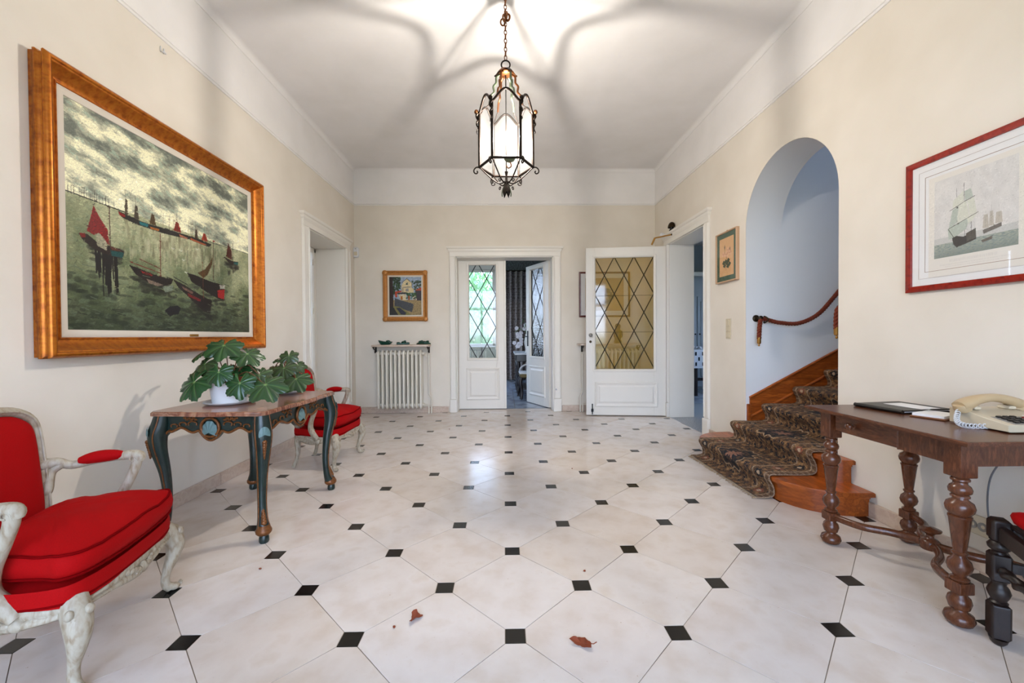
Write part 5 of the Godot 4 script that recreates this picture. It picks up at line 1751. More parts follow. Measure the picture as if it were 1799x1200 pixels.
func build_pictures() -> void:
	# the large seascape
	var p := thing("seascape_painting", "large gilt-framed oil painting of fishing boats under a grey sky", "painting", Vector3(XL, 0.957, -1.82))
	var F := Transform3D(Basis(Vector3(0, 0, -1), Vector3.UP, Vector3(1, 0, 0)), Vector3.ZERO)
	var W := 1.605
	var H := 1.318
	var side := [Vector2(0, 0.002), Vector2(0.0, 0.02), Vector2(-0.006, 0.026), Vector2(-0.006, 0.036), Vector2(0.004, 0.042), Vector2(0.006, 0.054), Vector2(-0.002, 0.060), Vector2(-0.004, 0.070), Vector2(0.004, 0.078)]
	part(p, "frame_side", MB.new().surround(0, 0, W, H, side, F), M.gilt)
	var front := [Vector2(0.004, 0.078), Vector2(0.012, 0.084), Vector2(0.019, 0.082), Vector2(0.022, 0.074), Vector2(0.028, 0.073)]
	for k in 10:
		var t := k / 9.0
		front.append(Vector2(0.03 + 0.048 * t, 0.070 - 0.042 * sin(t * PI / 2)))
	front.append_array([Vector2(0.080, 0.031), Vector2(0.086, 0.030), Vector2(0.088, 0.020)])
	part(p, "frame", MB.new().surround(0, 0, W, H, front, F), M.gilt, "gilded scoop moulding")
	var liner := [Vector2(0.086, 0.022), Vector2(0.090, 0.026), Vector2(0.112, 0.024), Vector2(0.122, 0.022), Vector2(0.124, 0.016)]
	part(p, "liner", MB.new().surround(0, 0, W, H, liner, F), M.linen_liner, "off-white linen liner")
	var cm := print_mat("seascape", seascape(), 0.42)
	relief(cm, cm.albedo_texture, 0.18)
	part(p, "canvas", flat_sheet(0.12, 0.12, W - 0.12, H - 0.12, 0.018, F), cm, "fishing boats with rust-red sails on grey-green water")
	part(p, "backing_board", MB.new().box(Vector3(W / 2, H / 2, 0.008), Vector3(W - 0.02, H - 0.02, 0.012), 0.0, F), M.cork_brown)
	part(p, "name_plaque", MB.new().box(Vector3(0.89, 0.098, 0.027), Vector3(0.075, 0.015, 0.003), 0.001, F), M.brass, "small brass plaque")
	single("picture_hook", "small white hook on the wall above the large gilt-framed seascape", "hook", MB.new().tube([Vector3(0, 0.018, 0.012), Vector3(0, -0.012, 0.012), Vector3(0.012, -0.015, 0.012), Vector3(0.018, -0.012, 0.0), Vector3(0.012, -0.015, -0.012), Vector3(0, -0.012, -0.012), Vector3(0, 0.018, -0.012)], 0.0035, 6), M.white_plastic, Vector3(XL + 0.004, 2.75, -2.525))

	# the village picture above the radiator
	p = thing("village_painting", "small oil painting of a pale house in a carved gold frame", "painting", Vector3(-1.642, 1.247, ZB))
	var I := Transform3D.IDENTITY
	var w := 0.602
	var h := 0.686
	var fr := [Vector2(0.006, 0.0), Vector2(0.0, 0.02), Vector2(0.004, 0.034), Vector2(0.016, 0.040), Vector2(0.026, 0.034), Vector2(0.036, 0.022), Vector2(0.048, 0.018), Vector2(0.056, 0.022), Vector2(0.062, 0.02), Vector2(0.064, 0.012)]
	part(p, "frame", MB.new().surround(0, 0, w, h, fr, I), M.pale_gilt)
	# carved swags along the frame
	for k in 4:
		var n := 9 if k % 2 == 0 else 11
		var ln := w if k % 2 == 0 else h
		var mb := MB.new()
		for i in n:
			var s := (i + 0.5) / n * ln
			var r := 0.011 if i % 2 == 0 else 0.007
			var c := Vector3(s, 0.014, 0.034)
			if k == 1:
				c = Vector3(w - 0.014, s, 0.034)
			elif k == 2:
				c = Vector3(s, h - 0.014, 0.034)
			elif k == 3:
				c = Vector3(0.014, s, 0.034)
			mb.ball(c, Vector3(0.028 if k % 2 == 0 else r, 0.028 if k % 2 == 1 else r, 0.008), 10, 6)
		part(p, "carved_swag", mb, M.pale_gilt)
	for cx in [0.03, w - 0.03]:
		for cy in [0.03, h - 0.03]:
			part(p, "corner_ornament", MB.new().ball(Vector3(cx, cy, 0.03), Vector3(0.036, 0.036, 0.014), 12, 6), M.pale_gilt)
	part(p, "liner", MB.new().surround(0, 0, w, h, [Vector2(0.062, 0.014), Vector2(0.066, 0.018), Vector2(0.083, 0.015), Vector2(0.085, 0.008)], I), M.linen_liner)
	var vm := print_mat("village", village(), 0.45)
	part(p, "canvas", flat_sheet(0.083, 0.083, w - 0.083, h - 0.083, 0.01, I), vm, "pale house, vine and lane")
	part(p, "backing_board", MB.new().box(Vector3(w / 2, h / 2, 0.005), Vector3(w - 0.03, h - 0.03, 0.006)), M.cork_brown)

	# flower print with the green mat
	p = thing("flower_print", "narrow flower print with green mat in a thin pale frame", "picture", Vector3(XR, 1.525, -3.985))
	var G := Transform3D(Basis(Vector3(0, 0, 1), Vector3.UP, Vector3(-1, 0, 0)), Vector3.ZERO)
	w = 0.36
	h = 0.468
	part(p, "frame", MB.new().surround(0, 0, w, h, [Vector2(0, 0.0), Vector2(0, 0.028), Vector2(0.003, 0.031), Vector2(0.012, 0.029), Vector2(0.014, 0.018)], G), M.pale_wood_frame)
	var gm := mat("green_mat", Color(0.16, 0.31, 0.23), 0.8)
	part(p, "mat", MB.new().box(Vector3(w / 2, h / 2, 0.012), Vector3(w - 0.02, h - 0.02, 0.012), 0.0, G), gm, "dark green mat")
	part(p, "print", flat_sheet(0.058, 0.058, w - 0.058, h - 0.058, 0.0186, G), print_mat("flowers", flower_print(), 0.7), "pale roses on tan paper")
	part(p, "glass", MB.new().box(Vector3(w / 2, h / 2, 0.022), Vector3(w - 0.024, h - 0.024, 0.002), 0.0, G), M.picture_glass)
	part(p, "hanger", MB.new().ball(Vector3(w / 2, h + 0.005, 0.012), Vector3(0.012, 0.008, 0.005), 8, 6, G), M.brass)

	# ship engraving in the red frame; hung a little out of true
	p = thing("ship_engraving", "large ship engraving in a glossy orange-red frame with wide white mat", "picture", Vector3(XR, 1.243, -2.092))
	w = 0.60
	h = 0.646
	var tilt := Transform3D(Basis.IDENTITY, Vector3.ZERO)
	var E := G * tilt
	part(p, "frame", MB.new().surround(0, 0, w, h, [Vector2(0, 0.0), Vector2(0, 0.018), Vector2(0.002, 0.021), Vector2(0.028, 0.021), Vector2(0.030, 0.012)], E), M.red_lacquer)
	part(p, "mat", MB.new().box(Vector3(w / 2, h / 2, 0.007), Vector3(w - 0.04, h - 0.04, 0.01), 0.0, E), M.paper, "white mat")
	var lines := MB.new()
	for q in [[0.062, 0.0008], [0.092, 0.0016]]:
		lines.surround(q[0], q[0], w - q[0], h - q[0], [Vector2(0, 0.0122), Vector2(0, 0.0128), Vector2(q[1], 0.0128), Vector2(q[1], 0.0122)], E)
	part(p, "ruled_line", lines, M.cork_brown, "thin gold ruled border")
	part(p, "print", flat_sheet(0.110, 0.064, 0.489, 0.539, 0.0126, E), print_mat("ships", ship_print(), 0.7), "two sailing ships over blue-grey water")
	part(p, "glass", MB.new().box(Vector3(w / 2, h / 2, 0.0155), Vector3(w - 0.054, h - 0.054, 0.002), 0.0, E), M.picture_glass)

	# the picture behind the open door
	p = thing("rock_print", "dark rock drawing in a slim red-brown frame behind the amber glass", "picture", Vector3(1.026, 1.29, ZB))
	w = 0.698
	h = 0.618
	part(p, "frame", MB.new().surround(0, 0, w, h, [Vector2(0, 0.0), Vector2(0, 0.018), Vector2(0.002, 0.02), Vector2(0.022, 0.02), Vector2(0.024, 0.01)], I), M.mahogany_frame)
	part(p, "mat", MB.new().box(Vector3(w / 2, h / 2, 0.006), Vector3(w - 0.03, h - 0.03, 0.008)), M.paper, "pale mat")
	part(p, "print", flat_sheet(0.085, 0.085, w - 0.085, h - 0.085, 0.0106, I), print_mat("rock", rock_print(), 0.7), "dark craggy rock on ochre paper")
	part(p, "glass", MB.new().box(Vector3(w / 2, h / 2, 0.0135), Vector3(w - 0.044, h - 0.044, 0.002)), M.picture_glass)

# ---------------------------------------------------------------- radiators, shelves and what stands on them

func radiator(called_label: String, x0: float, count: int, pipe_x: float, group: String, side := 1.0) -> void:
	var t := thing("radiator", called_label, "radiator", Vector3(x0, 0, ZB), 0.0, group)
	var pitch := 0.0562
	var proto: Mesh
	var path := []
	var y0 := 0.082
	var y1 := 0.845
	var zf := 0.134
	var zbk := 0.034
	for k in 9:
		var a := PI * k / 8.0
		path.append(Vector3(0, y1 - 0.036 + sin(a) * 0.036, (zf + zbk) / 2 + cos(a) * (zf - zbk) / 2))
	for k in 9:
		var a := PI + PI * k / 8.0
		path.append(Vector3(0, y0 + 0.036 + sin(a) * 0.036, (zf + zbk) / 2 + cos(a) * (zf - zbk) / 2))
	var mb := MB.new().tube(path, 0.0168, 8, true, 1.06)
	mb.tube([Vector3(0, y0 + 0.02, (zf + zbk) / 2), Vector3(0, y1 - 0.02, (zf + zbk) / 2)], 0.0168, 8)
	proto = mb.mesh()
	for i in count:
		inst(t, "section", proto, M.radiator_paint, Transform3D(Basis.IDENTITY, Vector3(pitch * (i + 0.5), 0, 0)))
	for y in [y0 + 0.036, y1 - 0.036]:
		part(t, "header_pipe", MB.new().tube([Vector3(-0.012, y, (zf + zbk) / 2), Vector3(pitch * count + 0.012, y, (zf + zbk) / 2)], 0.024, 10), M.radiator_paint)
	var valve := MB.new()
	var xe := pitch * count if side > 0 else 0.0
	valve.tube([Vector3(xe, y1 - 0.036, 0.08), Vector3(xe + side * 0.035, y1 - 0.036, 0.08), Vector3(xe + side * 0.035, y1 - 0.075, 0.08)], 0.014, 8)
	part(t, "valve", valve, M.radiator_paint)
	var px := pipe_x - x0
	part(t, "supply_pipe", MB.new().tube(curve([Vector3(px - side * 0.035, y1 - 0.05, 0.09), Vector3(px - side * 0.032, 0.6, 0.09), Vector3(px - side * 0.032, 0.30, 0.09), Vector3(px - side * 0.028, 0.26, 0.09), Vector3(px - side * 0.002, 0.215, 0.09), Vector3(px, 0.17, 0.09), Vector3(px, 0.004, 0.09)], 6), 0.0095, 8), M.radiator_paint)
	part(t, "return_pipe", MB.new().tube([Vector3(xe, y0 + 0.036, 0.08), Vector3(xe + side * 0.06, y0 + 0.036, 0.08), Vector3(px - side * 0.036, y0 + 0.03, 0.09), Vector3(px - side * 0.036, 0.004, 0.09)], 0.0095, 8), M.radiator_paint)
	for x in [pitch * 1.0, pitch * (count - 1.0)]:
		part(t, "wall_bracket", MB.new().box(Vector3(x, y1 - 0.1, 0.028), Vector3(0.02, 0.03, 0.05), 0.003), M.radiator_paint)

func shelf(label: String, x0: float, x1: float, iron_x: Array) -> void:
	var t := thing("radiator_shelf", label, "shelf", Vector3(x0, 0.905, ZB))
	var w := x1 - x0
	var pts := [[0, 0], [w, 0], [w, 0.13], [w - 0.02, 0.16], [w - 0.06, 0.168], [0.06, 0.168], [0.02, 0.16], [0, 0.13]]
	part(t, "slab", MB.new().prism(pv(pts), 0.0, 0.026, Transform3D(Basis(Vector3(1, 0, 0), Vector3(0, 0, 1), Vector3(0, 1, 0)), Vector3.ZERO), 0.006), M.pink_marble)
	for x in iron_x:
		var mb := MB.new()
		mb.box(Vector3(x - x0, -0.006, 0.065), Vector3(0.022, 0.01, 0.13), 0.002)
		mb.box(Vector3(x - x0, -0.045, 0.006), Vector3(0.022, 0.09, 0.01), 0.002)
		mb.tube(curve([Vector3(x - x0, -0.012, 0.12), Vector3(x - x0, -0.035, 0.085), Vector3(x - x0, -0.04, 0.05), Vector3(x - x0, -0.085, 0.014)], 5), 0.008, 6)
		mb.ball(Vector3(x - x0, -0.07, 0.035), Vector3(0.012, 0.02, 0.016), 8, 6)
		part(t, "iron_bracket", mb, M.dark_carved)

func build_radiators() -> void:
	radiator("cream column radiator under the shelf of green carvings", -1.71, 11, -0.985, "column radiators")
	shelf("narrow stone shelf carrying three green carvings", -1.775, -1.0, [-1.028, -1.748])
	radiator("cream column radiator seen behind the amber glass door", 1.19, 11, 1.02, "column radiators", -1.0)
	shelf("narrow stone shelf carrying a dark carved figure", 0.99, 1.84, [1.06, 1.826])
	# three malachite-green carvings, each of its own shape
	var y := 0.9315
	var a := MB.new()
	var rows := []
	for i in 9:
		var s := i / 8.0
		var row := []
		for j in 20:
			var t := TAU * j / 20.0
			var ry := (0.05 + 0.045 * s) * (1.0 + 0.12 * cos(3 * t))
			row.append(Vector3(cos(t) * ry * 1.0, 0.04 * s * s + 0.012 * s * maxf(0.0, -cos(t)) * 1.8, sin(t) * ry * 0.5))
		rows.append(row)
	a.sheet(rows, false, true, true)
	rows = []
	for i in 6:
		var s := 1.0 - i / 5.0
		var row := []
		for j in 20:
			var t := TAU * j / 20.0
			var ry := (0.085 * s) * (1.0 + 0.12 * cos(3 * t))
			row.append(Vector3(cos(t) * ry, 0.026 + 0.016 * s + 0.012 * s * maxf(0.0, -cos(t)) * 1.8, sin(t) * ry * 0.5))
		rows.append(row)
	a.sheet(rows, false, true, true)
	a.ball(Vector3(0.045, 0.045, 0.0), Vector3(0.03, 0.017, 0.024))
	a.ball(Vector3(0.068, 0.03, 0.02), Vector3(0.025, 0.017, 0.016))
	single("green_carving", "green stone leaf-shaped bowl with a raised lip on the shelf", "carving", a, M.malachite, Vector3(-1.605, y, ZB + 0.085), 0.0, "green carvings on the shelf")
	a = MB.new()
	a.box(Vector3(0, 0.012, 0), Vector3(0.17, 0.024, 0.07), 0.008)
	a.ball(Vector3(-0.06, 0.024, 0.01), Vector3(0.026, 0.012, 0.026))
	a.ball(Vector3(0.01, 0.028, 0.0), Vector3(0.035, 0.022, 0.03))
	a.ball(Vector3(0.025, 0.046, 0.0), Vector3(0.016, 0.012, 0.015))
	a.ball(Vector3(0.066, 0.022, 0.01), Vector3(0.022, 0.012, 0.024))
	single("green_carving", "dark green stone block carving with a small crouching form on top", "carving", a, M.malachite, Vector3(-1.36, y, ZB + 0.085), 0.12, "green carvings on the shelf")
	a = MB.new()
	var g := []
	for i in 15:
		var s := i / 14.0
		var row := []
		for j in 12:
			var t := TAU * j / 12.0
			var r := 0.022 * sin(PI * clampf(s * 0.94 + 0.03, 0, 1)) + 0.006
			row.append(Vector3(-0.095 + 0.19 * s, r * 0.8 + sin(t) * r * 0.8 + 0.004, cos(t) * r * 1.7))
		g.append(row)
	a.sheet(g, false, true, true)
	for k in 5:
		a.ball(Vector3(-0.05 + 0.026 * k, 0.037 + 0.007 * sin(k * 1.7), 0.006 * (k % 2)), Vector3(0.021, 0.014, 0.02))
	single("green_carving", "longest green stone carving, knobbly along its back, on the shelf", "carving", a, M.malachite, Vector3(-1.085, y, ZB + 0.085), -0.1, "green carvings on the shelf")
	# the figure behind the door
	var f := MB.new()
	f.lathe([Vector2(0.0, 0), Vector2(0.05, 0.0), Vector2(0.052, 0.03), Vector2(0.042, 0.045), Vector2(0.046, 0.09), Vector2(0.054, 0.13), Vector2(0.05, 0.165), Vector2(0.03, 0.185), Vector2(0.034, 0.21), Vector2(0.038, 0.235), Vector2(0.028, 0.26), Vector2(0, 0.268)], 14)
	f.ball(Vector3(-0.045, 0.12, 0.02), Vector3(0.016, 0.05, 0.02))
	f.ball(Vector3(0.045, 0.12, 0.02), Vector3(0.016, 0.05, 0.02))
	f.ball(Vector3(0.0, 0.215, 0.034), Vector3(0.01, 0.014, 0.01))
	single("carved_figure", "dark reddish wooden figure on the shelf behind the amber glass", "figurine", f, M.dark_wood_carving, Vector3(1.535, y, ZB + 0.085))

# ---------------------------------------------------------------- green console table

func build_console() -> void:
	# local x: depth of the table from the wall outwards, local z: along the wall towards the camera
	var t := thing("console_table", "dark green painted console table with gold carving and rose marble top", "table", Vector3(-1.478, 0, -2.485), deg_to_rad(-3.0))
	var hx := 0.255     # half depth between leg centres
	var hz := 0.345     # half length
	var top := 0.668
	# marble top with cut corners and a small bow
	var o := []
	var ox := 0.298
	var oz := 0.398
	o = [[-ox, -oz + 0.03], [-ox + 0.02, -oz], [-0.12, -oz], [-0.08, -oz - 0.012], [0.08, -oz - 0.012], [0.12, -oz], [ox - 0.03, -oz], [ox, -oz + 0.03], [ox, -0.16], [ox + 0.014, -0.1], [ox + 0.014, 0.1], [ox, 0.16], [ox, oz - 0.03], [ox - 0.03, oz], [0.12, oz], [0.08, oz + 0.012], [-0.08, oz + 0.012], [-0.12, oz], [-ox + 0.02, oz], [-ox, oz - 0.03]]
	part(t, "marble_top", MB.new().prism(pv(o), top - 0.022, top, Transform3D(Basis(Vector3(1, 0, 0), Vector3(0, 0, 1), Vector3(0, 1, 0)), Vector3.ZERO), 0.006), M.rose_marble)
	# aprons: scalloped boards with a shell in the middle
	for s in 4:
		var along_x := s % 2 == 0
		var half := hx if along_x else hz
		var basis := Basis(Vector3.UP, [0.0, PI / 2, PI, -PI / 2][s])
		var off := (hz if along_x else hx) + 0.012
		var xf := Transform3D(basis, basis * Vector3(0, 0, off))
		var pts := []
		var low := []
		var n := 60
		for i in n + 1:
			var u := -1.0 + 2.0 * i / n
			var a := absf(u)
			var y := 0.565 + 0.012 * sin(a * 13.0)
			if a < 0.24:
				y = 0.565 - 0.052 * cos(a / 0.24 * PI / 2)
			elif a > 0.8:
				y = 0.565 - 0.04 * pow((a - 0.8) / 0.2, 1.5)
			low.append(Vector2(u * half, y))
		pts.append_array(low)
		pts.append(Vector2(half, top - 0.022))
		pts.append(Vector2(-half, top - 0.022))
		var ap := part(t, "apron", MB.new().prism(pv(pts), -0.024, 0.0, xf), M.green_paint)
		var edge := []
		for q in low:
			edge.append(xf * Vector3(q.x, q.y + 0.004, 0.002))
		part(ap, "gold_edge", MB.new().tube(edge, 0.0065, 6), M.old_gold_paint)
		# C-scrolls and leaf sprays in relief
		var orn := MB.new()
		for m in [-1.0, 1.0]:
			for c in [[0.36, 0.60, 0.022], [0.56, 0.598, 0.018], [0.74, 0.59, 0.016]]:
				var arc := []
				for k in 12:
					var th := -0.6 + 4.2 * k / 11.0
					arc.append(xf * Vector3(m * (c[0] * half + c[2] * cos(th)), c[1] + c[2] * 0.6 * sin(th), 0.003))
				orn.tube(arc, 0.004, 5)
			for k in 6:
				var u: float = 0.30 + 0.045 * k
				orn.ball(Vector3(m * u * half, 0.622 + 0.008 * (k % 2), 0.002), Vector3(0.011, 0.006, 0.004), 8, 5, xf)
		part(ap, "gold_spray", orn, M.old_gold_paint)
		var cart := []
		for k in 24:
			var th := TAU * k / 24.0
			cart.append(xf * Vector3(cos(th) * 0.047, 0.583 + sin(th) * 0.048, 0.005))
		part(ap, "shell_surround", MB.new().tube(cart, 0.0075, 6, true), M.old_gold_paint)
		# fluted shell
		var g := []
		for i in 6:
			var r := i / 5.0
			var row := []
			for k in 41:
				var th := -0.35 + (PI + 0.7) * k / 40.0
				var rad := 0.062 * r * (1.0 - 0.05 * absf(sin(th * 5.0)) * r)
				var bump := 0.012 * (1.0 - r * r * 0.8) + 0.0035 * absf(sin(th * 5.5)) * r
				row.append(xf * Vector3(cos(th) * rad * 0.68, 0.552 + sin(th) * rad * 0.98 + 0.006, 0.003 + bump))
			g.append(row)
		part(ap, "shell", MB.new().sheet(g, false, false, false), M.shell_paint, "pale blue-green shell")
	# cabriole legs
	for sx in [-1.0, 1.0]:
		for sz in [-1.0, 1.0]:
			var d := Vector3(sx, 0, sz).normalized()
			var c := Vector3(sx * hx, 0, sz * hz)
			var ctr := [c + d * 0.004 + Vector3.UP * 0.646, c + d * 0.012 + Vector3.UP * 0.60, c + d * 0.026 + Vector3.UP * 0.545, c + d * 0.022 + Vector3.UP * 0.47, c + d * 0.0 + Vector3.UP * 0.35, c - d * 0.010 + Vector3.UP * 0.22, c - d * 0.002 + Vector3.UP * 0.12, c + d * 0.014 + Vector3.UP * 0.07, c + d * 0.018 + Vector3.UP * 0.048]
			var rad := [0.036, 0.041, 0.043, 0.036, 0.026, 0.021, 0.023, 0.032, 0.03]
			var leg := part(t, "leg", MB.new().tube(curve(ctr, 5), fcurve(rad, 5), 12), M.green_paint)
			var foot := c + d * 0.02
			var ft := MB.new()
			ft.lathe([Vector2(0.0, 0.038), Vector2(0.028, 0.040), Vector2(0.037, 0.050), Vector2(0.038, 0.062), Vector2(0.031, 0.076), Vector2(0.024, 0.088)], 14, Transform3D(Basis.IDENTITY, foot))
			part(leg, "gold_ankle", ft, M.old_gold_paint)
			var hoof := MB.new().lathe([Vector2(0, 0.0), Vector2(0.020, 0.0), Vector2(0.024, 0.008), Vector2(0.023, 0.028), Vector2(0.018, 0.042)], 12, Transform3D(Basis.IDENTITY, foot + d * 0.004))
			part(leg, "hoof", hoof, M.green_paint)
			var trim := MB.new()
			var sd := d.cross(Vector3.UP)
			for m in [-1.0, 1.0]:
				var ln := []
				for i in 9:
					var q: Vector3 = ctr[i]
					ln.append(q + sd * m * rad[i] * 0.86 + d * rad[i] * 0.5)
				trim.tube(curve(ln, 4), 0.0035, 5)
			for i in 7:
				var s := i / 6.0
				var q: Vector3 = (ctr[2] as Vector3).lerp(ctr[3], s) - Vector3.UP * 0.03
				trim.ball(q + d * (rad[2] - 0.006 - 0.004 * s), Vector3(0.013 * (1.0 - 0.6 * s), 0.013, 0.013 * (1.0 - 0.6 * s)), 8, 5)
			for i in 5:
				var s := i / 4.0
				trim.ball(c + d * (0.012 + 0.016 * s) + Vector3.UP * (0.15 - 0.05 * s), Vector3(0.009 + 0.006 * s, 0.016, 0.009 + 0.006 * s), 8, 5)
			part(leg, "gold_line", trim, M.old_gold_paint)
			var shell := MB.new()
			var g2 := []
			for i in 5:
				var r := i / 4.0
				var row := []
				for k in 21:
					var th := -0.3 + (PI + 0.6) * k / 20.0
					var rr := 0.033 * r
					row.append(c + d * (0.063 + 0.008 * (1.0 - r * r) + 0.002 * absf(sin(th * 4.5)) * r) + sd * cos(th) * rr * 0.8 + Vector3.UP * (0.553 + sin(th) * rr * 1.2))
				g2.append(row)
			shell.sheet(g2)
			part(leg, "knee_shell", shell, M.shell_paint, "pale shell on the knee")

# ---------------------------------------------------------------- potted begonias

func leaf_mesh(seed_n: int, dull: float) -> ArrayMesh:
	var r := RandomNumberGenerator.new()
	r.seed = seed_n
	var mb := MB.new()
	mb.use_col = true
	var lobes := 7
	var ring := 8
	var N := 84
	var pts := []
	var cols := []
	var rot := r.randf() * 0.3
	for i in ring + 1:
		var s := float(i) / ring
		var row := []
		var crow := []
		for k in N + 1:
			# the leaf opens at the stalk (th = 0 points back along it)
			var th := lerpf(0.26, TAU - 0.26, float(k) / N)
			var l := absf(cos((th - PI) * lobes / 2.0 * 0.96))
			var tip := pow(l, 1.15)
			var rad := 0.75 + 0.25 * tip
			rad *= 1.0 - 0.2 * pow(absf(cos(th / 2.0)), 6.0) + 0.12 * pow(absf(sin(th / 2.0)), 2.0)
			rad += 0.035 * sin(th * 31.0) * s
			var rr := rad * s
			var vein := pow(l, 14.0)
			var y := -0.22 * s * s + 0.09 * s * (1.0 - vein) - 0.05 * s * s * s * (1.0 if int(th * 7.0) % 2 == 0 else 0.4) + 0.04 * sin(th * 3.0 + seed_n) * s
			row.append(Vector3(-cos(th) * rr, y, sin(th) * rr))
			var base := Color(0.007, 0.038, 0.014).lerp(Color(0.038, 0.052, 0.022), dull)
			var green := Color(0.016, 0.075, 0.018).lerp(Color(0.07, 0.09, 0.038), dull)
			var c := base.lerp(green, clampf(0.5 + 0.4 * sin(th * 5.0 + seed_n) * s, 0.0, 1.0))
			if vein > 0.5:
				c = c.lerp(Color(0.10, 0.22, 0.055), (vein - 0.5) * 1.5 * (1.0 - s * 0.8))
			if i == 0:
				c = Color(0.20, 0.32, 0.10)
			crow.append(c)
		pts.append(row)
		cols.append(crow)
	mb.sheet(pts, false, false, false, cols)
	return mb.mesh()

func plant(label: String, at: Vector3, pot_r: float, pot_h: float, leaves: Array, called: String) -> void:
	var t := thing(called, label, "plant", at, 0.0, "potted begonias")
	var s := pot_r
	part(t, "saucer", MB.new().lathe([Vector2(0, 0.0), Vector2(s * 0.98, 0.0), Vector2(s * 1.22, 0.007), Vector2(s * 1.3, 0.014), Vector2(s * 1.27, 0.0155), Vector2(s * 1.0, 0.008), Vector2(0, 0.006)], 32), M.white_plastic)
	var out := []
	out.append(Vector2(0, 0.008))
	out.append(Vector2(s * 0.84, 0.008))
	out.append(Vector2(s * 0.86, 0.014))
	out.append(Vector2(s * 0.97, pot_h - 0.018))
	out.append(Vector2(s * 1.02, pot_h - 0.012))
	out.append(Vector2(s * 1.03, pot_h))
	out.append(Vector2(s * 0.97, pot_h))
	out.append(Vector2(s * 0.93, pot_h - 0.03))
	part(t, "cover_pot", MB.new().lathe(out, 36), M.white_plastic)
	part(t, "clay_pot", MB.new().lathe([Vector2(s * 0.7, 0.02), Vector2(s * 0.88, pot_h + 0.005), Vector2(s * 0.93, pot_h + 0.005), Vector2(s * 0.95, pot_h + 0.03), Vector2(s * 0.88, pot_h + 0.03), Vector2(s * 0.85, pot_h + 0.018)], 28), M.terracotta)
	part(t, "soil", MB.new().lathe([Vector2(s * 0.86, pot_h + 0.017), Vector2(0, pot_h + 0.024)], 20), M.soil)
	var lm: StandardMaterial3D
	if M.has("begonia_leaf"):
		lm = M.begonia_leaf
	else:
		lm = mat("begonia_leaf", Color.WHITE, 0.27)
		lm.vertex_color_use_as_albedo = true
		lm.backlight_enabled = true
		lm.backlight = Color(0.05, 0.07, 0.02)
		mat("begonia_stalk", Color(0.40, 0.24, 0.13), 0.5)
	var k := 0
	for e in leaves:
		var c: Vector3 = e[0] - at
		var size: float = e[1]
		var nrm: Vector3 = (e[2] as Vector3).normalized()
		# the stalk comes from the pot; the leaf points away from it
		var from := Vector3(c.x * 0.14, pot_h + 0.01, c.z * 0.14)
		var away := Vector3(c.x, -0.05, c.z)
		if e.size() > 3:
			away = e[3]
		var fx := (away - nrm * away.dot(nrm)).normalized()
		var bs := Basis(fx, nrm, fx.cross(nrm))
		var lf := inst(t, "leaf", leaf_mesh(k * 13 + int(at.z * -100.0), e[4] if e.size() > 4 else 0.0), lm, Transform3D(bs.scaled_local(Vector3(size, size, size)), c))
		var midp := from.lerp(c, 0.55) + Vector3.UP * (0.03 + 0.02 * (k % 3))
		part(t, "stalk", MB.new().tube(curve([from, from.lerp(midp, 0.5) + Vector3.UP * 0.02, midp, c - nrm * 0.004], 5), 0.0032, 6), M.begonia_stalk)
		k += 1

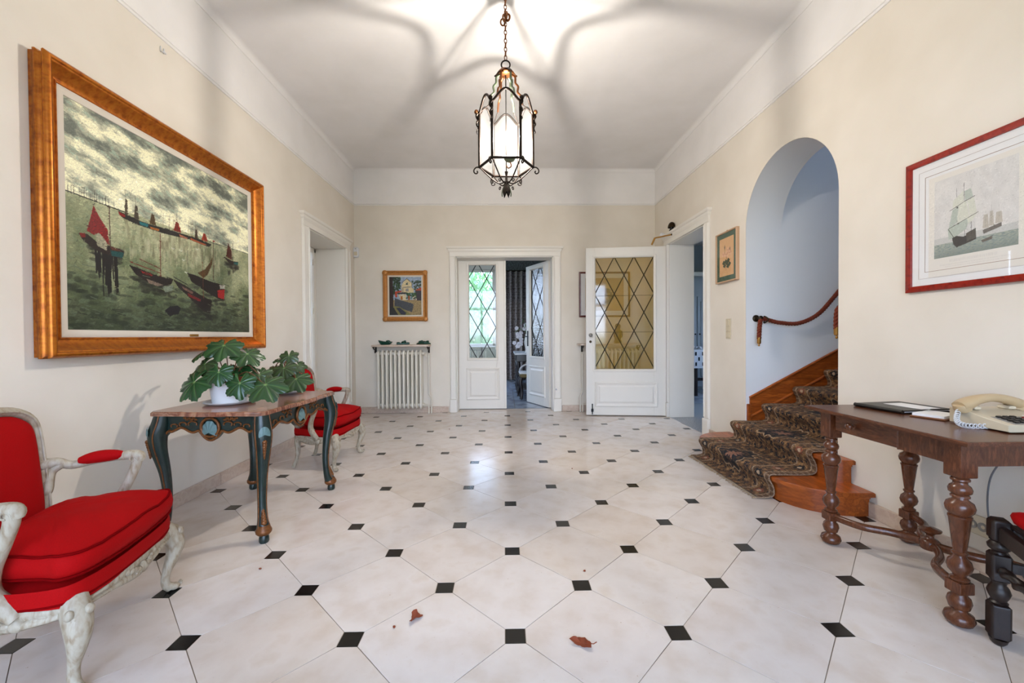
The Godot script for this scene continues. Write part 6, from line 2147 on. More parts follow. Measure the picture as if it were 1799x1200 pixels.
func build_plants() -> void:
	var A := Vector3(-1.556, 0.6688, -2.368)
	plant("larger begonia with lobed glossy leaves in a white pot on saucer", A, 0.098, 0.122, [
		[Vector3(-1.672, 0.800, -2.26), 0.105, Vector3(-0.25, 0.55, 0.8), Vector3(-0.5, -0.8, 0.3)],
		[Vector3(-1.579, 0.995, -2.36), 0.098, Vector3(0.15, 0.72, 0.65), Vector3(0.15, -0.5, 0.7), 0.25],
		[Vector3(-1.725, 0.965, -2.42), 0.085, Vector3(-0.45, 0.8, 0.35), Vector3(-0.7, -0.2, 0.1), 0.1],
		[Vector3(-1.685, 0.892, -2.36), 0.085, Vector3(-0.3, 0.6, 0.7), Vector3(-0.4, -0.7, 0.4), 0.7],
		[Vector3(-1.525, 0.855, -2.235), 0.072, Vector3(0.05, 0.4, 0.9), Vector3(0.2, -0.9, 0.4)],
		[Vector3(-1.475, 0.945, -2.40), 0.088, Vector3(0.45, 0.75, 0.45), Vector3(0.8, -0.4, 0.3), 0.35],
		[Vector3(-1.415, 0.795, -2.235), 0.082, Vector3(0.1, 0.35, 0.95), Vector3(0.15, -0.95, 0.3)],
		[Vector3(-1.300, 0.782, -2.27), 0.106, Vector3(0.25, 0.75, 0.65), Vector3(0.6, -0.5, 0.5), 0.25],
		[Vector3(-1.395, 0.826, -2.38), 0.072, Vector3(0.3, 0.55, 0.75), Vector3(0.3, -0.8, 0.3), 0.6],
		[Vector3(-1.525, 0.870, -2.40), 0.080, Vector3(0.1, 0.8, 0.5), Vector3(0.5, -0.2, 0.5)],
		[Vector3(-1.60, 0.862, -2.46), 0.075, Vector3(0.0, 0.9, -0.3), Vector3(-0.2, -0.1, -0.8), 0.2],
		[Vector3(-1.47, 0.86, -2.46), 0.075, Vector3(0.2, 0.9, -0.2), Vector3(0.6, -0.1, -0.6), 0.2]], "begonia_plant")
	var B := Vector3(-1.437, 0.6688, -2.775)
	plant("smaller begonia with dull bronze-green leaves in a white pot", B, 0.066, 0.10, [
		[Vector3(-1.424, 0.917, -2.76), 0.062, Vector3(0.2, 0.5, 0.8), Vector3(0.2, -0.8, 0.4), 0.7],
		[Vector3(-1.513, 0.89, -2.79), 0.036, Vector3(-0.2, 0.8, 0.4), Vector3(-0.8, -0.2, 0.1), 0.4],
		[Vector3(-1.425, 0.84, -2.70), 0.078, Vector3(0.05, 0.6, 0.8), Vector3(0.2, -0.8, 0.5), 0.8],
		[Vector3(-1.37, 0.855, -2.77), 0.058, Vector3(0.5, 0.6, 0.5), Vector3(0.7, -0.6, 0.2), 0.6],
		[Vector3(-1.335, 0.772, -2.67), 0.098, Vector3(0.2, 0.75, 0.6), Vector3(0.6, -0.5, 0.5), 0.3],
		[Vector3(-1.535, 0.825, -2.77), 0.055, Vector3(-0.2, 0.6, 0.7), Vector3(-0.4, -0.7, 0.3), 0.6]], "begonia_plant")

# ---------------------------------------------------------------- Louis XV armchairs

# plan of the seat: front at +x, rounded, narrower at the back
func seat_plan(grow: float, n := 56) -> Array:
	var raw := [Vector2(0.225, 0.0), Vector2(0.222, 0.12), Vector2(0.205, 0.215), Vector2(0.17, 0.262), Vector2(0.06, 0.262), Vector2(-0.06, 0.222), Vector2(-0.14, 0.182), Vector2(-0.165, 0.13), Vector2(-0.17, 0.0), Vector2(-0.165, -0.13), Vector2(-0.14, -0.182), Vector2(-0.06, -0.222), Vector2(0.06, -0.262), Vector2(0.17, -0.262), Vector2(0.205, -0.215), Vector2(0.222, -0.12)]
	var c := curve(raw, n / 16 + 1, true)
	var out := []
	for i in c.size():
		var d: Vector2 = c[(i + 1) % c.size()] - c[(i - 1 + c.size()) % c.size()]
		out.append(c[i] + Vector2(d.y, -d.x).normalized() * grow)
	return out

func make_armchair(label: String, at: Vector3, turn: float) -> Node3D:
	var t := thing("armchair", label, "armchair", at, turn, "red armchairs")
	var paint: Material = M.grey_paint
	var P := seat_plan(0.0)
	var n := P.size()
	# seat rail: a moulded band whose lower edge dips at the middle of each side
	var sec := [Vector2(-0.022, 0.0), Vector2(0.004, -0.002), Vector2(0.012, 0.006), Vector2(0.010, 0.016), Vector2(0.004, 0.022), Vector2(0.010, 0.032), Vector2(0.008, 0.046), Vector2(0.0, 0.052), Vector2(-0.022, 0.052)]
	var g := []
	for i in n:
		var q: Vector2 = P[i]
		var d: Vector2 = (P[(i + 1) % n] - P[(i - 1 + n) % n]).normalized()
		var nn := Vector2(d.y, -d.x)
		var th := atan2(q.y, q.x)
		var dip := 0.014 * cos(th * 4.0)
		var row := []
		for s in sec:
			row.append(Vector3(q.x + nn.x * s.x, 0.222 + s.y * (1.0 + 0.25 * cos(th * 4.0)) - dip * (1.0 - s.y / 0.052), q.y + nn.y * s.x))
		g.append(row)
	var rail := part(t, "seat_rail", MB.new().sheet(g, true, true, true), paint)
	# carved sprays at the middle of the rails
	for e in [[0.232, 0.0, 0.0], [0.075, 0.266, PI / 2], [0.075, -0.266, -PI / 2]]:
		var cv := MB.new()
		var xf := Transform3D(Basis(Vector3.UP, e[2] * -1.0), Vector3(e[0], 0.238, e[1]))
		cv.ball(Vector3(0.004, -0.006, 0), Vector3(0.012, 0.02, 0.018), 10, 7, xf)
		for m in [-1.0, 1.0]:
			for k in 5:
				cv.ball(Vector3(0.004 - 0.0012 * k * k * 0.4, -0.004 + 0.006 * k, m * (0.024 + 0.017 * k)), Vector3(0.009 - 0.001 * k, 0.010, 0.013), 8, 5, xf)
			var arc := []
			for k in 10:
				var a := k / 9.0 * 3.6
				arc.append(xf * Vector3(0.006, -0.012 + 0.012 * sin(a), m * (0.03 + 0.011 * cos(a))))
			cv.tube(arc, 0.004, 5)
		part(rail, "carved_spray", cv, paint)
	# legs
	for sz in [-1.0, 1.0]:
		var ctr := [Vector3(0.182, 0.268, sz * 0.232), Vector3(0.20, 0.235, sz * 0.25), Vector3(0.212, 0.195, sz * 0.262), Vector3(0.205, 0.14, sz * 0.257), Vector3(0.188, 0.08, sz * 0.243), Vector3(0.186, 0.035, sz * 0.243), Vector3(0.198, 0.014, sz * 0.252)]
		var leg := part(t, "leg", MB.new().tube(curve(ctr, 5), fcurve([0.034, 0.036, 0.033, 0.024, 0.0155, 0.016, 0.018], 5), 12), paint)
		var foot := MB.new()
		foot.ball(Vector3(0.208, 0.014, sz * 0.26), Vector3(0.02, 0.014, 0.02), 12, 7)
		foot.tube(curve([Vector3(0.222, 0.03, sz * 0.27), Vector3(0.226, 0.018, sz * 0.273), Vector3(0.214, 0.012, sz * 0.262)], 4), 0.006, 6)
		part(leg, "scroll_foot", foot, paint)
		var kn := MB.new()
		var dd := Vector3(0.7, 0, sz * 0.714)
		for k in 5:
			var a := -1.0 + 0.5 * k
			kn.ball(Vector3(0.196, 0.246 - 0.006 * k * (4 - k), sz * 0.246) + dd * 0.034 + dd.cross(Vector3.UP) * a * 0.022, Vector3(0.012, 0.015, 0.012), 8, 6)
		kn.ball(Vector3(0.196, 0.205, sz * 0.248) + dd * 0.035, Vector3(0.008, 0.024, 0.008), 8, 6)
		part(leg, "carved_knee", kn, paint)
		var bk := [Vector3(-0.138, 0.262, sz * 0.155), Vector3(-0.144, 0.20, sz * 0.158), Vector3(-0.142, 0.12, sz * 0.158), Vector3(-0.157, 0.05, sz * 0.165), Vector3(-0.174, 0.008, sz * 0.172)]
		part(t, "leg", MB.new().tube(curve(bk, 5), fcurve([0.025, 0.024, 0.017, 0.0145, 0.017], 5), 10), paint)
	# upholstered seat base
	g = []
	for i in 7:
		var s := i / 6.0
		var row := []
		var sc := 1.0 - 0.02 - (0.98 * pow(s, 2.6)) * 0.995
		for k in n:
			var q: Vector2 = P[k] * 1.0
			row.append(Vector3(q.x * sc, 0.262 + 0.058 * (1.0 - pow(1.0 - s, 2.5)) + 0.006, q.y * sc))
		g.append(row)
	var sb := MB.new().sheet(g, false, true, false)
	var rim := []
	for q in seat_plan(0.004):
		rim.append(Vector3(q.x, 0.274, q.y))
	var base := part(t, "seat_upholstery", sb, M.red_cloth)
	part(base, "gimp", MB.new().tube(rim, 0.0065, 6, true), M.red_piping)
	# front drop: cloth under the cushion follows the rail
	var sk := []
	for i in 4:
		var row := []
		for q in seat_plan(0.012 - 0.004 * absf(i - 1.5)):
			row.append(Vector3(q.x, 0.262 + 0.02 * i, q.y))
		sk.append(row)
	part(base, "seat_border", MB.new().sheet(sk, false, true, false), M.red_cloth)
	# back: a cartouche frame leaning backwards; local u across, v up the back
	var lean := 0.18
	var bx := Transform3D(Basis(Vector3(0, 0, 1), Vector3(-sin(lean), cos(lean), 0), Vector3(cos(lean), sin(lean), 0)), Vector3(-0.144, 0.265, 0))
	var outl := [Vector2(0, 0.53), Vector2(0.09, 0.528), Vector2(0.165, 0.512), Vector2(0.207, 0.472), Vector2(0.212, 0.41), Vector2(0.202, 0.31), Vector2(0.193, 0.23), Vector2(0.182, 0.15), Vector2(0.162, 0.075), Vector2(0.14, 0.045), Vector2(0.07, 0.04), Vector2(0, 0.04), Vector2(-0.07, 0.04), Vector2(-0.14, 0.045), Vector2(-0.162, 0.075), Vector2(-0.182, 0.15), Vector2(-0.193, 0.23), Vector2(-0.202, 0.31), Vector2(-0.212, 0.41), Vector2(-0.207, 0.472), Vector2(-0.165, 0.512), Vector2(-0.09, 0.528)]
	var oc := curve(outl, 4, true)
	var loop := []
	for q in oc:
		loop.append(bx * Vector3(q.x, q.y, -0.02 * cos(q.x * 6.0) + 0.02))
	var bf := part(t, "back_frame", MB.new().tube(loop, 0.0195, 10, true, 0.85, bx.basis.z), paint)
	var groove := []
	for q in oc:
		groove.append(bx * Vector3(q.x * 0.985, (q.y - 0.28) * 0.985 + 0.28, -0.02 * cos(q.x * 6.0) + 0.04))
	part(bf, "moulded_bead", MB.new().tube(groove, 0.0045, 6, true), paint)
	var cr := MB.new()
	for k in 7:
		var a := -1.0 + k / 3.0
		cr.ball(Vector3(a * 0.05, 0.542 - 0.012 * a * a, 0.018), Vector3(0.014, 0.012, 0.010), 8, 6, bx)
	for m in [-1.0, 1.0]:
		for k in 4:
			cr.ball(Vector3(m * (0.15 + 0.016 * k), 0.522 - 0.011 * k, 0.016), Vector3(0.013, 0.009, 0.009), 8, 6, bx)
	part(bf, "carved_crest", cr, paint)
	for side in [1.0, -1.0]:
		g = []
		for i in 8:
			var s := i / 7.0
			var row := []
			var sc := 1.0 - pow(s, 1.8)
			for q in oc:
				var v := Vector2(q.x * 0.93 * sc, (q.y - 0.285) * 0.93 * sc + 0.285)
				row.append(bx * Vector3(v.x, v.y, -0.02 * cos(v.x * 6.0) + 0.02 + side * (0.006 + (0.034 if side > 0 else 0.016) * (1.0 - pow(1.0 - s, 2.4)))))
			g.append(row)
		part(t, "back_cushion" if side > 0 else "back_panel", MB.new().sheet(g, false, true, side > 0), M.red_cloth)
	# arms
	for sz in [-1.0, 1.0]:
		var post: Vector3 = bx * Vector3(sz * 0.203, 0.30, 0.015)
		var ap := curve([post, post + Vector3(0.035, 0.004, sz * 0.02), Vector3(-0.115, 0.548, sz * 0.243), Vector3(-0.055, 0.556, sz * 0.262), Vector3(0.0, 0.562, sz * 0.272), Vector3(0.055, 0.566, sz * 0.276), Vector3(0.086, 0.560, sz * 0.278), Vector3(0.088, 0.54, sz * 0.278)], 5)
		var arm := part(t, "arm", MB.new().tube(ap, fcurve([0.026, 0.018, 0.0155, 0.0155, 0.0165, 0.019, 0.02, 0.015], 5), 10), paint)
		var sp := curve([Vector3(0.078, 0.556, sz * 0.278), Vector3(0.074, 0.52, sz * 0.277), Vector3(0.052, 0.46, sz * 0.272), Vector3(0.022, 0.39, sz * 0.264), Vector3(0.016, 0.33, sz * 0.26), Vector3(0.045, 0.285, sz * 0.262), Vector3(0.075, 0.25, sz * 0.263)], 5)
		part(arm, "arm_support", MB.new().tube(sp, fcurve([0.019, 0.0175, 0.017, 0.0185, 0.021, 0.026, 0.022], 5), 10), paint)
		for m in [-1.0, 1.0]:
			var arc := []
			for k in 14:
				var a := k / 13.0 * 5.2
				var rr := 0.014 * (1.0 - 0.10 * a)
				arc.append(Vector3(0.072 + rr * cos(a), 0.55 + rr * sin(a), sz * 0.278 + m * 0.017))
			part(arm, "scroll", MB.new().tube(arc, 0.0032, 5), paint)
		var pad := []
		var pr := []
		for i in 13:
			var s := i / 12.0
			var q := Vector3(lerpf(-0.095, 0.034, s), 0.560 + 0.009 * s + 0.006 * sin(PI * s), sz * lerpf(0.251, 0.273, s))
			pad.append(q)
			pr.append(0.0105 + 0.0135 * pow(sin(PI * clampf(s, 0.02, 0.98)), 0.5))
		part(arm, "arm_pad", MB.new().tube(pad, pr, 12, false, 1.15, Vector3.UP), M.red_cloth, "red padded armrest")
		# moulded line where the arm runs into the back post
		var low: Vector3 = bx * Vector3(sz * 0.19, 0.19, 0.012)
		part(arm, "arm_bracket", MB.new().tube(curve([post + Vector3(0.05, -0.006, sz * 0.022), post + Vector3(0.022, -0.03, sz * 0.008), low + Vector3(0.008, 0.02, 0), low], 5), fcurve([0.012, 0.016, 0.017, 0.013], 5), 8), paint)
	return t

# the loose cushion fits between the arm supports and bulges over the front
func cushion_plan() -> Array:
	var raw := [Vector2(0.238, 0.0), Vector2(0.234, 0.13), Vector2(0.214, 0.226), Vector2(0.17, 0.262), Vector2(0.118, 0.246), Vector2(0.02, 0.226), Vector2(-0.045, 0.198), Vector2(-0.082, 0.16), Vector2(-0.09, 0.0)]
	for i in range(7, 0, -1):
		raw.append(Vector2(raw[i].x, -raw[i].y))
	return curve(raw, 4, true)

func seat_cushion(label: String, at: Vector3, turn: float, seed_n: int) -> void:
	var t := thing("seat_cushion", label, "cushion", at, turn, "loose red seat cushions")
	var nz := FastNoiseLite.new()
	nz.seed = seed_n
	nz.frequency = 4.0
	var P := cushion_plan()
	var n := P.size()
	var y0 := 0.333
	var g := []
	# from the bottom centre, round the side, to the top centre
	for e in [[0.0, 0.0], [0.5, 0.0], [0.9, 0.002], [0.985, 0.008], [1.02, 0.03], [1.03, 0.05], [1.015, 0.072], [0.985, 0.084], [0.96, 0.089], [0.9, 0.099], [0.8, 0.112], [0.65, 0.124], [0.48, 0.131], [0.3, 0.134], [0.12, 0.135], [0.0, 0.135]]:
		var row := []
		for k in n:
			var q: Vector2 = P[k] * e[0]
			var w := nz.get_noise_2d(q.x * 1.4, q.y * 1.1)
			var crease := 0.012 * w * (1.0 if e[1] > 0.05 else 0.3) * minf(1.0, (e[1]) * 12.0)
			var sag := 0.014 * clampf((q.x + 0.2) / 0.4, 0.0, 1.0)
			row.append(Vector3(q.x + (0.004 if e[0] > 0.9 else 0.0) * w, y0 + e[1] + crease - sag * (e[1] / 0.135) * 0.4, q.y))
		g.append(row)
	part(t, "cover", MB.new().sheet(g, false, true, false), M.red_cloth)
	for e in [[0.998, 0.082], [1.0, 0.012]]:
		var pip := []
		for k in n:
			var q: Vector2 = P[k] * e[0]
			var w := nz.get_noise_2d(q.x * 1.4, q.y * 1.1)
			pip.append(Vector3(q.x, y0 + e[1] + (0.012 * w if e[1] > 0.05 else 0.0) - 0.002, q.y))
		part(t, "piping", MB.new().tube(pip, 0.0045, 6, true), M.red_piping)

func build_armchairs() -> void:
	# local +x is the front of the chair
	var a := Vector3(-1.512, 0, -1.422)
	var ta := atan2(0.234, 0.972)
	make_armchair("red armchair with grey painted frame standing below the seascape before the green table", a, ta)
	seat_cushion("thick loose red cushion on the armchair below the seascape", a, ta, 4)
	var b := Vector3(-1.505, 0, -3.475)
	var tb := deg_to_rad(-2.0)
	make_armchair("red armchair with grey painted frame standing beyond the green console table", b, tb)
	seat_cushion("thick loose red cushion on the armchair beyond the green table", b, tb, 9)

# ---------------------------------------------------------------- walnut side table and the things on it

const DESK_Y := 0.675

func build_desk() -> void:
	var t := thing("side_table", "walnut side table with turned legs, one drawer and curved stretcher", "table", Vector3.ZERO)
	var x0 := 1.53
	var x1 := 2.052
	var z0 := -2.085
	var z1 := -1.338
	var lay := Transform3D(Basis(Vector3(1, 0, 0), Vector3(0, 0, 1), Vector3(0, 1, 0)), Vector3.ZERO)
	var tp := MB.new()
	tp.prism(pv([[x0, z0], [x1, z0], [x1, z1], [x0, z1]]), DESK_Y - 0.012, DESK_Y, lay, 0.004)
	tp.prism(pv([[x0 + 0.012, z0 + 0.012], [x1, z0 + 0.012], [x1, z1 - 0.012], [x0 + 0.012, z1 - 0.012]]), DESK_Y - 0.02, DESK_Y - 0.012, lay)
	part(t, "table_top", tp, M.walnut_top)
	var lx := [1.612, 2.005]
	var lz := [-2.012, -1.432]
	# aprons
	var yb := 0.566
	var yt := DESK_Y - 0.02
	part(t, "apron", MB.new().box(Vector3(lx[1], (yb + yt) / 2, -1.722), Vector3(0.02, yt - yb, 0.53)), M.walnut)
	for z in [lz[0], lz[1]]:
		part(t, "apron", MB.new().box(Vector3((lx[0] + lx[1]) / 2, (yb + yt) / 2, z), Vector3(0.34, yt - yb, 0.02)), M.walnut)
	# front: a drawer to the left, a fixed board to the right of it
	var fx: float = lx[0]
	part(t, "apron", MB.new().box(Vector3(fx, (yb + yt) / 2, -1.555), Vector3(0.02, yt - yb, 0.19)), M.walnut)
	part(t, "apron", MB.new().box(Vector3(fx + 0.012, (yb + yt) / 2, -1.85), Vector3(0.008, yt - yb, 0.42)), M.dark_carved)
	var dr := part(t, "drawer", MB.new().box(Vector3(fx - 0.004, (yb + yt) / 2 + 0.001, -1.812), Vector3(0.022, yt - yb - 0.006, 0.318), 0.003), M.walnut_top)
	part(t, "apron", MB.new().box(Vector3(fx - 0.001, (yb + yt) / 2, -1.655), Vector3(0.022, yt - yb + 0.004, 0.008), 0.002), M.walnut)
	part(dr, "knob", MB.new().lathe([Vector2(0.012, 0), Vector2(0.012, 0.003), Vector2(0.006, 0.006), Vector2(0.006, 0.012), Vector2(0.014, 0.018), Vector2(0.017, 0.026), Vector2(0.013, 0.034), Vector2(0.004, 0.037), Vector2(0, 0.037)], 14, Transform3D(Basis(Vector3.BACK, PI / 2), Vector3(fx - 0.014, 0.612, -1.862))), M.walnut)
	# legs
	var prof := [Vector2(0.0216, 0.158), Vector2(0.0270, 0.163), Vector2(0.0270, 0.168), Vector2(0.0171, 0.174), Vector2(0.0198, 0.182), Vector2(0.0306, 0.195), Vector2(0.0351, 0.212), Vector2(0.0306, 0.23), Vector2(0.0189, 0.243), Vector2(0.0171, 0.25), Vector2(0.0216, 0.253), Vector2(0.0225, 0.259), Vector2(0.0171, 0.263), Vector2(0.0189, 0.275), Vector2(0.0306, 0.382), Vector2(0.0324, 0.384), Vector2(0.0324, 0.390), Vector2(0.0270, 0.393), Vector2(0.0378, 0.408), Vector2(0.0405, 0.422), Vector2(0.0360, 0.438), Vector2(0.0216, 0.449), Vector2(0.0207, 0.455), Vector2(0.0261, 0.457), Vector2(0.0261, 0.462), Vector2(0.0216, 0.466), Vector2(0.0306, 0.474), Vector2(0.0324, 0.486), Vector2(0.0279, 0.497), Vector2(0.0198, 0.504), Vector2(0.0198, 0.512), Vector2(0.0261, 0.516), Vector2(0.0261, 0.522), Vector2(0.0216, 0.526), Vector2(0.0234, 0.535)]
	var bun := [Vector2(0.0, 0.0), Vector2(0.02, 0.0), Vector2(0.036, 0.008), Vector2(0.043, 0.024), Vector2(0.038, 0.04), Vector2(0.022, 0.05), Vector2(0.019, 0.058), Vector2(0.028, 0.062), Vector2(0.030, 0.07), Vector2(0.034, 0.084), Vector2(0.030, 0.100), Vector2(0.022, 0.108), Vector2(0.022, 0.12)]
	for i in 2:
		for j in 2:
			var at := Vector3(lx[i], 0, lz[j])
			var leg := part(t, "leg", MB.new().lathe(prof, 20, Transform3D(Basis.IDENTITY, at)), M.walnut)
			part(leg, "top_block", MB.new().box(at + Vector3(0, (0.53 + yt) / 2, 0), Vector3(0.062, yt - 0.53, 0.062), 0.003), M.walnut)
			part(leg, "stretcher_block", MB.new().box(at + Vector3(0, 0.138, 0), Vector3(0.056, 0.042, 0.056), 0.004), M.walnut)
			part(leg, "bun_foot", MB.new().lathe(bun, 20, Transform3D(Basis.IDENTITY, at)), M.walnut)
	# serpentine cross stretcher with a turned finial where the arms meet
	var c := Vector3((lx[0] + lx[1]) / 2, 0.138, (lz[0] + lz[1]) / 2)
	for i in 2:
		for j in 2:
			var a := Vector3(lx[i], 0.138, lz[j])
			var d := (c - a)
			var alongz := Vector3(0, 0, d.z)
			var alongx := Vector3(d.x, 0, 0)
			var pts := curve([a, a + alongz * 0.22 + alongx * 0.08, a + alongz * 0.45 + alongx * 0.26, a + alongz * 0.62 + alongx * 0.62, a + alongz * 0.80 + alongx * 0.86, c], 6)
			part(t, "stretcher", MB.new().tube(pts, 0.0175, 8, false, 0.8, Vector3.UP), M.walnut)
	part(t, "stretcher_finial", MB.new().lathe([Vector2(0.03, 0.118), Vector2(0.034, 0.126), Vector2(0.034, 0.152), Vector2(0.026, 0.160), Vector2(0.014, 0.166), Vector2(0.012, 0.178), Vector2(0.018, 0.186), Vector2(0.036, 0.196), Vector2(0.038, 0.202), Vector2(0.03, 0.206), Vector2(0.012, 0.209), Vector2(0, 0.212)], 18, Transform3D(Basis.IDENTITY, Vector3(c.x, 0, c.z))), M.walnut)

	# folder
	var f := thing("document_folder", "black leather folder with a white sheet on its cover, on the walnut table", "folder", Vector3(1.895, DESK_Y + 0.0006, -1.945), deg_to_rad(8.0))
	part(f, "lower_cover", MB.new().box(Vector3(0, 0.003, 0), Vector3(0.262, 0.006, 0.222), 0.002), M.black_leather)
	part(f, "pages", MB.new().box(Vector3(0.004, 0.008, 0), Vector3(0.245, 0.005, 0.21)), M.paper)
	part(f, "upper_cover", MB.new().box(Vector3(0, 0.0135, 0), Vector3(0.265, 0.006, 0.225), 0.002), M.black_leather)
	part(f, "spine", MB.new().tube([Vector3(-0.13, 0.0095, -0.11), Vector3(-0.13, 0.0095, 0.11)], 0.0092, 8), M.black_leather)
	part(f, "paper_sheet", MB.new().box(Vector3(0.03, 0.0172, 0.022), Vector3(0.105, 0.0008, 0.165)), M.paper, "white sheet")
	# notepad
	f = thing("notepad", "small white notepad on a brown tray between folder and telephone", "notepad", Vector3(1.855, DESK_Y + 0.0006, -1.745), deg_to_rad(22.0))
	part(f, "tray", MB.new().box(Vector3(0, 0.003, 0), Vector3(0.15, 0.006, 0.115), 0.002), M.cork_brown)
	part(f, "pages", MB.new().box(Vector3(0.003, 0.0115, 0), Vector3(0.138, 0.011, 0.105), 0.001), M.paper)
	part(f, "curled_page", MB.new().sheet([[Vector3(0.02, 0.018, -0.05), Vector3(0.06, 0.018, -0.05)], [Vector3(0.025, 0.026, -0.035), Vector3(0.055, 0.026, -0.035)], [Vector3(0.035, 0.03, -0.03), Vector3(0.045, 0.03, -0.03)]]), M.paper)
	# telephone
	var p := thing("telephone", "beige push-button telephone with its handset resting across the top", "telephone", Vector3(1.915, DESK_Y + 0.0008, -1.545))
	var body := MB.new()
	var wedge := pv([[-0.10, 0.004], [0.10, 0.004], [0.10, 0.030], [0.02, 0.044], [-0.04, 0.060], [-0.10, 0.062]])
	# profile along z (x of the polygon runs to +z), extruded along x
	body.prism(wedge, -0.112, 0.112, Transform3D(Basis(Vector3(0, 0, 1), Vector3.UP, Vector3(-1, 0, 0)), Vector3.ZERO), 0.003)
	part(p, "base", body, M.ivory_plastic)
	part(p, "keypad_plate", MB.new().box(Vector3(-0.022, 0.045, 0.048), Vector3(0.125, 0.004, 0.085), 0.001, Transform3D(Basis(Vector3.RIGHT, 0.175), Vector3(0, 0.0, 0.0))), M.grey_plastic)
	for r in 4:
		for c3 in 3:
			part(p, "key", MB.new().box(Vector3(-0.058 + 0.026 * c3, 0.050, 0.018 + 0.018 * r), Vector3(0.019, 0.006, 0.012), 0.002, Transform3D(Basis(Vector3.RIGHT, 0.175), Vector3.ZERO)), M.black_plastic)
	part(p, "key", MB.new().box(Vector3(0.028, 0.050, 0.03), Vector3(0.02, 0.006, 0.012), 0.002, Transform3D(Basis(Vector3.RIGHT, 0.175), Vector3.ZERO)), M.red_plastic, "red key")
	part(p, "number_card", MB.new().box(Vector3(0.075, 0.047, 0.035), Vector3(0.05, 0.002, 0.07), 0.0, Transform3D(Basis(Vector3.RIGHT, 0.175), Vector3.ZERO)), M.paper)
	for s in [-1.0, 1.0]:
		part(p, "cradle", MB.new().box(Vector3(s * 0.07, 0.068, -0.055), Vector3(0.03, 0.016, 0.05), 0.006), M.ivory_plastic)
	var hp := curve([Vector3(-0.128, 0.074, -0.05), Vector3(-0.10, 0.083, -0.05), Vector3(-0.06, 0.098, -0.05), Vector3(0.0, 0.106, -0.05), Vector3(0.06, 0.098, -0.05), Vector3(0.10, 0.083, -0.05), Vector3(0.128, 0.074, -0.05)], 5)
	var hs := part(p, "handset", MB.new().tube(hp, fcurve([0.018, 0.022, 0.018, 0.016, 0.018, 0.022, 0.018], 5), 10, false, 1.5, Vector3.UP), M.beige_plastic)
	for s in [-1.0, 1.0]:
		part(hs, "earpiece", MB.new().lathe([Vector2(0, -0.016), Vector2(0.024, -0.014), Vector2(0.029, 0.0), Vector2(0.026, 0.014), Vector2(0.0, 0.02)], 16, Transform3D(Basis(Vector3.BACK, s * -0.35), Vector3(s * 0.112, 0.068, -0.05))), M.beige_plastic)
	var coil := []
	for k in 130:
		var s := k / 129.0
		var a := s * TAU * 15.0
		var base: Vector3 = Vector3(-0.135, 0.055, -0.045).lerp(Vector3(-0.105, 0.012, 0.03), s) + Vector3(-0.05 * sin(PI * s), -0.02 * sin(PI * s), 0.0)
		coil.append(base + Vector3(cos(a) * 0.0085, sin(a) * 0.0085, 0.002 * cos(a)))
	part(p, "coiled_cord", MB.new().tube(coil, 0.0026, 5), M.white_cable, "white coiled cord")
	# flex and socket under the table
	var so := thing("wall_socket", "cream double wall socket above the skirting under the walnut table", "socket", Vector3(XR, 0.195, -1.765))
	part(so, "plate", MB.new().box(Vector3(-0.006, 0, 0), Vector3(0.012, 0.085, 0.085), 0.003), M.ivory_plastic)
	for k in 2:
		part(so, "outlet", MB.new().lathe([Vector2(0.019, 0), Vector2(0.019, 0.003), Vector2(0.016, 0.002), Vector2(0, -0.002)], 14, Transform3D(Basis(Vector3.BACK, PI / 2), Vector3(-0.012, 0.0, -0.02 + 0.04 * k))), M.grey_plastic)
	single("telephone_flex", "thin grey telephone flex hanging below the walnut table", "cable", MB.new().tube(curve([Vector3(2.04, 0.60, -1.63), Vector3(2.045, 0.52, -1.66), Vector3(2.055, 0.42, -1.71), Vector3(2.056, 0.30, -1.72), Vector3(2.056, 0.20, -1.70), Vector3(2.056, 0.10, -1.62), Vector3(2.052, 0.012, -1.55)], 6), 0.0032, 6), M.grey_cable)
	single("telephone_flex", "second grey flex looping towards the stool under the walnut table", "cable", MB.new().tube(curve([Vector3(2.045, 0.56, -1.46), Vector3(2.05, 0.50, -1.42), Vector3(2.056, 0.46, -1.34), Vector3(2.058, 0.40, -1.25), Vector3(2.058, 0.2, -1.2), Vector3(2.056, 0.012, -1.18)], 6), 0.0032, 6), M.grey_cable)

# ---------------------------------------------------------------- oak stool

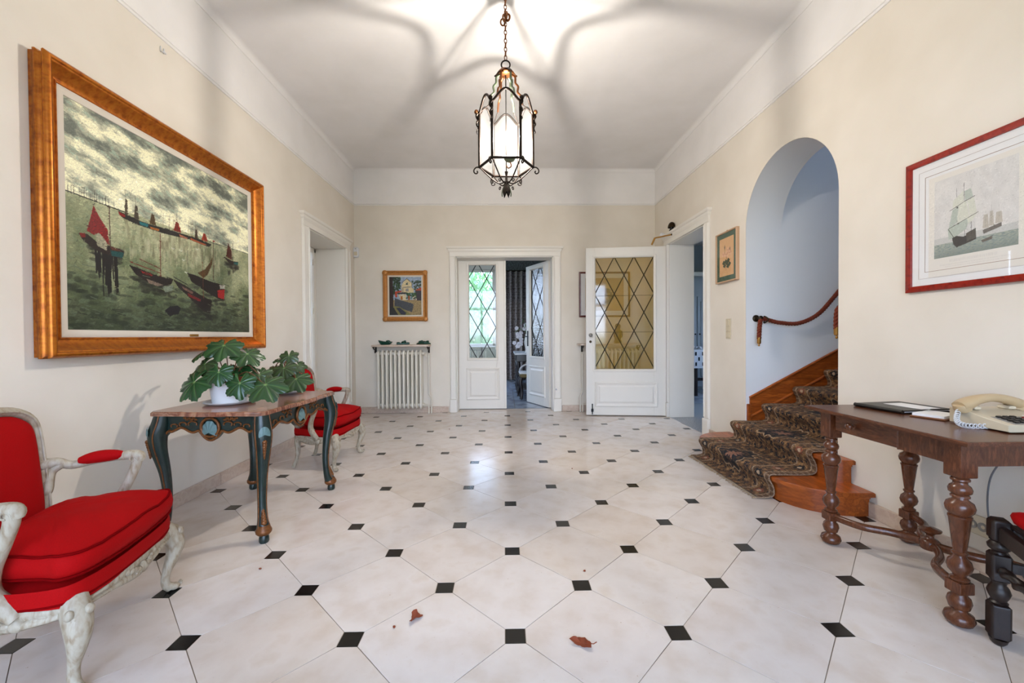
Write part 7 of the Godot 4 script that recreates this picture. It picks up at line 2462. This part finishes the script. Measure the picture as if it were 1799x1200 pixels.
func build_stool() -> void:
	var turn := -0.518
	var e1 := Vector3(sin(turn), 0, cos(turn))
	var e2 := Vector3(cos(turn), 0, -sin(turn))
	var w := 0.40
	var at := Vector3(1.640, 0, -1.338) + (e1 + e2) * w / 2
	var t := thing("oak_stool", "blackened oak stool with turned legs beside the walnut table", "stool", at, turn)
	var h := w / 2
	for sx in [-1.0, 1.0]:
		for sz in [-1.0, 1.0]:
			var c := Vector3(sx * h, 0, sz * h)
			var lf := MB.new()
			lf.box(c + Vector3(0, 0.080, 0), Vector3(0.05, 0.118, 0.05), 0.008)
			lf.lathe([Vector2(0.0, 0.0), Vector2(0.013, 0.0), Vector2(0.02, 0.008), Vector2(0.024, 0.022)], 12, Transform3D(Basis.IDENTITY, c))
			var leg := part(t, "leg", lf, M.black_oak)
			part(leg, "joint_block", MB.new().box(c + Vector3(0, 0.383, 0), Vector3(0.05, 0.075, 0.05), 0.010), M.black_oak)
			part(leg, "joint_block", MB.new().box(c + Vector3(0, 0.260, 0), Vector3(0.05, 0.093, 0.05), 0.008), M.black_oak)
			var tn := MB.new()
			var tm := MB.new()
			tn.lathe([Vector2(0.019, 0.136), Vector2(0.023, 0.142), Vector2(0.018, 0.148), Vector2(0.024, 0.160), Vector2(0.029, 0.176), Vector2(0.024, 0.192), Vector2(0.017, 0.202), Vector2(0.022, 0.216)], 16, Transform3D(Basis.IDENTITY, c))
			tm.lathe([Vector2(0.02, 0.304), Vector2(0.017, 0.312), Vector2(0.027, 0.322), Vector2(0.029, 0.333), Vector2(0.02, 0.345), Vector2(0.024, 0.35)], 16, Transform3D(Basis.IDENTITY, c))
			part(leg, "turning", tn, M.black_oak)
			part(leg, "turning", tm, M.black_oak)
	for s in [-1.0, 1.0]:
		part(t, "seat_rail", MB.new().box(Vector3(0, 0.375, s * h), Vector3(w - 0.05, 0.05, 0.024), 0.004), M.black_oak)
		part(t, "seat_rail", MB.new().box(Vector3(s * h, 0.375, 0), Vector3(0.024, 0.05, w - 0.05), 0.004), M.black_oak)
		part(t, "stretcher", MB.new().box(Vector3(0, 0.262, s * h), Vector3(w - 0.05, 0.034, 0.018), 0.003), M.black_oak)
		# barley-twist stretcher
		var g := []
		for i in 60:
			var z := lerpf(-h + 0.02, h - 0.02, i / 59.0)
			var row := []
			for k in 14:
				var a := TAU * k / 14.0
				var r := 0.0135 + 0.0055 * cos(2.0 * a + z * 90.0) * minf(1.0, (h - 0.02 - absf(z)) * 30.0)
				row.append(Vector3(s * h + cos(a) * r, 0.255 + sin(a) * r, z))
			g.append(row)
		part(t, "twisted_stretcher", MB.new().sheet(g, false, true, true), M.black_oak)
	part(t, "seat_board", MB.new().box(Vector3(0, 0.405, 0), Vector3(w - 0.03, 0.012, w - 0.03), 0.004), M.black_oak)
	# red seat pad
	var c := thing("seat_pad", "flat red seat pad on the blackened oak stool", "cushion", at, turn)
	var g := []
	for e in [[0.0, 0.0], [0.9, 0.0], [1.0, 0.006], [1.02, 0.018], [1.0, 0.030], [0.93, 0.038], [0.6, 0.046], [0.0, 0.048]]:
		var row := []
		for k in 48:
			var a := TAU * k / 48.0
			var sq := 1.0 / pow(pow(absf(cos(a)), 12.0) + pow(absf(sin(a)), 12.0), 1.0 / 12.0)
			row.append(Vector3(cos(a) * sq * 0.19 * e[0], 0.4225 + e[1], sin(a) * sq * 0.19 * e[0]))
		g.append(row)
	part(c, "cover", MB.new().sheet(g, false, true, false), M.red_cloth)

# ---------------------------------------------------------------- small things

func build_small_things() -> void:
	var s := thing("light_switch", "tall cream light switch plate below the flower print", "switch", Vector3(XR, 1.092, -3.795))
	part(s, "plate", MB.new().box(Vector3(-0.005, 0, 0), Vector3(0.010, 0.185, 0.078), 0.003), M.ivory_plastic)
	for k in 3:
		part(s, "rocker", MB.new().box(Vector3(-0.012, 0.056 - 0.056 * k, 0), Vector3(0.008, 0.048, 0.05), 0.003), M.ivory_plastic)
	s = thing("alarm_sensor", "small white alarm sensor in the corner near the recessed door", "sensor", Vector3(-1.995, 2.18, ZB + 0.0))
	part(s, "body", MB.new().box(Vector3(0, 0, 0.022), Vector3(0.07, 0.135, 0.044), 0.010), M.white_plastic)
	part(s, "lens", MB.new().box(Vector3(0, -0.02, 0.046), Vector3(0.045, 0.05, 0.006), 0.002), M.ivory_plastic)
	part(s, "indicator", MB.new().box(Vector3(0, 0.045, 0.0455), Vector3(0.018, 0.006, 0.003), 0.001), M.black_plastic)
	# a domed bronze bell and a little white knob standing on the crown of the kitchen door
	var b := thing("bronze_bell", "small dark bronze dome standing on the crown of the kitchen door", "bell", Vector3(XR - 0.03, 2.31, -5.03))
	part(b, "stand", MB.new().lathe([Vector2(0, 0), Vector2(0.03, 0), Vector2(0.03, 0.006), Vector2(0.022, 0.012), Vector2(0.024, 0.04), Vector2(0, 0.042)], 14), M.black_metal)
	part(b, "dome", MB.new().lathe([Vector2(0.046, 0.036), Vector2(0.046, 0.044), Vector2(0.042, 0.066), Vector2(0.03, 0.09), Vector2(0.012, 0.103), Vector2(0, 0.106)], 18), M.dark_bronze)
	single("white_ornament", "little white rounded ornament on the kitchen door crown beside the bronze dome", "ornament", MB.new().lathe([Vector2(0, 0), Vector2(0.028, 0), Vector2(0.034, 0.014), Vector2(0.03, 0.034), Vector2(0.014, 0.046), Vector2(0, 0.048)], 14), M.white_plastic, Vector3(XR - 0.03, 2.31, -5.33))
	# dead leaves on the floor
	for e in [["curled brown dead leaf lying alone on the pale stone", Vector3(-0.334, 0, -1.516), 0.03, 1.2, 3], ["jagged brown dead leaf with a raised stalk on the pale stone", Vector3(0.253, 0, -1.373), 0.036, 2.6, 8]]:
		var mb := MB.new()
		var g := []
		var rr := RandomNumberGenerator.new()
		rr.seed = e[4]
		for i in 6:
			var row := []
			var q := i / 5.0
			for k in 25:
				var th := TAU * k / 24.0
				var rad: float = e[2] * q * (0.75 + 0.25 * cos(th * 3.0 + e[4])) * (1.0 + 0.1 * sin(th * 9.0))
				row.append(Vector3(cos(th) * rad * 1.15, 0.004 + 0.012 * q * q * (0.6 + 0.6 * sin(th * 2.0 + e[4])), sin(th) * rad * 0.8))
			g.append(row)
		mb.sheet(g)
		mb.tube([Vector3(-e[2] * 0.3, 0.008, 0), Vector3(-e[2] * 1.1, 0.014, 0.004), Vector3(-e[2] * 1.35, 0.02, 0.01)], 0.0016, 5)
		single("dead_leaf", e[0], "leaf", mb, M.dead_leaf, e[1], e[3], "dead leaves on the floor")
	for e in [["tiny brown crumb close to the curled dead leaf", Vector3(-0.40, 0.001, -1.47)], ["tiny brown crumb in the middle of the hall floor", Vector3(0.345, 0.001, -1.80)], ["tiny brown crumb on the floor between lantern and arch", Vector3(0.52, 0.001, -3.2)], ["tiny brown crumb on the floor near the first radiator", Vector3(-0.62, 0.001, -4.62)], ["tiny brown crumb in front of the near armchair", Vector3(-1.10, 0.001, -1.86)]]:
		single("leaf_crumb", e[0], "leaf", MB.new().ball(Vector3(0, 0.003, 0), Vector3(0.007, 0.003, 0.005), 7, 5), M.dead_leaf, e[1], e[1].x * 3.0, "crumbs of dry leaf on the floor")

# ---------------------------------------------------------------- salon behind the back door

func build_salon() -> void:
	var zf := ZB - 0.25
	var zb := -9.85
	var xa := -2.9
	var xb := 2.15
	var fl := struct("floor_salon", MB.new().box(Vector3((xa + xb) / 2, -0.06, (zf + zb) / 2), Vector3(xb - xa + 0.4, 0.10, zf - zb + 0.3)), M.grout, "grey marble salon floor")
	var i := 0
	for x in range(0, 9):
		for z in range(0, 7):
			part(fl, "tile", MB.new().box(Vector3(xa + 0.3 + 0.61 * x, -0.005, zf - 0.3 - 0.61 * z), Vector3(0.606, 0.01, 0.606), 0.001), M.grey_marble)
	struct("ceiling_salon", MB.new().box(Vector3((xa + xb) / 2, 3.2, (zf + zb) / 2), Vector3(xb - xa + 0.4, 0.1, zf - zb + 0.3)), M.white_plaster)
	var wl := struct("wall_salon", MB.new().box(Vector3(xb + 0.1, 1.6, (zf + zb) / 2), Vector3(0.2, 3.3, zf - zb + 0.3)), M.damask_wall, "grey damask-papered salon wall")
	# the end wall with its window; the side wall with an opening added for daylight
	var ew := MB.new()
	ew.box(Vector3((xa - 1.55) / 2, 1.6, zb - 0.1), Vector3(-1.55 - xa, 3.3, 0.2))
	ew.box(Vector3((-0.22 + xb) / 2, 1.6, zb - 0.1), Vector3(xb + 0.22, 3.3, 0.2))
	ew.box(Vector3(-0.885, 0.38, zb - 0.1), Vector3(1.33, 0.84, 0.2))
	ew.box(Vector3(-0.885, 2.95, zb - 0.1), Vector3(1.33, 0.66, 0.2))
	part(wl, "end_wall", ew, M.damask_wall)
	var sw := MB.new()
	sw.box(Vector3(xa - 0.1, 0.4, (zf + zb) / 2), Vector3(0.2, 0.8, zf - zb))
	sw.box(Vector3(xa - 0.1, 2.95, (zf + zb) / 2), Vector3(0.2, 0.6, zf - zb))
	sw.box(Vector3(xa - 0.1, 1.7, zf - 0.9), Vector3(0.2, 2.2, 1.8))
	sw.box(Vector3(xa - 0.1, 1.7, zb + 0.4), Vector3(0.2, 2.2, 0.8))
	part(wl, "side_wall", sw, M.damask_wall)
	var w := struct_root("window_2", "white salon window looking onto green trees")
	var fr := MB.new()
	for x in [-1.52, -0.885, -0.25]:
		fr.box(Vector3(x, 1.71, zb - 0.06), Vector3(0.06, 1.82, 0.06), 0.005)
	for y in [0.83, 2.59]:
		fr.box(Vector3(-0.885, y, zb - 0.06), Vector3(1.33, 0.06, 0.06), 0.005)
	fr.box(Vector3(-0.885, 0.79, zb + 0.02), Vector3(1.45, 0.03, 0.14), 0.006)
	fr.box(Vector3(-0.17, 1.7, zb + 0.012), Vector3(0.10, 1.95, 0.024), 0.004)
	fr.box(Vector3(-0.885, 2.67, zb + 0.012), Vector3(1.53, 0.10, 0.024), 0.004)
	part(w, "window_frame", fr, M.white_paint)
	for x in [-1.2, -0.57]:
		part(w, "pane", MB.new().box(Vector3(x, 1.71, zb - 0.06), Vector3(0.58, 1.7, 0.006)), M.clear_glass)
	var w3 := struct_root("added_window_3", "added side window letting daylight into the salon")  # unseen window, added to bring more daylight into the salon
	fr = MB.new()
	for z in [zf - 1.83, zf - 2.46, zb + 0.83]:
		fr.box(Vector3(xa - 0.06, 1.72, z), Vector3(0.06, 1.85, 0.06), 0.005)
	for y in [0.83, 2.62]:
		fr.box(Vector3(xa - 0.06, y, (zf - 1.8 + zb + 0.8) / 2), Vector3(0.06, 0.06, zf - zb - 2.6), 0.005)
	part(w3, "window_frame", fr, M.white_paint)
	part(w3, "pane", MB.new().box(Vector3(xa - 0.06, 1.72, zf - 2.15), Vector3(0.006, 1.8, 0.6)), M.clear_glass)
	part(w3, "pane", MB.new().box(Vector3(xa - 0.06, 1.72, zf - 2.79), Vector3(0.006, 1.8, 0.62)), M.clear_glass)
	# radiator below the end window
	var r := thing("radiator", "dark grey radiator below the salon window", "radiator", Vector3(-1.25, 0, zb + 0.02))
	for k in 14:
		part(r, "section", MB.new().box(Vector3(0.03 + 0.06 * k, 0.40, 0.06), Vector3(0.042, 0.6, 0.09), 0.015), M.grey_plastic)
	part(r, "header_pipe", MB.new().tube([Vector3(0, 0.14, 0.06), Vector3(0.84, 0.14, 0.06)], 0.02, 8), M.grey_plastic)
	part(r, "foot", MB.new().box(Vector3(0.42, 0.06, 0.06), Vector3(0.7, 0.12, 0.04), 0.005), M.grey_plastic)
	# curtain in deep folds with a pelmet
	var cu := thing("curtain", "long grey-brown patterned curtain hanging in folds in the salon", "curtain", Vector3(0, 0, zb + 0.13))
	var g := []
	for a in 9:
		var y := 0.012 + 2.54 * a / 8.0
		var row := []
		for k in 161:
			var s := k / 160.0
			row.append(Vector3(0.0 + 1.25 * s, y, 0.05 * sin(s * 62.0 + 0.25 * sin(y * 2.0)) + 0.012 * sin(s * 23.0)))
		g.append(row)
	part(cu, "cloth", MB.new().sheet(g), M.curtain_cloth)
	part(cu, "curtain_rail", MB.new().tube([Vector3(-0.1, 2.56, 0), Vector3(1.35, 2.56, 0)], 0.018, 8), M.dark_bronze)
	part(cu, "wall_bracket", MB.new().box(Vector3(0.6, 2.565, -0.06), Vector3(0.03, 0.03, 0.14), 0.004).box(Vector3(-0.06, 2.565, -0.06), Vector3(0.03, 0.03, 0.14), 0.004), M.dark_bronze)
	# carved side cabinet with marble top
	var c := thing("marble_topped_cabinet", "dark carved salon table with a white marble top", "cabinet", Vector3(0.46, 0, -7.55))
	part(c, "marble_top", MB.new().box(Vector3(0, 0.728, 0), Vector3(0.58, 0.03, 1.0), 0.008), M.white_plastic)
	part(c, "frieze", MB.new().box(Vector3(0, 0.655, 0), Vector3(0.52, 0.115, 0.94), 0.008), M.dark_carved)
	for sx in [-1.0, 1.0]:
		for sz in [-1.0, 0.0, 1.0]:
			var pr := []
			for k in 15:
				pr.append(Vector2(0.02 + 0.018 * absf(sin(k * 0.9)), 0.03 + 0.57 * k / 14.0))
			pr.insert(0, Vector2(0.03, 0.0))
			part(c, "leg", MB.new().lathe(pr, 12, Transform3D(Basis.IDENTITY, Vector3(sx * 0.225, 0, sz * 0.42))), M.dark_carved)
	part(c, "stretcher", MB.new().box(Vector3(0, 0.12, 0), Vector3(0.44, 0.03, 0.86), 0.006), M.dark_carved)
	var arc := []
	for k in 13:
		var a := PI * k / 12.0
		arc.append(Vector3(cos(a) * 0.2, 0.44 + 0.12 * sin(a), 0.44))
	part(c, "carved_arch", MB.new().tube(arc, 0.016, 6), M.white_plastic)
	# tapestry stool in front
	var s := thing("tapestry_stool", "dark carved stool with a pale tapestry seat in the salon", "stool", Vector3(0.46, 0, -6.83))
	part(s, "seat", MB.new().box(Vector3(0, 0.40, 0), Vector3(0.44, 0.09, 0.36), 0.03), M.seat_tapestry)
	part(s, "piping", MB.new().box(Vector3(0, 0.435, 0), Vector3(0.45, 0.03, 0.37), 0.012), M.white_cloth)
	for sx in [-1.0, 1.0]:
		for sz in [-1.0, 1.0]:
			part(s, "leg", MB.new().tube(curve([Vector3(sx * 0.19, 0.36, sz * 0.15), Vector3(sx * 0.21, 0.28, sz * 0.165), Vector3(sx * 0.18, 0.14, sz * 0.15), Vector3(sx * 0.2, 0.015, sz * 0.16)], 5), fcurve([0.03, 0.034, 0.02, 0.026], 5), 8), M.dark_carved)
	part(s, "stretcher", MB.new().box(Vector3(0, 0.16, 0), Vector3(0.34, 0.024, 0.024), 0.004), M.dark_carved)
	# vase and orchid
	var v := thing("vase", "slim blue-white vase on the marble-topped salon table", "vase", Vector3(0.405, 0.743, -7.35))
	part(v, "body", MB.new().lathe([Vector2(0, 0), Vector2(0.05, 0.0), Vector2(0.035, 0.02), Vector2(0.03, 0.06), Vector2(0.05, 0.14), Vector2(0.055, 0.2), Vector2(0.035, 0.27), Vector2(0.03, 0.31), Vector2(0.042, 0.33)], 18), M.white_paint)
	var o := thing("white_orchid", "spray of white orchid flowers standing in the salon vase", "flowers", Vector3(0.405, 1.05, -7.35))
	var stem := MB.new()
	for e in [Vector3(-0.22, 0.05, 0.02), Vector3(-0.10, 0.2, 0.0), Vector3(-0.05, 0.12, 0.05)]:
		stem.tube(curve([Vector3(e.x * 0.02, 0.0, 0), Vector3(e.x * 0.12, 0.06, 0), Vector3(e.x * 0.6, e.y + 0.06, e.z), e], 6), 0.004, 5)
	part(o, "stem", stem, M.foliage)
	for k in 17:
		var at := Vector3(rng.randf_range(-0.26, 0.02), rng.randf_range(-0.16, 0.22), rng.randf_range(-0.05, 0.06))
		at.y -= at.x * -0.35
		if at.y < 0.07:
			at.x = minf(at.x, -0.11)
		var mb := MB.new()
		for q in 5:
			var a := TAU * q / 5.0 + k
			mb.ball(at + Vector3(cos(a) * 0.02, sin(a) * 0.02, 0.004 * sin(a * 3.0)), Vector3(0.019, 0.019, 0.006), 8, 5)
		mb.ball(at + Vector3(0, 0, 0.006), Vector3(0.008, 0.008, 0.006), 7, 5)
		part(o, "flower", mb, M.petal)
	# garden beyond the window
	struct("ground_garden", MB.new().box(Vector3(0, -0.55, -22), Vector3(60, 0.2, 24)), M.lawn, "lawn behind the house")
	for e in [[-4.3, -17.2, 4.6, 5], [-1.3, -14.2, 3.9, 6], [1.7, -17.0, 4.6, 7], [-6.2, -13.6, 4.4, 8], [-1.4, -20.5, 6.0, 9]]:
		garden_tree(e[0], e[1], e[2], e[3])

func garden_tree(x: float, z: float, h: float, seed_n: int) -> void:
	var t := thing("garden_tree", "leafy green garden tree seen through the salon window", "tree", Vector3(x, -0.45, z), 0.0, "trees outside the salon window")
	part(t, "trunk", MB.new().tube(curve([Vector3(0, 0, 0), Vector3(0.05, h * 0.3, 0), Vector3(-0.04, h * 0.6, 0.03)], 5), [0.16, 0.155, 0.15, 0.145, 0.14, 0.13, 0.12, 0.1, 0.09, 0.08, 0.06], 8), M.bark)
	var r := RandomNumberGenerator.new()
	r.seed = seed_n
	var mb := MB.new()
	for k in 5200:
		var d := Vector3(r.randfn(), r.randfn(), r.randfn()).normalized() * pow(r.randf(), 0.45)
		var c := Vector3(d.x * h * 0.36, h * 0.52 + d.y * h * 0.46, d.z * h * 0.34)
		var n := (Vector3(r.randfn(), r.randfn(), r.randfn()) + d * 1.2).normalized()
		var u := n.cross(Vector3.UP).normalized()
		var w := n.cross(u)
		var s := r.randf_range(0.05, 0.12)
		mb.tri(c - u * s * 0.5, c + w * s, c + u * s * 0.5, n, n, n)
		mb.tri(c - u * s * 0.5, c - w * s, c + u * s * 0.5, n, n, n)
	var cr := part(t, "foliage", mb, M.foliage)
	cr.set_meta("kind", "stuff")

# ---------------------------------------------------------------- kitchen beyond the right door

func build_kitchen() -> void:
	var x0 := XR + 0.31
	var x1 := 5.4
	var z0 := -8.6
	var z1 := -3.72
	var fl := struct("floor_kitchen", MB.new().box(Vector3((x0 + x1) / 2, -0.05, (z0 + z1) / 2), Vector3(x1 - x0, 0.1, z1 - z0)), M.kitchen_floor, "blue-grey kitchen floor")
	struct("ceiling_kitchen", MB.new().box(Vector3((x0 + x1) / 2, 2.95, (z0 + z1) / 2), Vector3(x1 - x0 + 0.2, 0.1, z1 - z0 + 0.2)), M.white_plaster)
	var w := struct("wall_kitchen", MB.new().box(Vector3((x0 + x1) / 2, 1.45, z0 - 0.05), Vector3(x1 - x0 + 0.2, 3.0, 0.1)), M.kitchen_panel, "blue-grey panelled kitchen wall")
	part(w, "side_wall", MB.new().box(Vector3((x0 + x1) / 2, 1.45, z1 + 0.05), Vector3(x1 - x0 + 0.2, 3.0, 0.1)), M.kitchen_panel)
	var ew := MB.new()
	ew.box(Vector3(x1 + 0.05, 0.45, (z0 + z1) / 2), Vector3(0.1, 0.9, z1 - z0))
	ew.box(Vector3(x1 + 0.05, 2.7, (z0 + z1) / 2), Vector3(0.1, 0.5, z1 - z0))
	ew.box(Vector3(x1 + 0.05, 1.7, z0 + 1.1), Vector3(0.1, 1.6, 2.2))
	ew.box(Vector3(x1 + 0.05, 1.7, z1 - 0.5), Vector3(0.1, 1.6, 1.0))
	part(w, "window_wall", ew, M.kitchen_panel)
	part(w, "inner_wall", MB.new().box(Vector3(x0 - 0.02, 1.45, (z0 - 5.917) / 2), Vector3(0.1, 3.0, -5.917 - z0)), M.kitchen_panel)
	var w4 := struct_root("window_4", "kitchen window")
	var fr := MB.new()
	for z in [-6.37, -5.55, -4.75]:
		fr.box(Vector3(x1 + 0.05, 1.675, z), Vector3(0.06, 1.55, 0.06), 0.005)
	for y in [0.93, 2.42]:
		fr.box(Vector3(x1 + 0.05, y, -5.56), Vector3(0.06, 0.06, 1.68), 0.005)
	part(w4, "window_frame", fr, M.white_paint)
	for z in [-5.96, -5.15]:
		part(w4, "pane", MB.new().box(Vector3(x1 + 0.05, 1.675, z), Vector3(0.006, 1.46, 0.76)), M.clear_glass)
	# tall panelled cupboards along the end wall
	for k in 3:
		var c := thing("wall_cupboard", ["panelled blue-grey kitchen cupboard next to the hall wall", "middle one of three panelled blue-grey kitchen cupboards", "panelled blue-grey kitchen cupboard next to the window wall"][k], "cupboard", Vector3(x0 + 0.6 + 0.85 * k, 0, z0 + 0.002), 0.0, "kitchen cupboards")
		part(c, "body", MB.new().box(Vector3(0, 1.1, 0.2), Vector3(0.84, 2.2, 0.4), 0.006), M.kitchen_panel)
		for d in [-0.205, 0.205]:
			var door := part(c, "door", MB.new().box(Vector3(d, 0.95, 0.41), Vector3(0.395, 1.7, 0.022), 0.004), M.kitchen_panel)
			part(door, "raised_panel", MB.new().surround(d - 0.14, 0.2, d + 0.14, 1.7, [Vector2(0, 0), Vector2(0.01, 0.012), Vector2(0.03, 0.006), Vector2(0.05, 0.001)], Transform3D(Basis.IDENTITY, Vector3(0, 0, 0.421))), M.kitchen_panel)
			part(door, "knob", MB.new().ball(Vector3(d - signf(d) * 0.16, 1.05, 0.44), Vector3(0.015, 0.015, 0.018), 10, 6), M.black_metal)
		part(c, "cornice", MB.new().box(Vector3(0, 2.24, 0.23), Vector3(0.86, 0.09, 0.5), 0.015), M.white_paint)
	# table with a spotted cloth
	var t := thing("kitchen_table", "small kitchen table on dark legs under a spotted cloth", "table", Vector3(3.62, 0.011, -7.25))
	part(t, "table_top", MB.new().box(Vector3(0, 0.76, 0), Vector3(0.98, 0.03, 0.85), 0.006), M.black_oak)
	for sx in [-1.0, 1.0]:
		for sz in [-1.0, 1.0]:
			part(t, "leg", MB.new().box(Vector3(sx * 0.42, 0.375, sz * 0.36), Vector3(0.06, 0.75, 0.06), 0.006), M.black_oak)
	part(t, "stretcher", MB.new().box(Vector3(0, 0.28, 0.36), Vector3(0.8, 0.05, 0.03), 0.004), M.black_oak)
	var cl := thing("spotted_tablecloth", "white cloth with dark dabs hanging over the kitchen table", "tablecloth", Vector3(3.62, 0.014, -7.25))
	var g := []
	for e in [[0.0, 0.779], [0.7, 0.779], [0.98, 0.779], [1.02, 0.765], [1.03, 0.7], [1.04, 0.6], [1.05, 0.47]]:
		var row := []
		for k in 96:
			var a := TAU * k / 96.0
			var sq := 1.0 / maxf(absf(cos(a)), absf(sin(a)))
			var wv := 1.0 + (0.02 * sin(a * 14.0) if e[1] < 0.74 else 0.0)
			row.append(Vector3(cos(a) * sq * 0.505 * e[0] * wv, e[1], sin(a) * sq * 0.44 * e[0] * wv))
		g.append(row)
	part(cl, "cloth", MB.new().sheet(g, false, true, false), M.white_cloth)
	var dabs := MB.new()
	for r in 3:
		for k in 9:
			var x := -0.46 + 0.115 * k + (0.05 if r % 2 else 0.0)
			dabs.box(Vector3(x, 0.71 - 0.085 * r, 0.473 + 0.004 * r), Vector3(0.028, 0.06, 0.002), 0.0009)
			dabs.box(Vector3(-0.548 - 0.004 * r, 0.71 - 0.085 * r, x * 0.85), Vector3(0.002, 0.06, 0.028), 0.0009)
	part(cl, "dark_dab", dabs, M.dark_print, "rows of dark brush dabs")
	var pl := thing("crumpled_napkin", "white crumpled napkin lying on the spotted kitchen cloth", "napkin", Vector3(3.35, 0.796, -6.98))
	g = []
	for i in 9:
		var row := []
		for k in 9:
			row.append(Vector3(-0.13 + 0.032 * k, 0.004 + 0.05 * absf(sin(i * 1.3 + k * 0.9) * cos(k * 1.7 - i)), -0.13 + 0.032 * i))
		g.append(row)
	part(pl, "cloth", MB.new().sheet(g), M.white_cloth)
	# rug under the table
	single("kitchen_rug", "pale blue rug under the kitchen table", "rug", MB.new().box(Vector3(0, 0.005, 0), Vector3(1.8, 0.01, 1.6), 0.003), M.grey_marble, Vector3(3.5, 0, -7.0))
